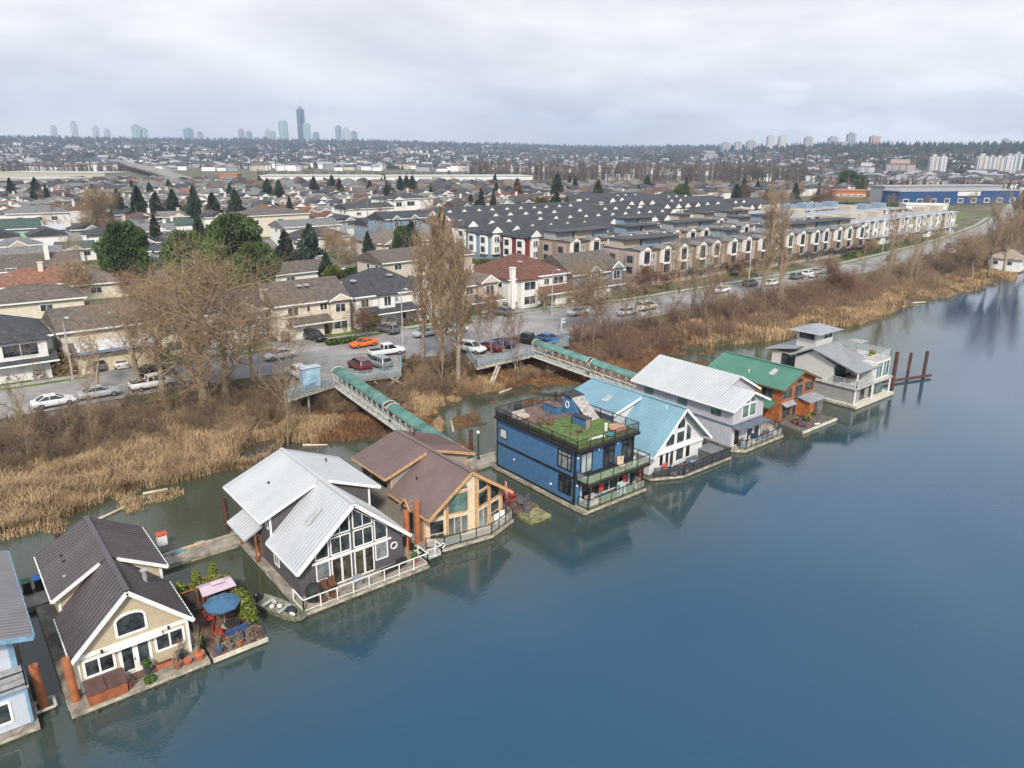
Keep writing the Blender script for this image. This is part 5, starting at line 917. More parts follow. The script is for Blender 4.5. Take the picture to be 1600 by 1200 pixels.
for x, y, rz, m_, lb in ((40.2, 47.2, 30, DGR, 'grey chair nearest the water on the raft'), (40.4, 48.5, -20, DGR, 'grey recliner in the middle of the raft'), (39.6, 49.6, 90, REDP, 'red chair by the closed umbrellas'), (40.8, 50.2, 10, REDP, 'red brown seat at the back of the raft'), (41.3, 48.8, 200, DGR, 'grey chair at the outer edge of the raft')):
    t = thing('raft_chair', lb, 'chair', (x, y, .33), R(rz), 'chairs on the raft by the tan home'); obj('seat', MB().box(-.26, .26, -.26, .26, .36, .42), m_, t); obj('backrest', MB().box(-.26, .26, .2, .27, .43, .98), m_, t); obj('leg', MB().box(-.24, -.2, -.24, .24, 0, .355), m_, t); obj('leg', MB().box(.2, .24, -.24, .24, 0, .355), m_, t)
single('storage_box', MB().box(-.6, .6, -.3, .3, 0, .5).box(-.63, .63, -.33, .33, .502, .56), mat('green_box', (.04, .12, .07), .6), 'green storage box on the left of the tan deck', 'storage box', (31.6, 46.75, .43), R(-12)); plant(30.4, 46.9, .43, .4, .9, 'leafy green plant at the left corner of the tan deck', LEAF, 'deck_plant', 'plant', seed=60, n=260, cone=.1)
b = MB(); n = 14
for i in range(n): a0 = 6.2832 * i / n; a1 = 6.2832 * (i + 1) / n; b.tube((.2 * math.cos(a0), 0, .2 * math.sin(a0)), (.2 * math.cos(a1), 0, .2 * math.sin(a1)), .055, n=6, cap=False)
single('life_ring', b, PLASW, 'small white life ring at the left corner of the tan deck', 'life ring', (30.2, 46.3, .75), smooth=True)
for x, y, lb in ((36.5, 46.9, 'white lattice chair behind the tan railing, left'), (37.3, 47.1, 'white lattice chair behind the tan railing, right')): single('lattice_chair', MB().box(-.25, .25, -.25, .25, .38, .43).box(-.25, .25, .2, .25, .431, .9).box(-.24, -.2, -.24, .24, 0, .379).box(.2, .24, -.24, .24, 0, .379), WHT, lb, 'chair', (x, y, .44))
# blue home things
X0, Y0 = 44.4, 45.5; ZR = 6.07
def sofa(x, y, z, rz, l, m_, label, d_=.75):
    t = thing('outdoor_sofa', label, 'sofa', (x, y, z), R(rz)); obj('seat', MB().box(-l / 2, l / 2, -d_ / 2, d_ / 2, .12, .42), m_, t); obj('backrest', MB().box(-l / 2, l / 2, d_ / 2 - .02, d_ / 2 + .16, .12, .78), m_, t); obj('base', MB().box(-l / 2 + .05, l / 2 - .05, -d_ / 2 + .05, d_ / 2 - .05, 0, .118), PLA, t)
sofa(X0 + 1.2, Y0 + 9.3, ZR, 0, 1.6, mat('pale_cushion', (.42, .37, .33)), 'pale cushioned sofa at the left side of the blue roof deck'); sofa(X0 + 1.0, Y0 + 10.9, ZR, 90, 1.0, DGR, 'dark covered seat in the back left corner of the blue roof deck'); 
single('covered_grill', MB().lathe((0, 0, 0), [(.4, 0), (.42, .8), (.3, 1.05)], 8), MATS['black_cover'], 'covered grill by the back railing of the blue roof deck', 'grill', (X0 + 2.0, Y0 + 10.8, ZR))
for i, (x, y) in enumerate(((1.8, 7.0), (2.5, 7.7), (3.0, 6.8), (2.4, 6.2))): single('wicker_stool', MB().lathe((0, 0, 0), [(.28, 0), (.34, .2), (.3, .4)], 10), mat('brown_wicker', (.11, .07, .045), .9), ['brown wicker stool nearest the left railing of the blue roof', 'brown wicker stool at the back of the roof seating group', 'brown wicker stool nearest the blue counter', 'brown wicker stool at the edge of the turf'][i], 'stool', (X0 + x, Y0 + y, ZR))
single('low_table', MB().box(-.3, .3, -.2, .2, .2, .26).box(-.26, -.2, -.18, .18, 0, .199).box(.2, .26, -.18, .18, 0, .199), OBR, 'small brown table on the roof turf', 'table', (X0 + 3.2, Y0 + 2.8, ZR)); single('white_sheet', MB().pris([(-1.0, -.1, 0), (.9, -.35, 0), (1.0, .15, 0), (.3, .3, 0), (-.8, .2, 0)], (0, 0, .05)), WHT, 'white board lying on the roof turf', 'board', (X0 + 3.6, Y0 + .9, ZR)); single('round_daybed', MB().lathe((0, 0, 0), [(.8, 0), (.9, .3), (.85, .42)], 16), mat('peach_cushion', (.40, .22, .15), .9), 'round peach daybed at the front corner of the blue roof', 'daybed', (X0 + 6.6, Y0 + 1.0, ZR)); single('striped_column', MB().box(-.1, .1, -.1, .1, 0, .2).box(-.1, .1, -.1, .1, .22, .4).box(-.1, .1, -.1, .1, .42, .6).box(-.1, .1, -.1, .1, .62, .8), WHT, 'white striped game tower on the roof turf', 'game', (X0 + 5.6, Y0 + 1.6, ZR)); single('teal_float', MB().lathe((0, 0, 0), [(.4, 0), (.5, .12), (.3, .2)], 10), mat('teal_vinyl', (.05, .3, .3)), 'teal inflatable on the roof turf near the front railing', 'inflatable', (X0 + 5.1, Y0 + .5, ZR))
single('patio_heater', MB().lathe((0, 0, 0), [(.2, 0), (.03, .1), (.03, 2.0), (.3, 2.02), (.05, 2.15)], 10), RUSTD, 'slim brown heater standing on the roof turf', 'heater', (X0 + 2.2, Y0 + 3.0, ZR)); single('leaning_board', MB().box(-.3, .3, -.03, .03, 0, .9), mat('tan_wood', (.35, .24, .16)), 'tan board leaning at the end of the blue counter', 'board', (X0 + 4.6, Y0 + 3.1, ZR), R(10))
single('balcony_chair', MB().box(-.35, .35, -.35, .35, .3, .4).box(-.35, .35, .3, .4, .401, 1.1), mat('beige_wicker', (.52, .42, .28), .9), 'beige wicker chair on the balcony of the blue home', 'chair', (X0 + 5.6, Y0 - .7, 2.89), R(-20)); single('balcony_towel', MB().box(-.25, .25, -.02, .02, 0, .9), WHT, 'white towel hanging on the balcony rail of the blue home', 'towel', (X0 + 7.2, Y0 - .9, 2.9), R(30))
single('hanging_ring', MB().box(-.3, .3, -.02, .02, 0, 1.0).box(-.2, .2, -.04, -.021, .3, 1.15), mat('red_towel', (.45, .05, .05), .9), 'red towel hanging by the patio doors of the blue home', 'towel', (X0 + 3.0, Y0 - .6, 1.2)); single('red_curtain', MB().box(-.2, .2, -.1, .1, 0, 1.9), MATS['red_towel'], 'red outdoor curtain at the right end of the blue patio', 'curtain', (X0 + 6.5, Y0 - .3, .6)); single('wicker_lounge', MB().box(-.6, .6, -.35, .35, 0, .4).box(-.6, .6, .25, .4, .401, .8), mat('pale_cushion', (0,) * 3), 'pale cushioned lounge on the lower turf of the blue home', 'lounge', (X0 + 1.6, Y0 - .8, .4)); single('gas_bottle', MB().lathe((0, 0, 0), [(.2, 0), (.22, .4), (.1, .55), (.08, .62)], 12), mat('cream_paint', (.5, .45, .3)), 'cream gas bottle at the right corner of the blue patio', 'gas bottle', (X0 + 7.5, Y0 - .8, .4)); single('drying_rack', MB().box(-.4, .4, -.2, -.17, .0, 1.1).box(-.4, .4, .17, .2, 0, 1.1).box(-.4, .4, -.165, .165, .9, .95), mat('pale_cloth', (.4, .5, .5)), 'drying rack with pale clothes on the blue patio', 'rack', (X0 + 5.5, Y0 - .9, .4))
# white home deck
for i, (x, y, z, kind_) in enumerate(((56.6, 44.5, .44, 'orange person-high chair'),)): pass
single('orange_kayak_seat', MB().box(-.3, .3, -.3, .3, .35, .42).box(-.3, .3, .24, .3, .421, 1.0), mat('coral_plastic', (.6, .14, .08)), 'coral red chair at the left end of the white home deck', 'chair', (57.0, 44.9, .44)); sofa(57.3, 44.2, .44, 30, 1.1, DGR, 'dark lounge chair on the white home deck, left'); sofa(58.3, 43.9, .44, -10, 1.1, DGR, 'dark lounge chair on the white home deck, right'); sofa(61.0, 44.4, .44, 0, 1.6, mat('slate_cushion', (.12, .15, .2)), 'slate cushioned sofa before the french doors of the white home'); single('bistro_table', MB().lathe((0, 0, 0), [(.2, 0), (.04, .05), (.04, .7), (.4, .71), (.4, .75)], 12), GREYM, 'grey bistro table on the white home deck', 'table', (60.2, 43.9, .44)); t = thing('hot_tub', 'charcoal covered hot tub at the right end of the white home deck', 'hot tub', (64.2, 44.9, .44)); obj('cabinet', MB().box(-1.1, 1.1, -1, 1, 0, .85), DGR, t); obj('cover', MB().box(-1.15, 1.15, -1.05, 1.05, .855, .97), mat('grey_vinyl', (.16, .17, .18), .5), t)
# grey home deck
for i, (x, y, rz) in enumerate(((69.6, 44.3, 0), (71.2, 44.2, 30), (72.6, 44.6, 90), (74.2, 44.1, -20), (75.6, 44.4, 0))): sofa(x, y, .44, rz, .8, [DGR, mat('pale_cushion', (0,) * 3), BL2][i % 3], ['dark armchair first from the left', 'pale armchair second from the left', 'navy armchair in the middle', 'dark armchair by the front rail', 'pale armchair at the right end'][i] + ' of the grey home deck', .6)
single('deck_table', MB().lathe((0, 0, 0), [(.2, 0), (.04, .05), (.04, .7), (.5, .71), (.5, .75)], 14), DGR, 'round dark table on the grey home deck', 'table', (73.4, 43.9, .44))
# orange home deck
for i, (x, y, c_) in enumerate(((82.4, 44.0, LEAF), (83.4, 44.6, YEL), (84.8, 44.9, LEAF), (86.2, 45.0, DRY), (81.4, 44.9, DRY))): plant(x, y, .36, .35, .5, ['green potted plant left on the orange home deck', 'yellow leafed potted plant on the orange home deck', 'green potted plant before the grey storage', 'dry potted plant right on the orange home deck', 'dry potted plant by the left corner post of the orange home'][i], c_, 'potted_plant', 'potted plant', seed=70 + i, n=200, cone=.2, pot=(.26, .35, [TERRA, mat('brown_pot', (0,) * 3)][i % 2]))
sofa(81.6, 43.9, .31, 20, 1.2, mat('plum_wicker', (.10, .07, .08)), 'dark wicker sofa on the bare deck of the orange home'); single('deck_fender', MB().tube((0, 0, .1), (.7, 0, .1), .1, n=8), WHT, 'white fender on the bare deck of the orange home', 'fender', (82.9, 43.2, .3), R(-20)); single('white_buckets', MB().lathe((0, 0, 0), [(.25, 0), (.3, .4), (.2, .45)], 10), PLASW, 'white bucket at the back of the bare deck', 'bucket', (87.0, 45.3, .36))
# modern home things
t = thing('terrace_table', 'round stone table on the covered terrace of the modern home', 'table', (95.4, 45.4, 2.81)); b = MB(); b.lathe((0, 0, 0), [(.3, 0), (.3, .6), (.75, .62), (.75, .7)], 16); obj('tabletop', b, mat('travertine', (.32, .25, .18)), t)
sofa(96.9, 46.3, 2.81, 0, 1.2, PLA, 'black sofa under the pitched roof of the modern home'); sofa(94.6, 46.9, 2.81, 90, .8, PLA, 'black chair beside the stone table of the modern home'); sofa(100.2, 50.2, 5.63, 0, 1.2, PLA, 'black sofa on the roof terrace of the modern home'); t = thing('parasol', 'square grey parasol on the roof terrace of the modern home', 'umbrella', (100.0, 47.6, 5.62)); b = MB(); b.add([(-1.1, -1.1, 1.9), (1.1, -1.1, 1.9), (1.1, 1.1, 1.9), (-1.1, 1.1, 1.9), (0, 0, 2.15)], [(0, 1, 4), (1, 2, 4), (2, 3, 4), (3, 0, 4)]); obj('canopy', b, mat('grey_canvas', (.28, .28, .28), .9), t); obj('pole', MB().tube((0, 0, 0), (0, 0, 2.1), .03), GREYM, t)
plant(100.6, 45.6, 5.62, .4, .5, 'pale leafy planter on the roof terrace of the modern home', YEL, 'planter_bowl', 'plant', seed=80, n=200, cone=.1, pot=(.4, .35, MATS['cream_paint'])); single('round_plaque', MB().tube((0, 0, 0), (0, -.05, 0), .3, n=16), PLASW, 'round white plaque on the lower wall of the modern home', 'plaque', (99.0, 44.19, 1.7))
# ---------------------------------------------------------------- houses
R_BRN = roofmat('brown_shingle', (.13, .105, .088)); R_DRK = roofmat('charcoal_shingle', (.055, .058, .066)); R_RED = roofmat('red_brown_shingle', (.15, .065, .045)); R_GRY = roofmat('grey_shingle_roof', (.19, .185, .18)); R_ORG = roofmat('orange_tile', (.24, .115, .075)); R_GRN = roofmat('green_shingle', (.06, .10, .085)); R_TAN = roofmat('tan_shingle', (.18, .145, .115))
S_WHT = mat('white_stucco', (.68, .67, .65), .85, .05, 1.2); S_CRM = mat('cream_stucco', (.60, .54, .44), .85, .05, 1.2); S_PNK = mat('pink_beige_stucco', (.52, .45, .39), .85, .05, 1.2); S_GRY = mat('grey_stucco_wall', (.30, .31, .33), .85, .05, 1.2); S_BRK = mat('brown_brick', (.16, .085, .06), .85, .2, 3, kind='course', p=.12); S_BLU = mat('blue_grey_siding', (.20, .27, .33), .8, .05, 2, kind='siding', p=.2); S_TAN = mat('tan_stucco', (.42, .37, .30), .85, .05, 1.2)
GDOOR = mat('garage_door_white', (.62, .61, .58), .6, .04, 2, kind='course', p=.55); GDOORC = mat('garage_door_cream', (.55, .47, .34), .6, .04, 2, kind='course', p=.55)
def roof3(m, x0, x1, y0, y1, z, rise, kind='hip', ov=.5, f=.22):
    x0 -= ov; x1 += ov; y0 -= ov; y1 += ov; cx, cy = (x0 + x1) / 2, (y0 + y1) / 2; w_, d_ = x1 - x0, y1 - y0
    if kind == 'hip': a, b = ((x0 + d_ / 2, cy), (x1 - d_ / 2, cy)) if w_ > d_ else ((cx, y0 + w_ / 2), (cx, y1 - w_ / 2))
    elif kind == 'gx': a, b = (x0, cy), (x1, cy)
    else: a, b = (cx, y0), (cx, y1)
    zr = z + rise; B = [(x0, y0, z), (x1, y0, z), (x1, y1, z), (x0, y1, z)]; lo = [(p_[0], p_[1], z - f) for p_ in B]
    V = lo + B + [(a[0], a[1], zr), (b[0], b[1], zr)]; Fc = [(3, 2, 1, 0)] + [(i, (i + 1) % 4, (i + 1) % 4 + 4, i + 4) for i in range(4)]
    if (kind == 'hip' and w_ > d_) or kind == 'gx': Fc += [(4, 5, 9, 8), (6, 7, 8, 9), (5, 6, 9), (7, 4, 8)]
    else: Fc += [(5, 6, 9, 8), (7, 4, 8, 9), (4, 5, 8), (6, 7, 9)]
    m.add(V, Fc); return m
def gable_face(m, x0, x1, y, z, rise, ov=.5):
    """white rake boards on a front gable"""
    cx = (x0 + x1) / 2; y -= ov + .03
    m.bar((x0 - ov, y, z - .08), (cx, y, z + rise - .08), .08, .24); m.bar((x1 + ov, y, z - .08), (cx, y, z + rise - .08), .08, .24)
def house(label, x, y, rz, w_, d_, h_, wm, rm, rise=2.2, kind='hip', feats=(), z=3.0, group=None, cat='house', name='house'):
    t = thing(name, label, cat, (x, y, z), R(rz), group); m = MB(); m.box(0, w_, 0, d_, -.2, h_); ro = MB(); roof3(ro, 0, w_, 0, d_, h_, rise, kind); tr = MB(); tr.bar((-.55, -.53, h_ - .12), (w_ + .55, -.53, h_ - .12), .1, .24)
    if kind == 'gy': m.pris([(0, .0, h_), (w_, .0, h_), (w_ / 2, .0, h_ + rise)], (0, d_, 0)) if False else None
    P = plane((0, 0, 0), (1, 0, 0), (0, -1, 0)); PS = plane((0, 0, 0), (0, 1, 0), (-1, 0, 0))
    wins = []
    for ft in feats:
        k = ft[0]
        if k == 'bay':
            _, x0, x1, dp, bh, kd = ft[:6]; br = ft[6] if len(ft) > 6 else (x1 - x0) * .28; m.box(x0, x1, -dp, .2, -.2, bh); roof3(ro, x0, x1, -dp, 3.0, bh + .004, br, kd, ov=.4)
            if kd == 'gy': m.add([(x0, -dp - .405, bh), (x1, -dp - .405, bh), ((x0 + x1) / 2, -dp - .405, bh + br - .1)], [(0, 1, 2)]); gable_face(tr, x0, x1, -dp, bh, br, .4)
        elif k == 'skirt':
            _, x0, x1, zz, dp = ft; ro.slab((x0, .1, zz + .9), (x1, .1, zz + .9), (x1, -dp, zz), (x0, -dp, zz), .15); tr.bar((x0, -dp - .04, zz - .1), (x1, -dp - .04, zz - .1), .08, .2)
        elif k == 'garage':
            _, x0, x1, dp = ft[:4]; g = MB(); g.box(x0, x1, -dp - .05, -dp - .004, .0, 2.3); obj('garage_door', g, ft[4] if len(ft) > 4 else GDOOR, t)
        elif k == 'win': wins.append(ft[1:])
        elif k == 'chim': o = obj('chimney', MB().box(ft[1] - .45, ft[1] + .45, ft[2] - .4, ft[2] + .4, 0, ft[3]).box(ft[1] - .55, ft[1] + .55, ft[2] - .5, ft[2] + .5, ft[3], ft[3] + .15), ft[4] if len(ft) > 4 else wm, t)
        elif k == 'sky': obj('skylight', MB().box(ft[1] - .4, ft[1] + .4, ft[2] - .5, ft[2] + .5, ft[3], ft[3] + .25), mat('skylight_dome', (0,) * 3), t)
        elif k == 'blue': obj('gutter_cover', MB().box(ft[1], ft[2], -ft[3] - .9, -ft[3] - .6, ft[4], ft[4] + .35), mat('blue_tarp', (.12, .22, .45), .6), t); obj('pale_roof', MB().slab((ft[1], -ft[3] + 1.4, ft[4] + 1.3), (ft[2], -ft[3] + 1.4, ft[4] + 1.3), (ft[2], -ft[3] - .62, ft[4] + .36), (ft[1], -ft[3] - .62, ft[4] + .36), .1), mat('pale_sheet_roof', (.5, .5, .48)), t)
        elif k == 'door': obj('door', MB().box(ft[1], ft[1] + 1, -ft[2] - .06, -ft[2] - .005, 0, 2.1), mat('dark_door', (.06, .04, .035)), t)
    obj('wall', m, wm, t); r_ = obj('roof', ro, rm, t); obj('fascia', tr, WHT, t)
    for wn in wins:
        dp = wn[4] if len(wn) > 4 else 0; window(t, plane((0, -dp, 0), (1, 0, 0), (0, -1, 0)), rect(*wn[:4]), WHT, G, [vm((wn[0] + wn[1]) / 2, wn[2], wn[3])] if wn[1] - wn[0] > 1.1 else [], .1)
    for j in range(2): window(t, PS, rect(2 + 3.5 * j, 3.3 + 3.5 * j, h_ - 1.9, h_ - .8), WHT, G, fw_=.1)
    return t
def drive(x0, x1, y0, y1, m=ASP2): sheet('driveway', x0, x1, y0, y1, 3.2, m)
# front row along the road, left to right
for a, b_ in ((-30, 9.5), (12, 16), (22, 30), (34, 41.5), (49.0, 56.5), (66, 74), (78, 88.5), (92.5, 97), (110, 122)):
    sheet('lawn', a, b_, float(lin(RF, a)) + 3.0, 122, 3.155, LAWN)
sheet('grass_field', -8, 14, 190, 212, 3.16, LAWN); sheet('grass_field', 48, 66, 158, 171, 3.16, LAWN); sheet('grass_field', 62, 84, 128, 135, 3.16, LAWN); sheet('grass_field', 330, 420, 146, 165, 3.16, LAWN)
for a, b_ in ((1, 6), (15.5, 21.5), (29.5, 34), (41.5, 48.5), (59, 64), (75, 79), (88.5, 93), (98, 108)): drive(a, b_, float(lin(RF, a)) + .3, 120)
house('white two storey house with blue black hip roof and bay windows at the left edge', -3.5, 113.6, 0, 16, 11, 5.6, S_WHT, R_DRK, 2.6, 'hip', [('skirt', -1, 16.5, 2.6, 2.6), ('bay', 9.5, 15.5, 1.5, 5.5, 'hip', 1.6), ('win', 10.5, 14.5, 3.4, 5.0, 1.5), ('win', 6, 8.3, 3.5, 4.9), ('win', 1, 3.5, 3.5, 4.9), ('garage', 3.5, 8, 2.0), ('win', 9.4, 10.4, 1, 2.2)])
house('brown roofed house with blue edged pale garage roof behind bare saplings', 14.0, 114.8, 0, 17.5, 11, 5.4, S_CRM, R_BRN, 2.3, 'gx', [('bay', 1.0, 10.5, 4.2, 2.9, 'gx', .9), ('blue', 1, 10.5, 4.2, 2.95), ('garage', 2, 9.6, 4.2, GDOORC), ('bay', 12, 16, 1.2, 5.6, 'gy', 1.5), ('win', 12.9, 15.1, 3.4, 5.2, 1.2), ('sky', 7, 3.2, 6.6), ('win', 12.9, 15.1, .8, 2.2, 1.2)])
house('white gabled house with charcoal roof behind the big bare tree', 33.2, 114.5, 0, 9.0, 11, 5.4, S_WHT, R_DRK, 2.4, 'gx', [('bay', 3.6, 7.8, 1.4, 5.2, 'gy', 1.6), ('win', 4.4, 7, 3.3, 4.8, 1.4), ('garage', .4, 3.2, 0), ('win', .8, 2.6, 3.4, 4.6), ('skirt', 0, 3.6, 2.6, 1.2)])
house('cream two storey house with brown gable roof, two skylights and double garage', 43.4, 112.6, 0, 12.4, 10.5, 5.8, S_CRM, R_BRN, 2.9, 'gx', [('bay', 8.8, 12.2, .9, 5.7, 'gy', 1.1), ('win', 9.6, 11.4, 3.7, 5.1, .9), ('win', 9.2, 11.6, .9, 2.2, .9), ('skirt', 1.6, 8.6, 2.7, 2.2), ('garage', 2.0, 4.3, 1.2), ('garage', 4.7, 7.0, 1.2), ('bay', 1.7, 7.3, 1.15, 2.6, 'gx', .01), ('win', 1.8, 3.6, 3.9, 5.2), ('win', 5.0, 5.6, 4.2, 5.2), ('win', 7.3, 8.6, 4.2, 5.3), ('chim', 12.7, 4, 7.6), ('chim', -.3, 4, 7.8), ('sky', 5.3, 3.2, 7.9), ('sky', 6.6, 3.2, 7.9), ('door', 7.6, 0)])
house('dark hip roofed house with white bays and brown brick entry', 57.4, 113.0, 0, 14.5, 12, 5.6, S_WHT, R_DRK, 3.6, 'hip', [('bay', 11, 14.2, 1.5, 6.0, 'gy', 1.7), ('win', 11.7, 13.5, 3.5, 5.6, 1.5), ('bay', 4, 7, 1.0, 5.7, 'hip', .9), ('win', 4.8, 6.2, 3.6, 5.2, 1.0), ('skirt', .5, 13, 2.7, 2.6), ('sky', 8.5, 3.4, 8.0), ('sky', 2, 4.6, 7.4), ('win', 1, 2.4, 3.6, 5), ('garage', 1, 5.6, 0), ('door', 8.6, .02)])
obj_ = house('brown roofed house with white arched gable and front chimney', 73.5, 112.0, 0, 13.0, 11, 5.4, S_PNK, R_TAN, 2.7, 'hip', [('bay', 8.5, 12.2, 1.6, 5.8, 'gy', 1.4), ('win', 9.4, 11.4, 3.4, 5.2, 1.6), ('chim', 10, 4, 8.4, S_WHT), ('skirt', 5, 13, 2.6, 3.2), ('garage', 8.9, 12.0, 1.6), ('win', 2, 4, 3.4, 4.9), ('win', 6, 7.6, 3.6, 4.9)])
house('large white house with red brown hip roof and tall white chimney', 88.5, 110.5, 0, 15.2, 14, 5.9, S_WHT, R_RED, 3.7, 'hip', [('chim', .6, -.4, 8.0, S_WHT), ('bay', 2.0, 6.3, 1.4, 5.8, 'hip', 1.3), ('win', 2.7, 5.6, 3.6, 5.2, 1.4), ('win', 2.7, 5.6, .8, 2.4, 1.4), ('win', 9.0, 10.4, 3.9, 5.1), ('win', 11.4, 14.2, 3.8, 5.2), ('skirt', 6.8, 16.4, 2.7, 3.6), ('garage', 10.6, 14.6, .1), ('bay', 9.9, 15.2, 2.6, 2.7, 'hip', .4), ('garage', 10.6, 14.6, 2.6), ('sky', 6, 4.0, 8.2), ('win', 7, 8.8, .8, 2.2)])
house('grey blue gabled house with white dormers and white garage', 105.0, 110.0, 0, 14.6, 13, 5.2, S_BLU, R_BRN, 3.5, 'gx', [('bay', 4.0, 6.6, .8, 5.6, 'gy', 1.2), ('win', 4.4, 6.2, 3.6, 5, .8), ('bay', 10.6, 13.4, .8, 5.8, 'gy', 1.4), ('win', 11, 13, 3.4, 5.2, .8), ('skirt', 2.6, 12.5, 2.7, 3.0), ('bay', 2.8, 8.8, 2.6, 2.6, 'gx', .4), ('garage', 3.4, 8.2, 2.6), ('win', 8, 9.8, 3.8, 4.8)])
# explicit houses of the second rows
def hp(px, py, *a, z=3., **k): p_ = at(px, py, z); return (p_.x, p_.y)
def H2(label, px, py, rz, w_, d_, h_, wm, rm, rise, kind, feats): p_ = at(px, py, 3.); return house(label, p_.x, p_.y, rz, w_, d_, h_, wm, rm, rise, kind, feats)
H2('long white house with brown roof behind the poplars', 600, 447, 4, 26, 11, 5.2, S_PNK, R_BRN, 2.2, 'gx', [('win', 3, 5, 3.3, 4.6), ('win', 10, 12, 3.3, 4.6), ('win', 18, 20, 3.3, 4.6)])
H2('peach stucco house with brown hip roof beside the cut hedge', 592, 412, 0, 20, 12, 5.4, S_PNK, R_TAN, 2.8, 'hip', [('bay', 1, 5, 2, 5.2, 'gy', 1.3), ('win', 2, 4, 3, 4.6, 2), ('win', 13, 14, 3.4, 4.6)])
H2('brown roofed bungalow with white patio cover', 429, 452, 4, 17, 10, 3.1, S_WHT, R_BRN, 1.9, 'gx', [('chim', 15.5, 4, 5.6, S_BRK), ('win', 3, 5, 1, 2.3)])
H2('house with bright orange tile hip roof at the left edge', -10, 476, -4, 17, 10, 3.2, S_CRM, R_ORG, 2.8, 'hip', [('chim', 9, 4, 7), ('win', 4, 6, 1.5, 3)])
H2('house with long brown roof and white chimney left of the orange tile one', -20, 456, -6, 18, 10, 4.0, S_WHT, R_BRN, 3.0, 'gx', [('chim', 12, 3, 9, S_WHT), ('win', 4, 6, 3.2, 4.6)])
H2('house with pale grey metal roof at the left edge behind the brown ones', -15, 436, -8, 15, 9, 4.0, S_WHT, R_GRY, 2.6, 'gx', [('win', 4, 6, 3, 4.4)])
H2('long dark brown roofed house with white patio cover at the left edge', -18, 506, -2, 15, 9, 3.2, S_CRM, R_BRN, 2.4, 'hip', [('win', 8, 10, 1.2, 2.4)])
H2('brown hip roofed house between the orange tile roof and the bare saplings', 118, 470, -4, 11, 9, 3.2, S_CRM, R_TAN, 2.0, 'hip', [('win', 3, 5, 1.2, 2.4)])
H2('mint green gabled house at the left edge', -30, 393, -6, 16, 12, 6.2, mat('mint_siding', (.30, .42, .35), .8), R_GRN, 2.6, 'gx', [('win', 8, 10, 3, 4.4)])
H2('white two storey hip roofed house behind the field at left', 15, 362, -4, 20, 12, 6.4, S_WHT, R_GRY, 2.4, 'hip', [('win', 3, 5, 3.6, 5), ('win', 9, 11, 3.6, 5), ('win', 14, 16, 3.6, 5)])
p_ = at(64, 376, 3.); t = thing('field_shed', 'low grey shed with solar roof standing on the left grass field', 'shed', (p_.x, p_.y, 3.1), R(-4)); obj('wall', MB().box(0, 8, 0, 6, 0, 3.2), S_GRY, t); b = MB(); b.slab((-.4, 6.4, 4.4), (8.4, 6.4, 4.4), (8.4, -.4, 3.3), (-.4, -.4, 3.3), .15); b.ribs((-.4, 6.4, 4.4), (8.4, 6.4, 4.4), (8.4, -.4, 3.3), (-.4, -.4, 3.3), 1.0); obj('roof', b, MATS['pale_metal_roof'], t)
H2('cream block of flats with brown roof behind the cedars', 385, 372, 2, 24, 14, 7.5, S_CRM, R_BRN, 2.0, 'hip', [('win', 3, 5, 4.5, 6), ('win', 12, 14, 4.5, 6)])
H2('white two storey house with grey roof near the cul-de-sac', 447, 388, 2, 19, 11, 6.4, S_WHT, R_GRY, 1.8, 'gx', [('win', 3, 5, 4, 5.2), ('win', 9, 11, 4, 5.2), ('win', 14, 16, 4, 5.2), ('garage', 5, 9, 0)])
H2('blue black roofed white house in front of the cul-de-sac two storey', 468, 398, 2, 17, 11, 4.6, S_WHT, R_DRK, 2.4, 'hip', [('win', 3, 5, 2.4, 3.8)])
H2('long white warehouse-like house with black roof', 545, 352, 2, 22, 12, 6.5, S_WHT, R_DRK, 1.8, 'gx', [('win', 4, 6, 3.8, 5), ('win', 12, 14, 3.8, 5)])
H2('tall white modern house with stepped dark roofs', 607, 345, 2, 24, 14, 9.2, S_WHT, R_DRK, 1.4, 'hip', [('bay', 2, 7, 2, 8.8, 'gy', 1.4), ('win', 3, 6, 6, 8, 2), ('win', 10, 14, 6, 8), ('win', 3, 6, 1.5, 3.4, 2)])
H2('blue grey townhouse with white gables beside a cedar', 604, 383, 2, 17, 11, 8.2, S_BLU, R_DRK, 2.0, 'gx', [('bay', 2, 5, 1, 8.0, 'gy', 1.4), ('win', 2.6, 4.4, 5.6, 7.4, 1), ('bay', 9, 12, 1, 8.0, 'gy', 1.4), ('win', 9.6, 11.4, 5.6, 7.4, 1), ('win', 6, 7.5, 3, 4.4)])
# fences and hedge
def fence(px0, py0, px1, py1, h_, m, label, z=3.):
    a, b_ = at(px0, py0, z), at(px1, py1, z); t = thing('board_fence', label, 'fence', a); d_ = b_ - a; n = max(2, int(d_.length / 2.4)); m1 = MB(); m1.bar((0, 0, h_ / 2), (d_.x, d_.y, h_ / 2), .06, h_ - .1); obj('boards', m1, m, t); m2 = MB()
    for i in range(n + 1): q_ = d_ * (i / n); m2.box(q_.x - .07, q_.x + .07, q_.y - .07, q_.y + .07, 0, h_ + .1)
    obj('post', m2, m, t)
RF_ = mat('rust_orange_fence', (.42, .10, .035), .8, .12, 2, kind='vert', p=.15)
fence(729, 431, 784, 428, 1.9, RF_, 'bright rust orange board fence below the red townhouses'); fence(590, 428, 612, 425, 1.8, RF_, 'short rust orange fence beside the peach house'); fence(784, 428, 800, 423, 1.8, RF_, 'end section of rust orange fence behind the red brown roof'); fence(215, 362, 170, 366, 1.8, mat('brown_fence', (.22, .13, .08)), 'brown fence at the edge of the left field')
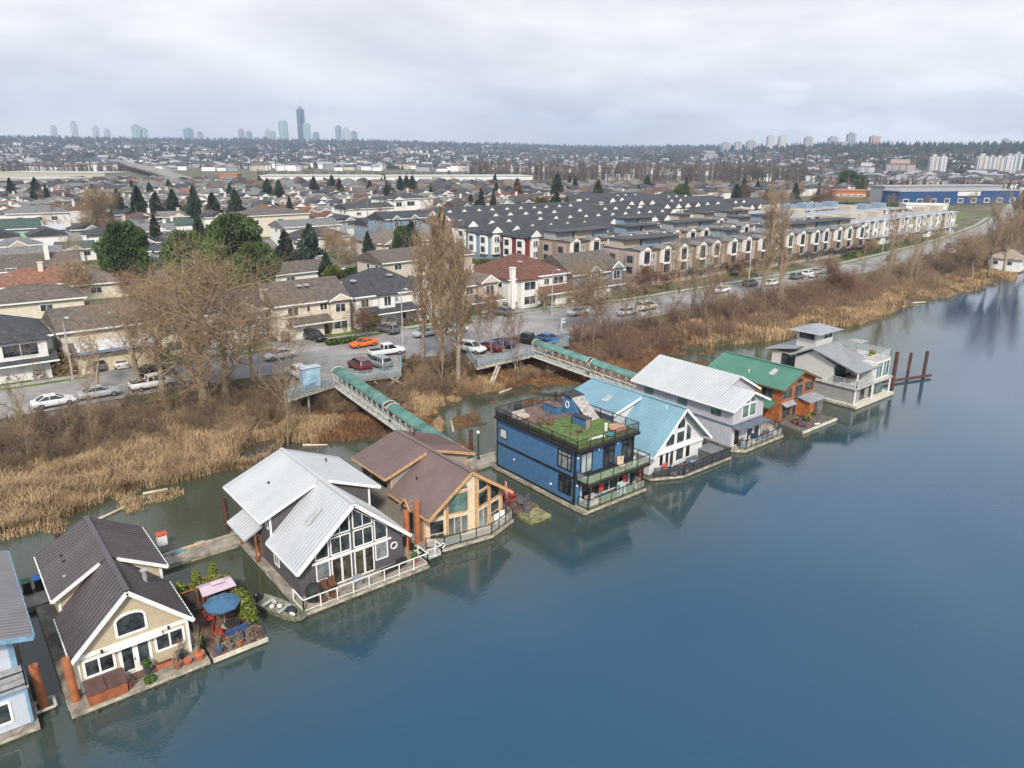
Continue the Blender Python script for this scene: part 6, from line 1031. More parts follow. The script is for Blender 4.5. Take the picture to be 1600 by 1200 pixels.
# ---------------------------------------------------------------- town rows
def unit(style, wm, seed):
    """prototype pieces of one 6.4 m wide unit, front faces -Y; returns [(name, mesh, parentindex)]"""
    ps = []; Wd = 6.4; hh = 9.2; P = plane((0, 0, 0), (1, 0, 0), (0, -1, 0)); col = WHT
    m = MB(); m.box(0, Wd, 0, 11, 0, hh); ps.append(('wall', m.mesh('wall', wm)))
    if style == 'beige':
        ps.append(('bay_wall', MB().box(.55, 2.85, -.99, .1, 2.9, 9.55).mesh('bay_wall', wm))); m = MB(); [m.box(a_, b_, -1.10, .05, 5.9, 9.6) for a_, b_ in ((.45, .68), (2.72, 2.95))]; m.box(.7, 2.7, -1.1, -.98, 5.6, 6.1); m.add([(.35, -1.12, 9.6), (3.05, -1.12, 9.6), (1.7, -1.12, 10.5)], [(0, 1, 2)]); m.pris([(.35, -1.1, 9.6), (3.05, -1.1, 9.6), (1.7, -1.1, 10.5)], (0, 3.5, 0), 1); ps.append(('bay', m.mesh('bay', [WHT, R_GRY])))
        m = MB(); m.box(.2, Wd - .2, -1.4, .05, 2.7, 2.9); m.box(3.1, Wd - .2, -1.4, -1.34, 2.9, 3.8); m.box(-.05, Wd + .05, -.25, 11.2, hh + .004, hh + .3); ps.append(('balcony', m.mesh('balcony', mat('dark_brown_trim', (.07, .055, .05)))))
        m = MB(); m.box(.3, Wd - .3, 5.2, 9.5, hh + .3, hh + 2.5); ps.append(('roof_room', m.mesh('roof_room', [S_TAN, S_GRY, S_BLU][seed % 3]))); m = MB(); m.box(-.1, Wd + .1, 3.9, 10, hh + 2.505, hh + 2.75); ps.append(('roof_canopy', m.mesh('roof_canopy', mat('dark_canopy', (.05, .05, .055)))))
        wr = [(.9, 2.5, 6.3, 9.1, 1.0), (.9, 2.5, 3.5, 5.5, 1.0), (3.7, 5.6, 6.6, 8.4, 0), (3.7, 5.6, 3.2, 5.4, 0), (3.7, 5.6, .4, 2.4, 0)]
    elif style == 'dark':
        m = MB(); m.box(.6, 3.0, -.8, .1, 2.9, 9.6); ps.append(('bay', m.mesh('bay', WHT)))
        m = MB(); roof3(m, .3, 3.3, -.9, 4.4, 9.7, 1.7, 'gy', .3); ps.append(('dormer_roof', m.mesh('dormer_roof', R_DRK))); m = MB(); gable_face(m, .3, 3.3, -.9, 9.7, 1.7, .3); m.add([(.2, -1.21, 9.5), (3.4, -1.21, 9.5), (1.8, -1.21, 11.3)], [(0, 1, 2)]); ps.append(('fascia', m.mesh('fascia', WHT)))
        wr = [(1.0, 2.6, 6.6, 8.4, .8), (1.0, 2.6, 3.5, 5.2, .8), (3.9, 5.4, 6.6, 8.2, 0), (3.9, 5.4, 3.4, 5.0, 0)]
    else:
        m = MB(); m.box(.0, 3.0, -.6, .1, 3.0, 9.6); ps.append(('bay', m.mesh('bay', [WHT, mat('orange_panel', (.36, .17, .07), .7)][seed % 2]))); m = MB(); m.box(3.0, 6.4, -1.2, .05, 2.8, 3.0); m.box(3.0, 6.4, -1.2, -1.15, 3.0, 3.9); m.box(0, Wd, -.8, 11.1, hh + .004, hh + .35); ps.append(('balcony', m.mesh('balcony', S_GRY)))
        m = MB(); m.box(.5, 5.6, 5, 9.5, hh + .3, hh + 2.6); ps.append(('roof_room', m.mesh('roof_room', [S_TAN, S_BLU][seed % 2])))
        wr = [(.7, 2.3, 6.5, 8.8, .6), (.7, 2.3, 3.5, 5.4, .6), (3.8, 5.8, 6.2, 8.4, 0), (3.8, 5.8, 3.2, 5.2, 0), (3.6, 6.0, .2, 2.4, 0)]
    for x0, x1, z0, z1, dp in wr:
        pl = plane((0, -dp, 0), (1, 0, 0), (0, -1, 0)); f = MB(); fm = BLK if (style == 'beige' and dp) else WHT
        for a, b_ in (((x0, z0), (x1, z0)), ((x1, z0), (x1, z1)), ((x1, z1), (x0, z1)), ((x0, z1), (x0, z0)), (((x0 + x1) / 2, z0), ((x0 + x1) / 2, z1))): f.bar(pl(*a, .03), pl(*b_, .03), .06, .14, upv=(0, 1, 0))
        g = MB(); g.add([pl(x0, z0, .015), pl(x1, z0, .015), pl(x1, z1, .015), pl(x0, z1, .015)], [(0, 1, 2, 3)])
        ps.append(('window', f.mesh('window', fm), g.mesh('pane', [G, GC][(seed + int(x0)) % 2])))
    return ps
B_ = [mat('townhouse_taupe', (.34, .28, .25), .85, .06, 1.5), mat('townhouse_brick', (.29, .205, .155), .85, .15, 3, kind='course', p=.12), mat('townhouse_tan', (.37, .28, .20), .85, .06, 1.5), mat('townhouse_brown', (.22, .165, .14), .85, .08, 2)]
D_ = [S_BLU, S_WHT, mat('barn_red_siding', (.17, .03, .03), .8, .06, 2, kind='siding', p=.2), S_GRY, S_WHT, mat('sage_siding', (.22, .25, .19), .8)]
M_ = [mat('modern_tan', (.30, .20, .13), .8), S_WHT, mat('modern_brown', (.16, .09, .06), .8)]
UP = {}
def town_row(x, y, n, style, label, rz=0, off=0, hip=None, end=True):
    t = thing('townhouse_row', label, 'townhouses', (x, y, 3.0), R(rz), 'rows of three storey townhouses'); t.scale = (1, 1, .87); pal = {'beige': B_, 'dark': D_, 'modern': M_, 'white': [S_WHT]}[style]; st = 'dark' if style == 'white' else style
    for i in range(n):
        j = (i + off) % len(pal); key = (style, j, i % 3 if st != 'dark' else 0)
        if key not in UP: UP[key] = unit(st, pal[j], i + j)
        rr_ = random.Random(i * 7 + int(y)); sk = rr_.random(); jx = rr_.uniform(-.25, .25) if st == 'dark' else 0
        for pc in UP[key]:
            if (pc[0] in ('roof_room', 'roof_canopy') and sk < .45) or (pc[0] in ('dormer_roof', 'fascia') and sk < .22): continue
            o = obj(pc[0], pc[1], None, t); o.location = (i * 6.4 + (jx if pc[0] != 'wall' else 0), [.0, .5, .25, .7][(i * 3 + int(y)) % 4], 0)
            if len(pc) > 2: obj('pane', pc[2], None, o)
    if st == 'dark': m = MB(); roof3(m, 0, n * 6.4, .3, 11, 9.2, 2.7, 'hip', .6); obj('roof', m, R_DRK, t)
    if end:   # windows and white bays of the end wall, facing -X
        PS = plane((0, 0, 0), (0, 1, 0), (-1, 0, 0)); m = MB()
        for y0 in (1.2, 6.6): obj('end_bay', MB().box(-.7, .02, y0, y0 + 2.8, 2.9 if st == 'dark' else .2, 8.6), WHT if st == 'dark' else pal[0], t)
        PE = plane((-.7, 0, 0), (0, 1, 0), (-1, 0, 0))
        for y0 in (1.2, 6.6):
            for z0 in (3.6, 6.4): window(t, PE, rect(y0 + .6, y0 + 2.2, z0, z0 + 1.6), BLK, G, [], .1)
    return t
town_row(127, 111.5, 16, 'beige', 'front row of taupe and brick townhouses with white framed bays facing the road')
town_row(126, 133.5, 17, 'beige', 'second row of taupe and brick townhouses behind the front one', off=1)
town_row(170, 151.0, 10, 'beige', 'third beige townhouse row with rooftop rooms', off=2, end=True)
town_row(125.0, 148.2, 6, 'dark', 'row of townhouses with dark roof and barn red end house', off=2); town_row(123, 161.5, 13, 'dark', 'row of blue grey and white townhouses with black roof behind the red one', off=0)
town_row(128, 179, 15, 'dark', 'long black roofed townhouse row with arched white dormers', off=1); town_row(132, 199, 15, 'dark', 'black roofed townhouse row farther behind', off=3, end=False); town_row(140, 219, 13, 'dark', 'farthest black roofed townhouse row', off=4, end=False)
for i, (x, y, n) in enumerate(((236, 176, 12), (236, 197, 12), (238, 218, 11), (242, 239, 10), (248, 260, 9))): town_row(x, y, n, 'white', 'white townhouse row with dark roof and white gables, ' + ['nearest', 'second nearest', 'third', 'fourth', 'farthest'][i] + ' of the five parallel rows', end=False)
town_row(233, 120, 14, 'modern', 'front row of white and orange panelled modern townhouses along the road', rz=1); town_row(236, 141, 14, 'modern', 'second modern townhouse row with rooftop rooms behind the orange panelled one', rz=1, off=1); town_row(240, 158, 13, 'modern', 'third modern townhouse row behind the orange panelled one', rz=1, off=2)
# ---------------------------------------------------------------- suburb beyond
def proto(i):
    g = random.Random(100 + i); wm = [S_WHT, S_CRM, S_WHT, S_WHT, S_GRY, S_WHT, S_TAN, S_BLU, S_WHT, S_WHT, S_WHT, S_PNK][i % 12]; rm = [R_GRY, R_GRY, R_DRK, R_GRY if i > 12 else R_TAN, R_DRK, R_BRN if i > 12 else R_RED, R_GRY, R_DRK, R_BRN, R_GRY if i > 12 else R_GRN, R_DRK, R_ORG if i > 12 else R_BRN][i % 12]
    w_ = g.uniform(8, 10.8); kind = ['hip', 'gx', 'hip', 'gx', 'gy', 'hip'][i % 6]; h_ = g.choice([4.8, 5.2, 5.6, 3.2]); up_ = h_ - 1.9
    x_ = g.uniform(1, w_ - 6); f = [('win', 1.2, 3.0, up_, up_ + 1.2, 0) if x_ > 4 else ('win', w_ - 3, w_ - 1.2, up_, up_ + 1.2, 0), ('bay', x_, x_ + 4, 1.2, h_ - .1, 'gy', 1.5), ('win', x_ + .8, x_ + 3.2, up_, up_ + 1.3, 1.2), ('garage', x_ + .6, x_ + 3.4, 1.2)]
    if i % 2: f.append(('chim', w_ * .8, 5, h_ + 2.8))
    t = house('proto', 0, 0, 0, w_, g.uniform(7.5, 9), h_, wm, rm, g.uniform(1.6, 2.4), kind, f); t['_d'] = '%s house with %s %s roof' % (wm.name.split('_')[0] if wm is not S_PNK else 'pink beige', rm.name.replace('_shingle', '').replace('_roof', '').replace('_tile', '').replace('_', ' '), {'hip': 'hip', 'gx': 'ridge', 'gy': 'front gable'}[kind]); return reg(t)
PRO = [proto(i) for i in range(24)]; DSC = [p_['_d'] for p_ in PRO]
for p_ in PRO: del p_['_d']
TAKEN = [(-6, 132, 106, 126.5), (115, 236, 112, 222), (222, 335, 112, 262), (-14, 16, 184, 216), (44, 68, 156, 172), (58, 88, 126, 140), (8, 40, 132, 156)]
for t in list(COL.objects):
    if t.type == 'EMPTY' and t.get('category') in ('house', 'shed') and t.get('label') != 'proto' and t.location.y > 122: TAKEN.append((t.location.x - 14, t.location.x + 22, t.location.y - 8, t.location.y + 14))
def inview(x, y, z=3., mg=30):
    v = Vector((x, y, z - HC)); dp = v.dot(fw)
    if dp < 5: return None
    u = v.dot(ri2) / dp * F + 800; v_ = 600 - v.dot(up2) / dp * F
    return (u, v_, dp) if -mg < u < 1600 + mg and v_ < 1250 else None
SPOT = []; gq = random.Random(5); y = 129.; row = 0
ORD = ['first', 'second', 'third', 'fourth', 'fifth', 'sixth', 'seventh', 'eighth', 'ninth', 'tenth']
while y < 740:
    x = -70 + gq.uniform(-5, 5); k = 0
    while x < 900:
        x += gq.uniform(11, 15)
        yy = y + gq.uniform(-2.5, 2.5); iv = inview(x + 6, yy)
        if not iv or iv[2] > 640: continue
        if yy < float(lin(RF, x)) + 25 or any(a < x + 14 and x < b_ and c_ < yy + 10 and yy < d_ for a, b_, c_, d_ in TAKEN): continue
        if x > 330 and yy < 300: continue
        SPOT.append((iv[2], x, yy, row, k, iv[0])); k += 1
    row += 1; y += [13.5, 21][row % 2]
SPOT.sort(); rest = SPOT[285:]; near = SPOT[:285]
def nth(n): return ORD[n] if n < 10 else '%d%s' % (n + 1, 'th' if 10 <= (n + 1) % 100 <= 20 else {1: 'st', 2: 'nd', 3: 'rd'}.get((n + 1) % 10, 'th'))
used = set(); rows = {}
for s in near: rows.setdefault(s[3], []).append(s)
for ri_, r_ in rows.items():
    r_.sort(key=lambda s: s[5])
    for j, s in enumerate(r_):
        i = gq.randrange(24); lb = '%s, %s from left in %s row inland' % (DSC[i], nth(j), nth(ri_)); fl = 180 if s[3] % 2 else 0
        rz = R(gq.choice([0, 0, 0, 180]) + gq.uniform(-5, 5)); xx, yy = s[1], s[2]
        if abs(rz) > 1.5: xx += 9.5; yy += 8.2
        if i not in used: used.add(i); o = PRO[i]; o.location = (xx, yy, 3); o.rotation_euler = (0, 0, rz); o['label'] = lb
        else: o = dup(PRO[i], (xx, yy, 3), rz, lb)
        o['group'] = 'suburban houses inland'
for i in range(24):
    if i not in used: 
        for c_ in list(PRO[i].children_recursive) + [PRO[i]]: bpy.data.objects.remove(c_)
# the rest of the town reads as one mass
V = []; Fc = []; MI = []
far_m = [S_WHT, S_CRM, S_PNK, S_GRY, R_GRY, R_BRN, R_DRK, R_RED, R_TAN]
b = MB()
for s in rest:
    x, y_ = s[1], s[2]; w_ = gq.uniform(7.5, 10.5); d_ = gq.uniform(6.5, 9); h_ = gq.uniform(4, 6.5); b.box(x, x + w_, y_, y_ + d_, 2.8, 3 + h_, gq.choice([0, 0, 0, 0, 1, 3])); n0 = len(b.f); roof3(b, x, x + w_, y_, y_ + d_, 3 + h_, gq.uniform(1.6, 2.8), gq.choice(['hip', 'gx', 'gy'])); k = gq.choice([4, 4, 4, 5, 6, 6, 6, 7, 8])
    for q_ in range(n0, len(b.f)): b.m[q_] = k
tag(obj('distant_houses', b, far_m), 'mass of small pale houses far inland before the white warehouses', 'houses', kind='stuff')
# warehouses and works
def shed(label, x, y, rz, w_, d_, h_, wm, rm, wn=0, name='warehouse', cat='warehouse', band=None):
    t = thing(name, label, cat, (x, y, 3), R(rz)); obj('wall', MB().box(0, w_, 0, d_, -1, h_), wm, t); obj('roof', MB().box(-.4, w_ + .4, -.4, d_ + .4, h_ + .004, h_ + .7), rm, t)
    P = plane((0, 0, 0), (1, 0, 0), (0, -1, 0))
    for i in range(wn): x0 = w_ * (i + .5) / wn; window(t, P, rect(x0 - 2, x0 + 2, 1, h_ * .45), WHT, G, fw_=.3, d=.2)
    if band: obj('wall_panel', MB().box(w_ * band[0], w_ * band[1], -.15, -.01, band[2], band[3]), band[4], t)
    return t
W2 = mat('warehouse_white', (.62, .62, .62), .7, .05, .2); NAVY = mat('royal_blue_cladding', (.014, .055, .16), .6, .05, .2)
def span(px0, py0, px1, py1, z=3.): a, b_ = at(px0, py0, z), at(px1, py1, z); return a.x, a.y, math.degrees(math.atan2(b_.y - a.y, b_.x - a.x)), (b_ - a).length
for (a, lb, h_, m1, bd) in (((405, 293, 600, 293.5), 'long white warehouse left of the grey office bay', 9, W2, None), ((604, 293.5, 832, 292), 'long white warehouse right, with grey office bays', 9, W2, (.3, .36, 1, 8.5, S_BLU)), ((0, 296, 58, 299), 'pale cream sheds at the left edge beyond the town', 8, S_CRM, None), ((0, 283, 165, 285), 'low pale warehouse line at the far left', 8, S_TAN, None)):
    x, y, rz, l = span(*a); shed(lb, x, y, rz, l, 40, h_, m1, MATS['pale_slab'], 0, band=bd)
x, y, rz, l = span(1403, 321, 1590, 318); shed('royal blue warehouse with a row of windows and a white panel', x, y, rz, l, 14, 8, NAVY, S_GRY, 9, band=(.47, .66, 5.2, 7.7, W2)); shed('grey upper hall with ribbon windows behind the royal blue warehouse', x + 14, y + 16, rz, l, 12, 10, S_GRY, S_GRY, 14)
x, y, rz, l = span(1300, 308, 1360, 309); shed('low orange building between bare trees near the blue warehouse', x, y, rz, l, 15, 4.5, mat('orange_brick', (.40, .16, .06)), mat('orange_roof', (.36, .16, .08)), 6); x, y, rz, l = span(1415, 327, 1480, 328); shed('white trailers and sheds in front of the blue warehouse', x, y, rz, l, 10, 2.4, W2, W2, 4, 'yard_shed', 'shed')
x, y, rz, l = span(945, 285, 995, 285); shed('thin pale warehouse before the far poplar belt', x, y, rz, l, 30, 7, W2, W2); x, y, rz, l = span(345, 292, 372, 292); shed('small orange shed right of the bridge end', x, y, rz, l, 20, 10, mat('orange_panel', (0,) * 3), MATS['orange_roof']); x, y, rz, l = span(1095, 340, 1160, 338); shed('low cream warehouse behind the white gabled townhouses', x, y, rz, l, 18, 6, S_CRM, W2)
# bridge ramp at the left
def deep(px, py, dist): d = fw + ri2 * ((px - 800) / F) + up2 * ((600 - py) / F); return Vector((0, 0, HC)) + d * dist
path = [deep(345, 294, 560), deep(312, 290, 640), deep(285, 280, 720), deep(255, 270, 820), deep(225, 262, 950), deep(200, 256, 1120), deep(176, 250, 1350)]; path[0].z = 3.6; o_ = path[0].copy(); o_.z = 0
t = thing('bridge', 'concrete highway bridge on tall piers climbing away at the left', 'bridge', o_); dk = MB(); pth = [p_ - o_ for p_ in path]
for p0, p1 in zip(pth, pth[1:]): dk.bar(p0, p1, 20, 2.0)
obj('deck', dk, mat('bridge_concrete', (.24, .22, .20), .9, .15, .1), t)
for p0, p1 in list(zip(pth, pth[1:]))[1:]:
    n = max(2, int((p1 - p0).length / 32))
    for i in range(n):
        q_ = p0.lerp(p1, i / n); 
        if q_.z > 7: obj('pier', MB().box(q_.x - 6, q_.x + 6, q_.y - 1.5, q_.y + 1.5, 0, q_.z - 1.1), MATS['bridge_concrete'], t)

# utility poles inland
for i, (px, py, h_) in enumerate(((398, 400, 11), (560, 372, 11), (484, 330, 10), (1310, 330, 10), (300, 330, 10), (660, 352, 11), (722, 370, 10), (98, 352, 9), (575, 352, 10), (445, 352, 10), (835, 330, 10), (1010, 318, 10))):
    p_ = at(px, py, 3.); t = thing('utility_pole', 'wooden utility pole with crossarm standing among the inland houses', 'utility pole', (p_.x, p_.y, 3), 0, 'utility poles inland'); obj('pole', MB().tube((0, 0, 0), (0, 0, h_), .17, .12, 6), mat('pole_wood', (.22, .18, .14)), t); obj('crossarm', MB().box(-1.2, 1.2, -.06, .06, h_ - 1.2, h_ - 1.0), MATS['pole_wood'], t)
# ---------------------------------------------------------------- bare trees
BARK = mat('grey_bark', (.27, .215, .155), .9, .22, 3, objvar=.15); TWIG = mat('pale_twig', (.33, .235, .145), .9, .22, 1.5, objvar=.15); TWIGR = mat('reddish_twig', (.22, .13, .085), .9, .25, 1.5, objvar=.2); POPL = mat('poplar_twig', (.33, .25, .15), .9, .2, 1, objvar=.15); BARKD = mat('dark_bark', (.10, .075, .055), .9, .25, 3)
def seg_mesh(name, S, n, m):
    """S rows: p0(3) p1(3) r0 r1"""
    S = np.asarray(S, float); p, q_ = S[:, :3], S[:, 3:6]; d = q_ - p; d /= np.linalg.norm(d, axis=1, keepdims=True) + 1e-9
    h_ = np.where(np.abs(d[:, 2:3]) < .9, np.array([[0, 0, 1.]]), np.array([[1., 0, 0]])); a = np.cross(d, h_); a /= np.linalg.norm(a, axis=1, keepdims=True); b_ = np.cross(d, a); k = len(S); V = np.zeros((k, 2, n, 3))
    for i in range(n):
        t = 2 * math.pi * i / n; o = a * math.cos(t) + b_ * math.sin(t); V[:, 0, i] = p + o * S[:, 6:7]; V[:, 1, i] = q_ + o * S[:, 7:8]
    base = (np.arange(k) * 2 * n)[:, None]; Fq_ = np.concatenate([np.stack([base[:, 0] + i, base[:, 0] + (i + 1) % n, base[:, 0] + (i + 1) % n + n, base[:, 0] + i + n], 1) for i in range(n)])
    return fastmesh(name, V.reshape(-1, 3), Fq_, m)
def grow(seed, h_, style, dens=1.):
    g = random.Random(seed); T0 = []; T1 = []
    def br(p_, d, L_, r_, lv, mx):
        nseg = 5 if lv == 0 else 4 if lv < 3 else 2; p_ = Vector(p_); d = Vector(d).normalized()
        for i in range(nseg):
            t = i / nseg; wob = {'poplar': .10, 'maple': .30, 'sapling': .12, 'shrub': .22}[style] * (1 if lv else .35)
            d = (d + Vector((g.gauss(0, wob), g.gauss(0, wob), g.gauss(0, wob * .6) + ({'poplar': .10, 'maple': .03 if lv < 3 else .06, 'sapling': .08, 'shrub': .04}[style])))).normalized()
            q_ = p_ + d * (L_ / nseg); ra = r_ * (1 - t * .75); rb = r_ * (1 - (i + 1) / nseg * .75); (T0 if lv < 2 else T1).append((*p_, *q_, max(ra, .012), max(rb, .009)))
            if lv < mx and (i > 0 or lv > 0 or style == 'shrub'):
                nb = {'poplar': [7, 2.4, 1.8, 1.3, 0], 'maple': [2.8, 2.3, 1.9, 1.5, 1.0], 'sapling': [3, 1.6, 1.4, 0, 0], 'shrub': [2.5, 2, 1.5, 0, 0]}[style][lv] * dens; nb = int(nb) + (g.random() < nb - int(nb))
                for _ in range(nb):
                    sp = {'poplar': .42, 'maple': .95, 'sapling': .6, 'shrub': .7}[style] * g.uniform(.7, 1.2); ax = Vector((g.gauss(0, 1), g.gauss(0, 1), g.gauss(0, 1))); ax = (ax - d * ax.dot(d)).normalized(); nd = d * math.cos(sp) + ax * math.sin(sp)
                    lf = {'poplar': .40 if lv == 0 else .5, 'maple': .66, 'sapling': .42, 'shrub': .5}[style] * g.uniform(.7, 1.1) * (1.15 - .5 * t if lv == 0 else 1); br(p_ + d * (L_ / nseg) * g.random(), nd, L_ * lf, max(r_ * (.50 if lv else .42) * (1 - t * .4), .012), lv + 1, mx)
            p_ = q_
        return p_
    mx = {'poplar': 4, 'maple': 5, 'sapling': 3, 'shrub': 3}[style]
    if style == 'maple': br((0, 0, 0), (g.gauss(0, .06), g.gauss(0, .06), 1), h_ * .52, h_ * .022, 0, mx); 
    elif style == 'poplar': br((0, 0, 0), (0, 0, 1), h_ * .95, h_ * .016, 0, mx)
    elif style == 'sapling': br((0, 0, 0), (g.gauss(0, .05), g.gauss(0, .05), 1), h_ * .95, h_ * .009, 0, mx)
    else:
        for _ in range(int(9 * dens) + 3): a = g.random() * 6.28; br((g.gauss(0, .3), g.gauss(0, .3), 0), (.55 * math.cos(a), .55 * math.sin(a), 1), h_ * g.uniform(.6, 1), .036, 1, mx)
    if not T1: T1.append((0, 0, 0, 0, 0, .1, .01, .01))
    zmax = max(s[5] for s in T0 + T1); k = h_ / zmax if style in ('maple', 'poplar') else 1
    sc_ = lambda S: [(a * k, b_ * k, c_ * k, d * k, e_ * k, f * k, r0, r1) for a, b_, c_, d, e_, f, r0, r1 in S]
    return sc_(T0), sc_(T1)
TP = {}
def tree(style, h_, seed, x, y, label, cat='tree', name='bare_tree', twig=None, bark=None, z=None, group=None, dens=1., sc_=1, rz=None):
    key = (style, h_, seed, dens, twig.name if twig else '')
    if key not in TP:
        a, b_ = grow(seed, h_, style, dens); TP[key] = (seg_mesh('trunk', a, 6 if style != 'shrub' else 4, bark or BARK), seg_mesh('crown', b_, 3, twig or TWIG))
    t = thing(name, label, cat, (x, y, z if z is not None else gz(x, y) - .05), rz if rz is not None else rnd.uniform(0, 6.28), group); t.scale = (sc_,) * 3
    obj('trunk', TP[key][0], None, t); obj('crown', TP[key][1], None, t); return t
def TR(style, h_, seed, px, py, zg, label, **k): p_ = at(px, py, zg); return tree(style, h_, seed, p_.x, p_.y, label, **k)
TR('maple', 26, 11, 318, 640, 1.5, 'biggest spreading bare tree on the bank, in front of the cedars', dens=.9); TR('maple', 21.5, 12, 352, 628, 2.0, 'bare tree with pale limbs right beside the biggest one', dens=.88); TR('maple', 18, 13, 255, 640, 1.5, 'bare tree leaning over the road left of the biggest one', dens=.86); TR('maple', 16, 14, 225, 625, 1.5, 'slender bare tree in front of the white pickup', dens=.75)
TR('maple', 14, 15, 395, 600, 2.5, 'bare tree between the biggest one and the left platform', dens=.9); TR('sapling', 13, 16, 449, 690, .4, 'lone pale birch trunk rising from the marsh below the left platform', dens=1.2, name='birch_tree'); TR('maple', 10, 17, 158, 640, 1.2, 'thin bare tree behind the silver sedan', dens=.6)
TR('poplar', 25, 21, 690, 578, 2.2, 'tall feathery bare poplar, left of the pair beside the road'); TR('poplar', 24.5, 22, 716, 588, 1.8, 'tall bare poplar, right of the pair beside the road', dens=.9); TR('poplar', 20, 23, 660, 570, 2.4, 'shorter bare poplar at the left of the roadside pair', dens=.7)
TR('maple', 14.5, 24, 940, 520, 2.4, 'bare spreading street tree in front of the grey gabled house'); TR('poplar', 24, 25, 1187, 472, 2.2, 'tall twin bare poplar, left one before the brown townhouses', dens=.8); TR('poplar', 24.5, 26, 1216, 470, 2.2, 'tall twin bare poplar, right one before the brown townhouses', dens=.7); TR('sapling', 13, 27, 1050, 495, 2.2, 'slender bare tree among the bushes before the taupe townhouses', dens=1.3)
TR('sapling', 12, 28, 1080, 492, 2.2, 'slender bare tree right of the beige van', dens=1.3); TR('sapling', 13, 29, 1110, 488, 2.2, 'slender bare roadside tree by the white sedan', dens=1.3); TR('maple', 8, 30, 1325, 462, 1.5, 'low dark spreading bare tree above the shore at right', twig=TWIGR); TR('maple', 9, 31, 1300, 455, 2, 'brown bushy bare tree before the orange townhouses', twig=TWIGR)
TR('poplar', 19, 32, 1390, 430, 2.2, 'tall thin bare poplar before the modern townhouses', dens=.5); TR('poplar', 24, 33, 1545, 428, 1.2, 'tall bare poplar near the right edge, first of the clump', dens=.8); TR('poplar', 26, 34, 1568, 424, 1.2, 'tallest bare poplar of the clump at the right edge', dens=.9); TR('poplar', 25, 35, 1595, 415, 1.5, 'bare poplar cut by the right edge', dens=.9); TR('maple', 16, 36, 1520, 430, 1.5, 'rounder bare tree left of the right edge clump'); TR('poplar', 20, 37, 1580, 405, 2, 'bare poplar behind the right edge clump', dens=.8)
TR('maple', 21, 38, 142, 382, 3, 'large feathery bare tree standing by the left field', dens=1.1); TR('maple', 9, 39, 205, 480, 3, 'rust tinged bare tree among the left roofs', twig=TWIGR); TR('maple', 10, 40, 120, 470, 3, 'bare tree beside the orange tile roof'); TR('maple', 8, 41, 515, 395, 3, 'bare street tree on the cul-de-sac lawn'); TR('maple', 8, 42, 478, 395, 3, 'reddish bare tree by the cul-de-sac', twig=TWIGR); TR('maple', 9, 43, 545, 412, 3, 'bare tree before the grey roofs behind the hedge', dens=.9)
TR('maple', 6, 44, 850, 488, 3, 'small bare tree on the lawn of the red brown roofed house', dens=.7); TR('maple', 7, 45, 765, 505, 3, 'small bare tree in the brown roofed house garden', dens=.8, twig=TWIGR); TR('maple', 7, 46, 575, 530, 3, 'small bare red tree before the brick entry', dens=.8, twig=TWIGR); TR('maple', 6.5, 47, 60, 590, 3, 'small bare tree on the lawn at the left edge', dens=.7); TR('maple', 13, 48, 1195, 330, 3, 'broad hazy bare tree beyond the white gabled rows', twig=TWIGR, dens=1); TR('maple', 8, 49, 1000, 462, 3, 'brown bushy tree beside the grey gabled house', twig=TWIGR)
TR('maple', 17, 50, 1215, 335, 3, 'widest bare tree beyond the gabled townhouses'); TR('maple', 17, 51, 1285, 333, 3, 'round bare tree left of the orange building', twig=TWIGR); TR('maple', 15, 52, 1160, 320, 3, 'bare tree group before the poplar belt', twig=TWIGR)
# saplings along the bank
gs = random.Random(9); words = ['pale', 'grey', 'thin', 'leaning', 'forked', 'tall', 'low', 'slim']
for i in range(64):
    x = [gs.uniform(-12, 34), gs.uniform(52, 120), gs.uniform(110, 250)][i % 3]; y = float(lin(RN, x)) - gs.uniform(1.5, 10); h_ = [6.5, 9, 11][i % 3 if i < 40 else 0]
    if inview(x, y, 2) is None: continue
    tree('sapling', h_, 60 + i % 7, x, y, 'bare sapling on the river bank between the road and the reeds', 'sapling', 'sapling', [TWIG, TWIGR, POPL][i % 3], group='bare saplings along the bank', dens=1.1, sc_=gs.uniform(.75, 1.15))
for i in range(34):
    x = gs.uniform(122, 330); y = float(lin(RF, x)) + gs.uniform(3.5, 8)
    if (i % 3) == 0: tree('maple', 7, 90 + i % 3, x, y, 'small bare street tree in front of the townhouse rows', 'tree', 'bare_tree', [TWIG, TWIGR][i % 2], group='bare street trees before the townhouses', dens=.8, sc_=gs.uniform(.7, 1.05))
    else: plant(x, y, 3.05, gs.uniform(.8, 1.8), gs.uniform(1, 2.4), 'rounded shrub in front of the townhouse rows', [MATS['hedge_green'] if 'hedge_green' in MATS else HEDG, MATS['dry_plant'], YEL][i % 3], 'garden_shrub', seed=i % 3, n=260, cone=.25, group='shrubs before the townhouses')
# far bare trees inside the town
gs = random.Random(12)
nt_ = 0
for i in range(400):
    x = gs.uniform(-60, 620); y = gs.uniform(150, 560); iv = inview(x, y)
    if not iv or iv[2] > 620 or (115 < x < 335 and y < 262) or nt_ >= 175 or any(a - 1 < x < b_ - 12 and c_ < y < d_ for a, b_, c_, d_ in TAKEN): continue
    nt_ += 1; tree('maple', 9, 70 + i % 4, x, y, 'bare garden tree among the suburban houses', 'tree', 'bare_tree', [TWIG, TWIGR][i % 2], group='bare garden trees inland', dens=.75, sc_=gs.uniform(.7, 1.3))
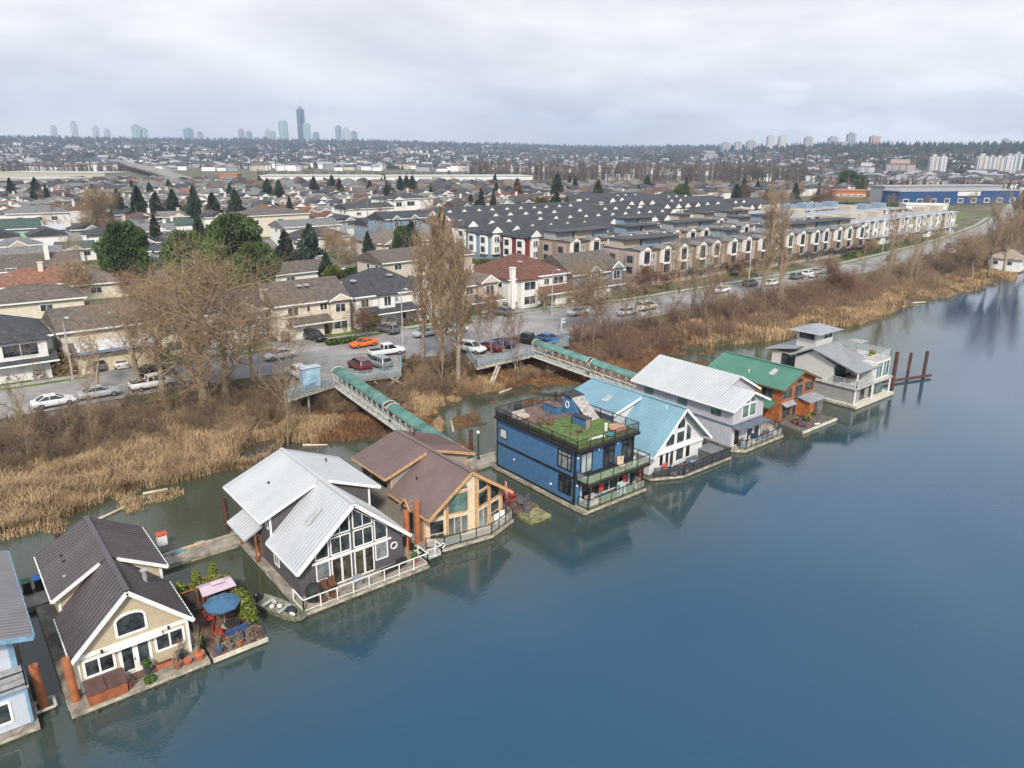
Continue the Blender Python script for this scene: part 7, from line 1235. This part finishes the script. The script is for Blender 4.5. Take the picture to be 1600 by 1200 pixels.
# ---------------------------------------------------------------- evergreens
CEDG = mat('cedar_green', (.075, .12, .028), .9, .5, .7, col2=(.03, .055, .018), objvar=.2); CONG = mat('conifer_green', (.030, .048, .030), .9, .4, .7, objvar=.25); OLIV = mat('olive_green', (.085, .085, .025), .9, .4, .8, objvar=.2)
def blob(seed, r_, h_, n, flat=.25, size=.45, prof='round'):
    g = np.random.RandomState(seed); u = g.rand(n); zz = u
    env = np.sin(np.pi * np.clip(.12 + .80 * zz, 0, 1)) ** .6 if prof == 'round' else (1.03 - zz) ** .8 * (.75 + .5 * np.sin(zz * 34) ** 2)
    th = g.rand(n) * 6.283; lob = (.62 + .62 * vnoise(th * 1.8 + 9, zz * 6 + seed)) if prof == 'round' else (.5 + .95 * vnoise(th * 1.9 + 9, zz * 9 + seed)) ; rr = r_ * env * lob * (1 - .5 * g.rand(n) ** 1.4)
    c = np.stack([rr * np.cos(th), rr * np.sin(th), h_ * (.06 + .94 * zz)], 1); s = size * (.5 + g.rand(n, 1)); out_ = np.stack([np.cos(th), np.sin(th), -.35 + .5 * g.rand(n)], 1) + g.randn(n, 3) * .35; out_ /= np.linalg.norm(out_, axis=1, keepdims=True)
    sd_ = np.cross(out_, g.randn(n, 3)); sd_ /= np.linalg.norm(sd_, axis=1, keepdims=True); V = np.stack([c - out_ * s, c + sd_ * s * .38, c + out_ * s, c - sd_ * s * .38], 1).reshape(-1, 3); return V, np.arange(4 * n).reshape(-1, 4)
EV = {}
def ever(kind, x, y, r_, h_, label, seed=0, group=None, n=None, z=None, m=None):
    key = (kind, seed, m.name if m else ''); 
    if key not in EV:
        nn_ = n or (9000 if kind == 'cedar' else 2600); V, Fq_ = blob(seed + 300, 1.0, 1.0, nn_, size=.055 if kind == 'cedar' else .13, prof='round' if kind == 'cedar' else 'cone'); 
        if kind != 'cedar': V[:, 2] += .03
        EV[key] = (fastmesh('crown', V, Fq_, m or (CEDG if kind == 'cedar' else CONG)), MB().tube((0, 0, 0), (0, 0, .6), .045 if kind != 'cedar' else .05, .02, 6).mesh('trunk', BARKD))
    t = thing({'cedar': 'cedar_tree', 'conifer': 'conifer_tree'}[kind], label, 'tree', (x, y, z if z is not None else gz(x, y)), rnd.uniform(0, 6.28), group); t.scale = (r_, r_, h_); obj('trunk', EV[key][1], None, t); obj('crown', EV[key][0], None, t); return t
def EP(kind, px, py, r_, h_, label, **k): p_ = at(px, py, 3.); return ever(kind, p_.x, p_.y, r_, h_, label, **k)
EP('cedar', 205, 455, 5.3, 14.5, 'huge bright green cedar left of the big bare tree', seed=1); EP('cedar', 375, 462, 6.0, 16.5, 'huge dark green cedar right of the big bare tree', seed=2); EP('cedar', 405, 475, 4.5, 12, 'dark cedar flank in front of the right hand cedar', seed=3); EP('cedar', 300, 452, 5.5, 12.5, 'dark cedar between the two huge ones', seed=4); EP('cedar', 522, 455, 2.6, 5.5, 'yellow green tree behind the cream house', seed=5, m=mat('yellow_green', (.09, .11, .02), .9, .4, .8)); EP('conifer', 512, 452, 2.2, 7.5, 'dark little conifer behind the cream house roof', seed=6)
EP('cedar', 629, 412, 2.8, 10, 'narrow dark cedar left of the poplars', seed=7); EP('conifer', 690, 392, 3, 12, 'conifer behind the poplars', seed=8); EP('conifer', 752, 345, 2.3, 13, 'tall narrow conifer behind the black roofed rows', seed=9); EP('cedar', 845, 345, 4.5, 10, 'olive green poplar-like tree behind the black roofs', seed=10, m=OLIV); EP('conifer', 868, 345, 3.5, 12, 'dark tree right beside the olive one', seed=11); EP('conifer', 808, 322, 4, 14, 'reddish brown conifer among the houses', seed=12, m=mat('rusty_conifer', (.11, .06, .03), .9, .4, .8)); EP('conifer', 870, 315, 4.5, 16, 'dark conifer among the pale houses', seed=13); EP('conifer', 885, 345, 3, 10, 'olive conifer right of the olive tree', seed=14, m=OLIV); EP('cedar', 1065, 325, 5, 13, 'round dark tree beyond the white gabled rows', seed=15); EP('cedar', 1045, 328, 5, 9, 'olive shrub tree beside the round dark one', seed=16, m=OLIV)
EP('cedar', 1322, 300, 8, 17, 'big dark evergreen before the orange building', seed=17); EP('cedar', 1342, 302, 6, 14, 'dark evergreen right of the big one', seed=18); EP('cedar', 720, 445, .1, .1, 'tiny', seed=19) if False else None
for i, (px, w_) in enumerate(((168, 'first'), (190, 'second'), (222, 'third'), (248, 'fourth'), (275, 'fifth'), (308, 'sixth'), (336, 'seventh'), (372, 'eighth'))): EP('conifer', px, 352 + (i % 3) * 3, 3.8, 12 + i % 3 * 1.5, w_ + ' dark conifer from the left in the line behind the cedars', seed=20 + i % 3)
for i, (px, py, lb) in enumerate(((60, 318, 'dark cypress beside the left warehouses'), (420, 318, 'left conifer of the far group before the warehouse'), (438, 322, 'second conifer of the far group before the warehouse'), (492, 312, 'conifer pair before the long warehouse'), (520, 308, 'dark conifer right of the pair before the long warehouse'), (636, 308, 'dark conifer group centre before the warehouse'), (645, 308, 'dark conifer just right of the centre group'), (626, 310, 'dark conifer just left of the centre group'), (934, 320, 'conifer left of the pale warehouse strip'), (1010, 305, 'small conifer among far roofs'), (1148, 330, 'small dark conifer right of the gabled rows'), (1160, 316, 'far dark conifer before the poplar belt'))): EP('conifer', px, py, 4, 13, lb, seed=20 + i % 3)
gs = random.Random(21); nt_ = 0
for i in range(600):
    x = gs.uniform(-60, 640); y = gs.uniform(150, 600); iv = inview(x, y)
    if not iv or iv[2] > 640 or (115 < x < 335 and y < 262) or nt_ >= 75 or any(a - 1 < x < b_ - 12 and c_ < y < d_ for a, b_, c_, d_ in TAKEN): continue
    nt_ += 1; ever('conifer', x, y, gs.uniform(1.5, 3.4), gs.uniform(5, 13), 'dark garden conifer among the suburban houses', seed=20 + i % 3, group='garden conifers inland')
# hedges and garden shrubs
def hedge(px0, py0, px1, py1, h_, w_, m, label, n=2500):
    a, b_ = at(px0, py0, 3), at(px1, py1, 3); g = np.random.RandomState(int(px0)); d_ = (b_ - a); L_ = d_.length; c = np.stack([g.rand(n) * L_, (g.rand(n) - .5) * w_, g.rand(n) ** .6 * h_], 1); s = .25; A = g.randn(n, 3); A /= np.linalg.norm(A, axis=1, keepdims=True); B2 = np.cross(A, g.randn(n, 3)); B2 /= np.linalg.norm(B2, axis=1, keepdims=True)
    V = np.stack([c - A * s, c + B2 * s * .6, c + A * s, c - B2 * s * .6], 1).reshape(-1, 3); t = thing('hedge', label, 'hedge', (a.x, a.y, 3.05), math.atan2(d_.y, d_.x)); obj('foliage', fastmesh('foliage', V, np.arange(4 * n).reshape(-1, 4), m), None, t); obj('core', MB().box(.2, L_ - .2, -w_ * .3, w_ * .3, 0, h_ * .8), m, t)
HG = mat('hedge_green', (.05, .085, .02), .9, .4, 1.5); hedge(540, 434, 592, 428, 2.2, 1.6, HG, 'clipped green hedge before the peach house'); hedge(102, 590, 112, 560, 2.0, 2.5, mat('brown_hedge', (.13, .09, .035), .9, .4, 1.5), 'brown green hedge beside the left street lamp'); hedge(1290, 330, 1400, 333, 5, 8, HG, 'dark hedge line below the orange building', 5000); hedge(1320, 405, 1440, 380, 1.6, 2, HG, 'low green shrubs before the orange panelled townhouses', 2500); hedge(735, 420, 806, 418, 2.4, 2.5, mat('yellow_green', (0,) * 3), 'yellow green bushes below the barn red townhouses', 1800); hedge(510, 540, 560, 533, .7, 2.0, HG, 'low hedge on the lawn beside the orange sports car', 900); hedge(700, 508, 735, 505, 3, 2.5, mat('yellow_green', (0,) * 3), 'yellow green shrubs left of the brown roofed house', 1500); hedge(575, 520, 595, 505, 3, 2.5, HG, 'green tree-like shrub beside the cream house', 1500)
gs = random.Random(31)
for i in range(60):
    x = gs.uniform(-5, 125); y = float(lin(RF, x)) + gs.uniform(3.4, 6); k = i % 4
    if k == 3: continue
    plant(x, y, 3.05, gs.uniform(.5, 1.1), gs.uniform(.7, 1.7), 'rounded garden shrub in the front gardens along the road', [HG, DRY, MATS['brown_hedge']][k], 'garden_shrub', seed=k, n=260, cone=.25, group='garden shrubs along the road')
# ---------------------------------------------------------------- bank brush and reeds
def brush(name, label, m, spots, hs, seed, dens=.62):
    pr_ = [grow(seed + i, 3.2, 'shrub', dens) for i in range(5)]; pr_ = [np.array(a + b_) for a, b_ in pr_]; g = random.Random(seed); out_ = []
    for x, y in spots:
        S = pr_[g.randrange(5)].copy(); a = g.random() * 6.28; k = g.uniform(*hs) * min(1, (.3 if x < 60 else .6) + (float(lin(RN, x)) - y) / 9); c, s = math.cos(a), math.sin(a); Rm = np.array([[c, -s, 0], [s, c, 0], [0, 0, 1]]) * k; S[:, :3] = S[:, :3] @ Rm.T; S[:, 3:6] = S[:, 3:6] @ Rm.T; o = np.array([x, y, gz(x, y) - .05]); S[:, :3] += o; S[:, 3:6] += o; S[:, 6:] *= 1.0; out_.append(S)
    tag(obj(name, seg_mesh(name, np.concatenate(out_), 3, m), None), label, 'brush', kind='stuff')
def spots(n, seed, xr, dy0, dy1, thr=.0):
    g = random.Random(seed); o = []
    while len(o) < n:
        x = g.uniform(*xr); x = xr[0] + (x - xr[0]); y = float(lin(RN, x)) - g.uniform(dy0, dy1)
        if y < float(lin(SH, x)) + 1.5 or gz(x, y) < .1: continue
        if (40 < x < 52 and y > 84) or (32 < x < 50 and y > 87): continue
        if (60 < x < 82 and y > 80): continue
        o.append((x, y))
    return o
BR1 = mat('brush_brown', (.25, .18, .12), .95, .35, .35, space='World', col2=(.11, .078, .055)); BR2 = mat('brush_tan', (.34, .24, .15), .95, .3, .35, space='World', col2=(.17, .115, .075)); BR3 = mat('brush_red', (.27, .165, .115), .95, .3, .3, space='World', col2=(.14, .088, .065))
brush('bank_brush', 'dense dark brown brush on the bank below the road', BR1, spots(300, 1, (-16, 62), .8, 11.5), (.6, 1.15), 5); brush('bank_brush', 'reddish brown brush on the bank beyond the right platform', BR3, spots(420, 2, (78, 175), .8, 12), (.55, 1.2), 15); brush('bank_brush', 'tan brush along the far bank', BR2, spots(340, 3, (120, 262), .8, 16), (.6, 1.3), 25); brush('bank_brush', 'pale twiggy brush beside the left gangway', BR2, spots(110, 4, (24, 72), 3, 14), (.4, .8), 35, .9); brush('bank_brush', 'brown thicket at the right edge', BR1, spots(90, 6, (240, 330), 1, 18), (.8, 1.5), 45)
def reeds(name, label, m, n, seed, xr, yb, h0, h1, cl=5., thr=.45, lean=.35, wd=.035, zmin=-.16):
    g = np.random.RandomState(seed); x = g.uniform(xr[0], xr[1], n * 4); y = lin(SH, x) + g.uniform(yb[0], yb[1], n * 4); z = ground(x, y); d = fbm(x / cl + seed, y / cl, 4); ok = (d > thr) & (z > zmin) & (z < 1.6) & (y < lin(RN, x) - 4); x, y, z, d = x[ok][:n], y[ok][:n], z[ok][:n], d[ok][:n]; k = len(x); z = np.maximum(z, -.12)
    hh = (h0 + (h1 - h0) * g.rand(k)) * (.55 + 1.2 * np.clip(d - thr, 0, .3) / .3 * .8); a = g.rand(k) * 6.283; ln_ = lean * (.3 + g.rand(k)) * hh; dx, dy = np.cos(a), np.sin(a); px, py = -dy * wd, dx * wd
    B0 = np.stack([x - px, y - py, z - .1], 1); B1 = np.stack([x + px, y + py, z - .1], 1); M0 = np.stack([x + dx * ln_ * .3 + px, y + dy * ln_ * .3 + py, z + hh * .6], 1); M1 = np.stack([x + dx * ln_ * .3 - px, y + dy * ln_ * .3 - py, z + hh * .6], 1); T = np.stack([x + dx * ln_, y + dy * ln_, z + hh * (.85 + .15 * g.rand(k))], 1); T2 = T + np.stack([px * .4, py * .4, px * 0], 1)
    V = np.stack([B0, B1, M0, M1, T, T2], 1).reshape(-1, 3); o = np.arange(k)[:, None] * 6; Fq_ = np.concatenate([o + np.array([[0, 1, 2, 3]]), o + np.array([[3, 2, 5, 4]])]); tag(obj(name, fastmesh(name, V, Fq_, m), None), label, 'reeds', kind='stuff')
RD1 = mat('straw_reed', (.46, .33, .18), .95, .3, .22, space='World', col2=(.21, .14, .08)); RD2 = mat('rusty_reed', (.26, .135, .062), .95, .3, .25, space='World', col2=(.12, .065, .035))
reeds('reed_bed', 'golden dead reeds filling the marsh at left', RD1, 52000, 1, (-14, 27), (-1.5, 17), .5, 1.2, thr=.28, cl=2.6, lean=.8, wd=.022); reeds('reed_bed', 'golden dead reeds around the left gangway', RD1, 22000, 2, (26, 62), (-2, 12), .5, 1.3, thr=.42); reeds('reed_bed', 'rusty dead reeds and grass in the flooded marsh between the gangways', RD2, 30000, 3, (30, 120), (-3, 14), .3, .8, thr=.44, cl=7); reeds('reed_bed', 'sparse rusty stalks standing in the shallow lagoon', RD2, 16000, 7, (38, 104), (-9, 3), .25, .6, thr=.56, cl=5, zmin=-3)
reeds('reed_bed', 'sparse dead stalks standing in the shallows at left', RD1, 6000, 8, (-12, 34), (-5, 1), .25, .7, thr=.55, cl=3, zmin=-2)
reeds('reed_bed', 'golden reed fringe along the far shore', RD1, 46000, 4, (105, 275), (-2.5, 11), .6, 1.5, thr=.40, cl=9, wd=.06)
for i, (px, py, l, rz) in enumerate(((1424, 474, 4, -20), (1392, 480, 3, -35), (1105, 528, 1.2, 10), (1398, 402, .1, 0))[:3]): p_ = at(px, py, .15); single('drift_log', MB().tube((0, 0, 0), (l, 0, .05), .22, .16, 8), mat('bleached_wood', (.45, .38, .28)), ['long bleached drift log on the far reed shore', 'shorter drift log left of the long one', 'small pale driftwood in the flooded marsh'][i], 'log', (p_.x, p_.y, .2), R(rz))
for i, (x, y, l, rz) in enumerate(((8.5, 70.2, 3.2, 25), (13.5, 73.6, 2.2, -10), (47.0, 69.2, 3.6, 60), (60.5, 77.5, 2.6, 10), (31.0, 76.0, 2.8, -40))): single('drift_log', MB().tube((0, 0, 0), (l, 0, .05), .16, .1, 8), MATS['bleached_wood'], ['drift log at the reed edge behind the cream home', 'short drift log at the reed edge behind the charcoal home', 'drift log in the lagoon right of the left gangway', 'drift log below the right parking platform', 'drift log in the marsh below the left gangway'][i], 'log', (x, y, .08), R(rz))
# marina house at the right edge
p_ = at(1592, 425, .5); house('low boathouse with tan roof at the right edge of the shore', p_.x, p_.y, 8, 14, 8, 3.4, S_WHT, R_ORG if False else roofmat('pale_tan_roof', (.36, .28, .22)), 2.0, 'hip', [('win', 3, 5, 1, 2.4), ('win', 8, 10, 1, 2.4)], z=.6)
# ---------------------------------------------------------------- far belt, hill town and skylines
FW = mat('far_poplar', (.13, .10, .085), .95, .25, .02, space='World'); FC = mat('far_conifer', (.018, .036, .032), .95, .3, .01, space='World'); FB = mat('far_brown_tree', (.06, .045, .038), .95, .3, .01, space='World')
def pol(a, r_): return r_ * math.cos(R(a)), r_ * math.sin(R(a))
def px2ang(px): d = fw + ri2 * ((px - 800) / F) + up2 * ((600 - 260) / F); return math.degrees(math.atan2(d.y, d.x))
g = random.Random(50); S = []
def belt(p0, p1, r0, r1, n, h0, h1):
    for i in range(n):
        px = g.uniform(p0, p1); a = px2ang(px); r_ = g.uniform(r0, r1); x, y = pol(a, r_); z = gz(x, y); h_ = g.uniform(h0, h1); S.append((x, y, z, x + g.gauss(0, .5), y, z + h_ * .8, .45, .15))
        for k in range(16):
            zz = z + h_ * g.uniform(.18, .85); an = g.random() * 6.28; q_ = g.uniform(.8, 3.0); S.append((x, y, zz, x + q_ * math.cos(an), y + q_ * math.sin(an), min(z + h_, zz + h_ * g.uniform(.12, .3)), .22, .06))
belt(730, 1260, 760, 880, 700, 15, 23); belt(-10, 200, 900, 1100, 150, 10, 16); belt(1240, 1600, 640, 740, 130, 9, 15); belt(400, 740, 800, 900, 130, 6, 11)
tag(obj('far_woodland', seg_mesh('far_woodland', S, 3, FW), None), 'belt of bare poplars beyond the town in front of the hill', 'woodland', kind='stuff')
def cones(spec, m, name, label, brown=False):
    V = []; Fc = []; n = 6
    for x, y, z, h_, r_ in spec:
        for k, (za, zb, rr) in enumerate(((.08, .62, 1), (.38, 1, .62)) if not brown else ((.05, .6, .8), (.3, .95, 1.0))):
            o = len(V); ph = g.random() * 6
            for i in range(n): t = 6.2832 * i / n + ph; q_ = r_ * rr * g.uniform(.7, 1.25); V.append((x + q_ * math.cos(t), y + q_ * math.sin(t), z + h_ * (za + (g.uniform(.0, .14)) + (.15 if brown else 0))))
            V.append((x + g.gauss(0, .1) * r_, y, z + h_ * zb)); 
            for i in range(n): Fc.append((o + i, o + (i + 1) % n, o + n))
    tag(obj(name, fastmesh(name, V, Fc, m), None), label, 'woodland', kind='stuff')
con = []; brn = []
def rdist(a): w_ = sstep((a - 22) / 26); return 760 + 500 * w_, 2100 + 2300 * w_
for i in range(23000):
    px = g.uniform(-30, 1630); a = px2ang(px); d1, d2 = rdist(a); u = g.random(); r_ = d1 + (d2 * 1.12 - d1) * u ** .8; x, y = pol(a, r_); z = gz(x, y); cl = float(fbm(x / 130, y / 130, 3)); 
    if r_ < d1 + 60: continue
    crest = r_ > d2 * .95
    if cl < (.33 if not crest else .2) : continue
    sc_ = (1 + r_ / 5000) * (.72 + .36 * min(1, (r_ - d1) / (d2 - d1)))
    if g.random() < (.72 if px > 0 else .7): con.append((x, y, z - 1, g.uniform(8, 19) * (1.15 if crest else .9) * sc_, g.uniform(3, 5.5) * sc_))
    else: brn.append((x, y, z - 1, g.uniform(9, 17) * sc_, g.uniform(4, 8) * sc_))
cones(con, FC, 'hill_conifers', 'dark conifers massed over the far hill and along its crest'); cones(brn, FB, 'hill_woodland', 'brown bare woodland scattered over the far hill', True)
# hill houses: the nearest as things, the others as one mass
hw_ = [mat('far_white', (.75, .75, .75), .8), mat('far_cream', (.50, .44, .36), .8), mat('far_grey', (.30, .30, .33), .8)]; hr = [mat('far_dark_roof', (.07, .07, .08), .9), mat('far_brown_roof', (.14, .11, .10), .9), mat('far_pale_roof', (.30, .30, .32), .9)]
sp = []
for i in range(2700):
    px = g.uniform(-20, 1620); a = px2ang(px); d1, d2 = rdist(a); r_ = d1 * .97 + (d2 * .98 - d1) * g.random() ** 1.1; x, y = pol(a, r_)
    if float(fbm(x / 130, y / 130, 3)) > .56 and g.random() < .7: continue
    sp.append((r_, x, y))
sp.sort(); hp_ = []
for i in range(6):
    t = thing('hill_house', 'proto', 'house', (0, 0, 0)); w_, d_, h_ = 14 + i * 1.5, 11, 6 + (i % 3) * 1.5; obj('wall', MB().box(-w_ / 2, w_ / 2, -d_ / 2, d_ / 2, -3, h_), hw_[[0, 0, 1, 0, 2, 0][i]], t); m = MB(); roof3(m, -w_ / 2, w_ / 2, -d_ / 2, d_ / 2, h_, 2.8, ['hip', 'gx', 'gy'][i % 3]); obj('roof', m, hr[[0, 1, 2, 0, 1, 0][i]], t); hp_.append(reg(t))
for i, (r_, x, y) in enumerate(sp[:60]):
    o = hp_[i] if i < 6 else dup(hp_[i % 6], (0, 0, 0)); o.location = (x, y, gz(x, y)); o.rotation_euler = (0, 0, g.uniform(-1, 0)); o['label'] = 'small %s house with %s roof on the lower slope of the far hill' % (['white', 'white', 'cream', 'white', 'grey', 'white'][i % 6], ['dark', 'brown', 'pale', 'dark', 'brown', 'dark'][i % 6]); o['group'] = 'houses at the foot of the far hill'
b = MB()
for r_, x, y in sp[60:]:
    z = gz(x, y); a = g.uniform(-1.2, .2); s_ = 1 + r_ / 4500; b.T = Matrix.Translation((x, y, z)) @ Matrix.Rotation(a, 4, 'Z') @ Matrix.Scale(s_, 4); w_ = g.uniform(4, 9); h_ = g.uniform(4, 7.5); b.box(-w_, w_, -5, 5, -3, h_, g.choice([0, 0, 0, 1, 2])); n0 = len(b.f); roof3(b, -w_, w_, -5, 5, h_, 2.6, g.choice(['hip', 'gx', 'gy'])); k = g.choice([3, 3, 4, 5])
    for q_ in range(n0, len(b.f)): b.m[q_] = k
b.T = None; tag(obj('hillside_houses', b, hw_ + hr), 'pale houses scattered over the far wooded hill', 'houses', kind='stuff')
# towers
def tower_mat(nm, c, gl): 
    if nm in MATS: return MATS[nm]
    M = mat(nm, c, .6, .04, .02, kind='course', p=3.2); return M
TW = {'blue': tower_mat('tower_blue_glass', (.20, .27, .32), 1), 'green': tower_mat('tower_green_glass', (.30, .42, .40), 1), 'grey': tower_mat('tower_grey', (.30, .30, .33), 0), 'tan': tower_mat('tower_tan', (.38, .30, .27), 0), 'dark': tower_mat('tower_dark', (.05, .07, .11), 0), 'white': tower_mat('tower_white', (.46, .47, .49), 0), 'pink': tower_mat('tower_pink', (.40, .28, .26), 0)}
def tower(px, ytop, ybot, wpx, dist, kind, label, cap='flat', hasbay=True):
    a = px2ang(px); d = fw + ri2 * ((px - 800) / F) + up2 * ((600 - 240) / F); k = dist / d.dot(fw) ; x, y = d.x * k, d.y * k
    zt = HC + (fw + ri2 * ((px - 800) / F) + up2 * ((600 - ytop) / F)).z * k; zb = min(gz(x, y) - 3, HC + (fw + ri2 * ((px - 800) / F) + up2 * ((600 - ybot) / F)).z * k); w_ = wpx / F * dist * .5; h_ = zt - zb
    t = thing('tower_block', label, 'tower', (x, y, zb), math.atan2(y, x) - math.pi / 2 + .35); m = MB(); c = .62
    P = [(-w_, -w_ * c), (-w_ * c, -w_), (w_ * c, -w_), (w_, -w_ * c), (w_, w_ * c), (w_ * c, w_), (-w_ * c, w_), (-w_, w_ * c)]
    P = [(a_ * .82, b_ * .82) for a_, b_ in P]; hb = h_ * .93; m.pris([(a_, b_, 0) for a_, b_ in P], (0, 0, hb)); obj('body', m, TW[kind], t)
    m = MB()
    for i in range(8): a_, b_ = P[i]; m.box(a_ - .9, a_ + .9, b_ - .9, b_ + .9, 0, hb * .985)
    obj('corner_fin', m, TW['white' if kind != 'dark' else 'blue'], t); m = MB()
    if cap == 'flat': m.pris([(a_ * .55, b_ * .55, hb) for a_, b_ in P], (0, 0, h_ - hb))
    elif cap == 'dome': m.lathe((0, 0, hb), [(w_ * .8, 0), (w_ * .7, (h_ - hb) * .5), (w_ * .4, (h_ - hb) * .9), (.5, h_ - hb)], 10)
    else: m.pris([(-w_ * .7, -w_ * .6, hb), (w_ * .7, -w_ * .6, hb), (w_ * .7, w_ * .6, hb), (-w_ * .7, w_ * .6, hb)], (0, 0, (h_ - hb) * 1.0)); 
    obj('roof_crown', m, TW['white' if kind in ('pink', 'tan') else 'grey'], t)
    if px == 474: m = MB(); m.bar((w_ * .2, 0, h_), (w_ * .2, 0, h_ + 22), 1.6); m.bar((w_ * .2 - 8, 0, h_ + 16), (w_ * .2 + 24, 0, h_ + 40), 1.4); obj('crane', m, TW['grey'], t)
    return t
LS = [(90, 196, 228, 9, 4600, 'white', 'hazy white tower at far left under the sky'), (122, 190, 228, 9, 4600, 'white', 'second hazy white tower at far left'), (155, 197, 228, 9, 4600, 'white', 'third hazy pale tower at far left'), (172, 202, 228, 9, 4600, 'white', 'short hazy tower left of the mint green one'), (218, 195, 225, 13, 4400, 'green', 'mint green glass tower, left half of the joined pair'), (230, 200, 225, 9, 4420, 'green', 'lower mint green tower attached to the taller one'), (298, 200, 226, 15, 4300, 'blue', 'blue grey tower left of its shorter neighbour'), (316, 206, 226, 9, 4300, 'grey', 'short grey tower right of the blue grey one'), (380, 201, 226, 9, 4300, 'grey', 'slim grey tower, left of the cluster'), (392, 205, 226, 9, 4300, 'blue', 'slim blue tower in the left cluster'), (403, 214, 226, 8, 4300, 'blue', 'short blue tower before the tall silver one'), (417, 212, 228, 8, 4300, 'grey', 'stubby tower beside the paired slim ones'), (421, 202, 226, 8, 4350, 'white', 'paired slim white tower, left'), (429, 205, 226, 8, 4350, 'green', 'paired slim green tower, right'), (446, 188, 226, 14, 4300, 'green', 'tall round topped silver green tower'), (474, 168, 226, 12, 4300, 'dark', 'tallest dark tower under construction with a crane'), (482, 192, 226, 12, 4200, 'green', 'pale round topped tower leaning against the dark one'), (496, 206, 226, 10, 4250, 'blue', 'low blue tower right of the dark one'), (531, 196, 227, 10, 4300, 'blue', 'blue tower, left of the group of three'), (543, 200, 227, 10, 4300, 'white', 'pale tower in the middle of the group of three'), (555, 205, 227, 10, 4300, 'blue', 'lowest blue tower of the group of three')]
for i, (px, yt, yb, wp, ds, kd, lb) in enumerate(LS): tower(px, yt, yb, wp, ds, kd, lb, 'dome' if 'round' in lb else 'flat')
RS = [(1133, 222, 240, 14, 2300, 'grey', 'low grey block hazy behind trees, leftmost of the right skyline'), (1152, 221, 240, 11, 2300, 'grey', 'second low grey block of the right skyline'), (1172, 219, 240, 15, 2300, 'grey', 'third hazy block of the right skyline'), (1202, 211, 242, 12, 2250, 'white', 'round topped pale tower, left of the twin pair'), (1220, 211, 242, 12, 2250, 'white', 'round topped pale tower, right of the twin pair'), (1261, 213, 236, 14, 2200, 'grey', 'square tower with pointed crown on the right skyline'), (1299, 213, 232, 16, 2250, 'grey', 'broad grey tower joined to a low slab'), (1316, 221, 238, 12, 2150, 'tan', 'low tan tower before the tallest one on the right'), (1327, 207, 238, 14, 2150, 'blue', 'tallest slim blue tower on the right skyline'), (1364, 211, 238, 17, 2100, 'pink', 'broad pinkish tower on the right skyline'), (1386, 226, 236, 12, 2100, 'white', 'short pale block beside the pinkish tower'), (1541, 224, 245, 11, 1700, 'tan', 'tan tower on the hill crest at far right'), (1568, 216, 245, 11, 1900, 'blue', 'slim green blue tower on the crest at far right'), (1461, 241, 272, 12, 830, 'tan', 'tan riverside tower, left of the pair below the hill'), (1475, 241, 270, 10, 830, 'white', 'white riverside tower, right of the pair below the hill'), (1536, 240, 274, 14, 830, 'tan', 'tan riverside tower in the right cluster'), (1551, 242, 274, 12, 830, 'grey', 'grey riverside tower in the right cluster'), (1563, 243, 272, 12, 830, 'tan', 'second tan riverside tower in the right cluster'), (1578, 240, 276, 12, 830, 'white', 'white riverside tower near the right edge'), (1591, 237, 276, 13, 830, 'blue', 'blue glass riverside tower at the right edge')]
for i, (px, yt, yb, wp, ds, kd, lb) in enumerate(RS): tower(px, yt, yb, wp, ds, kd, lb, 'dome' if 'round' in lb else 'flat')
def midblock(px, py, wpx, hpx, dist, kd, label):
    d = fw + ri2 * ((px - 800) / F) + up2 * ((600 - py) / F); k = dist / d.dot(fw); x, y = d.x * k, d.y * k; z = HC + d.z * k; w_ = wpx / F * dist; h_ = hpx / F * dist; zb = min(z, gz(x, y)) - 4
    t = thing('apartment_block', label, 'apartments', (x, y, zb), math.atan2(y, x) - math.pi / 2); H_ = z - zb + h_; m = MB(); m.box(-w_ / 2, w_ / 2, 0, 16, 0, H_ * .8); m.box(-w_ * .35, w_ * .3, 3, 16, H_ * .8, H_); obj('wall', m, TW[kd], t); m = MB()
    for i in range(int(w_ / 7)): m.box(-w_ / 2 + i * 7 + 1, -w_ / 2 + i * 7 + 4.5, -1.5, -.01, 3, H_ * .78)
    obj('balcony_stack', m, TW['grey'], t); obj('roof', MB().box(-w_ / 2 - .5, w_ / 2 + .5, -.5, 16.5, H_ * .8 + .01, H_ * .8 + .8), hr[1], t)
for a in ((1352, 275, 24, 20, 850, 'white', 'cream terraced apartments on the lower hill, left'), (1405, 272, 42, 22, 850, 'tan', 'broad terraced apartments with reddish top on the lower hill'), (1110, 250, 20, 14, 1700, 'grey', 'hazy grey apartments above the poplar belt'), (115, 236, 30, 8, 2000, 'white', 'pale long building on the left hillside'), (275, 247, 55, 5, 1600, 'white', 'long pale mall building left of centre hill'), (630, 238, 16, 5, 2200, 'tan', 'cream school building on the hillside centre'), (1215, 277, 20, 8, 1100, 'grey', 'brown grey apartments behind the bare trees'), (190, 251, 24, 4, 1500, 'green', 'mint sheds beside the bridge top'), (1490, 258, 20, 6, 1500, 'grey', 'grey institute building on the right hillside')): midblock(*a)
# ---------------------------------------------------------------- haze
HZ = bpy.data.materials.new('haze'); HZ.use_nodes = True; t_ = HZ.node_tree; t_.nodes.clear(); o_ = t_.nodes.new('ShaderNodeOutputMaterial'); v_ = t_.nodes.new('ShaderNodeVolumePrincipled'); v_.inputs['Color'].default_value = (.60, .77, 1, 1); v_.inputs['Density'].default_value = .00015; v_.inputs['Anisotropy'].default_value = .2; t_.links.new(v_.outputs[0], o_.inputs['Volume'])
HAZE = True
if HAZE:
    b = MB(); b.box(-6000, 7000, -300, 7000, -4, 420); tag(obj('haze', b, HZ), kind='stuff')
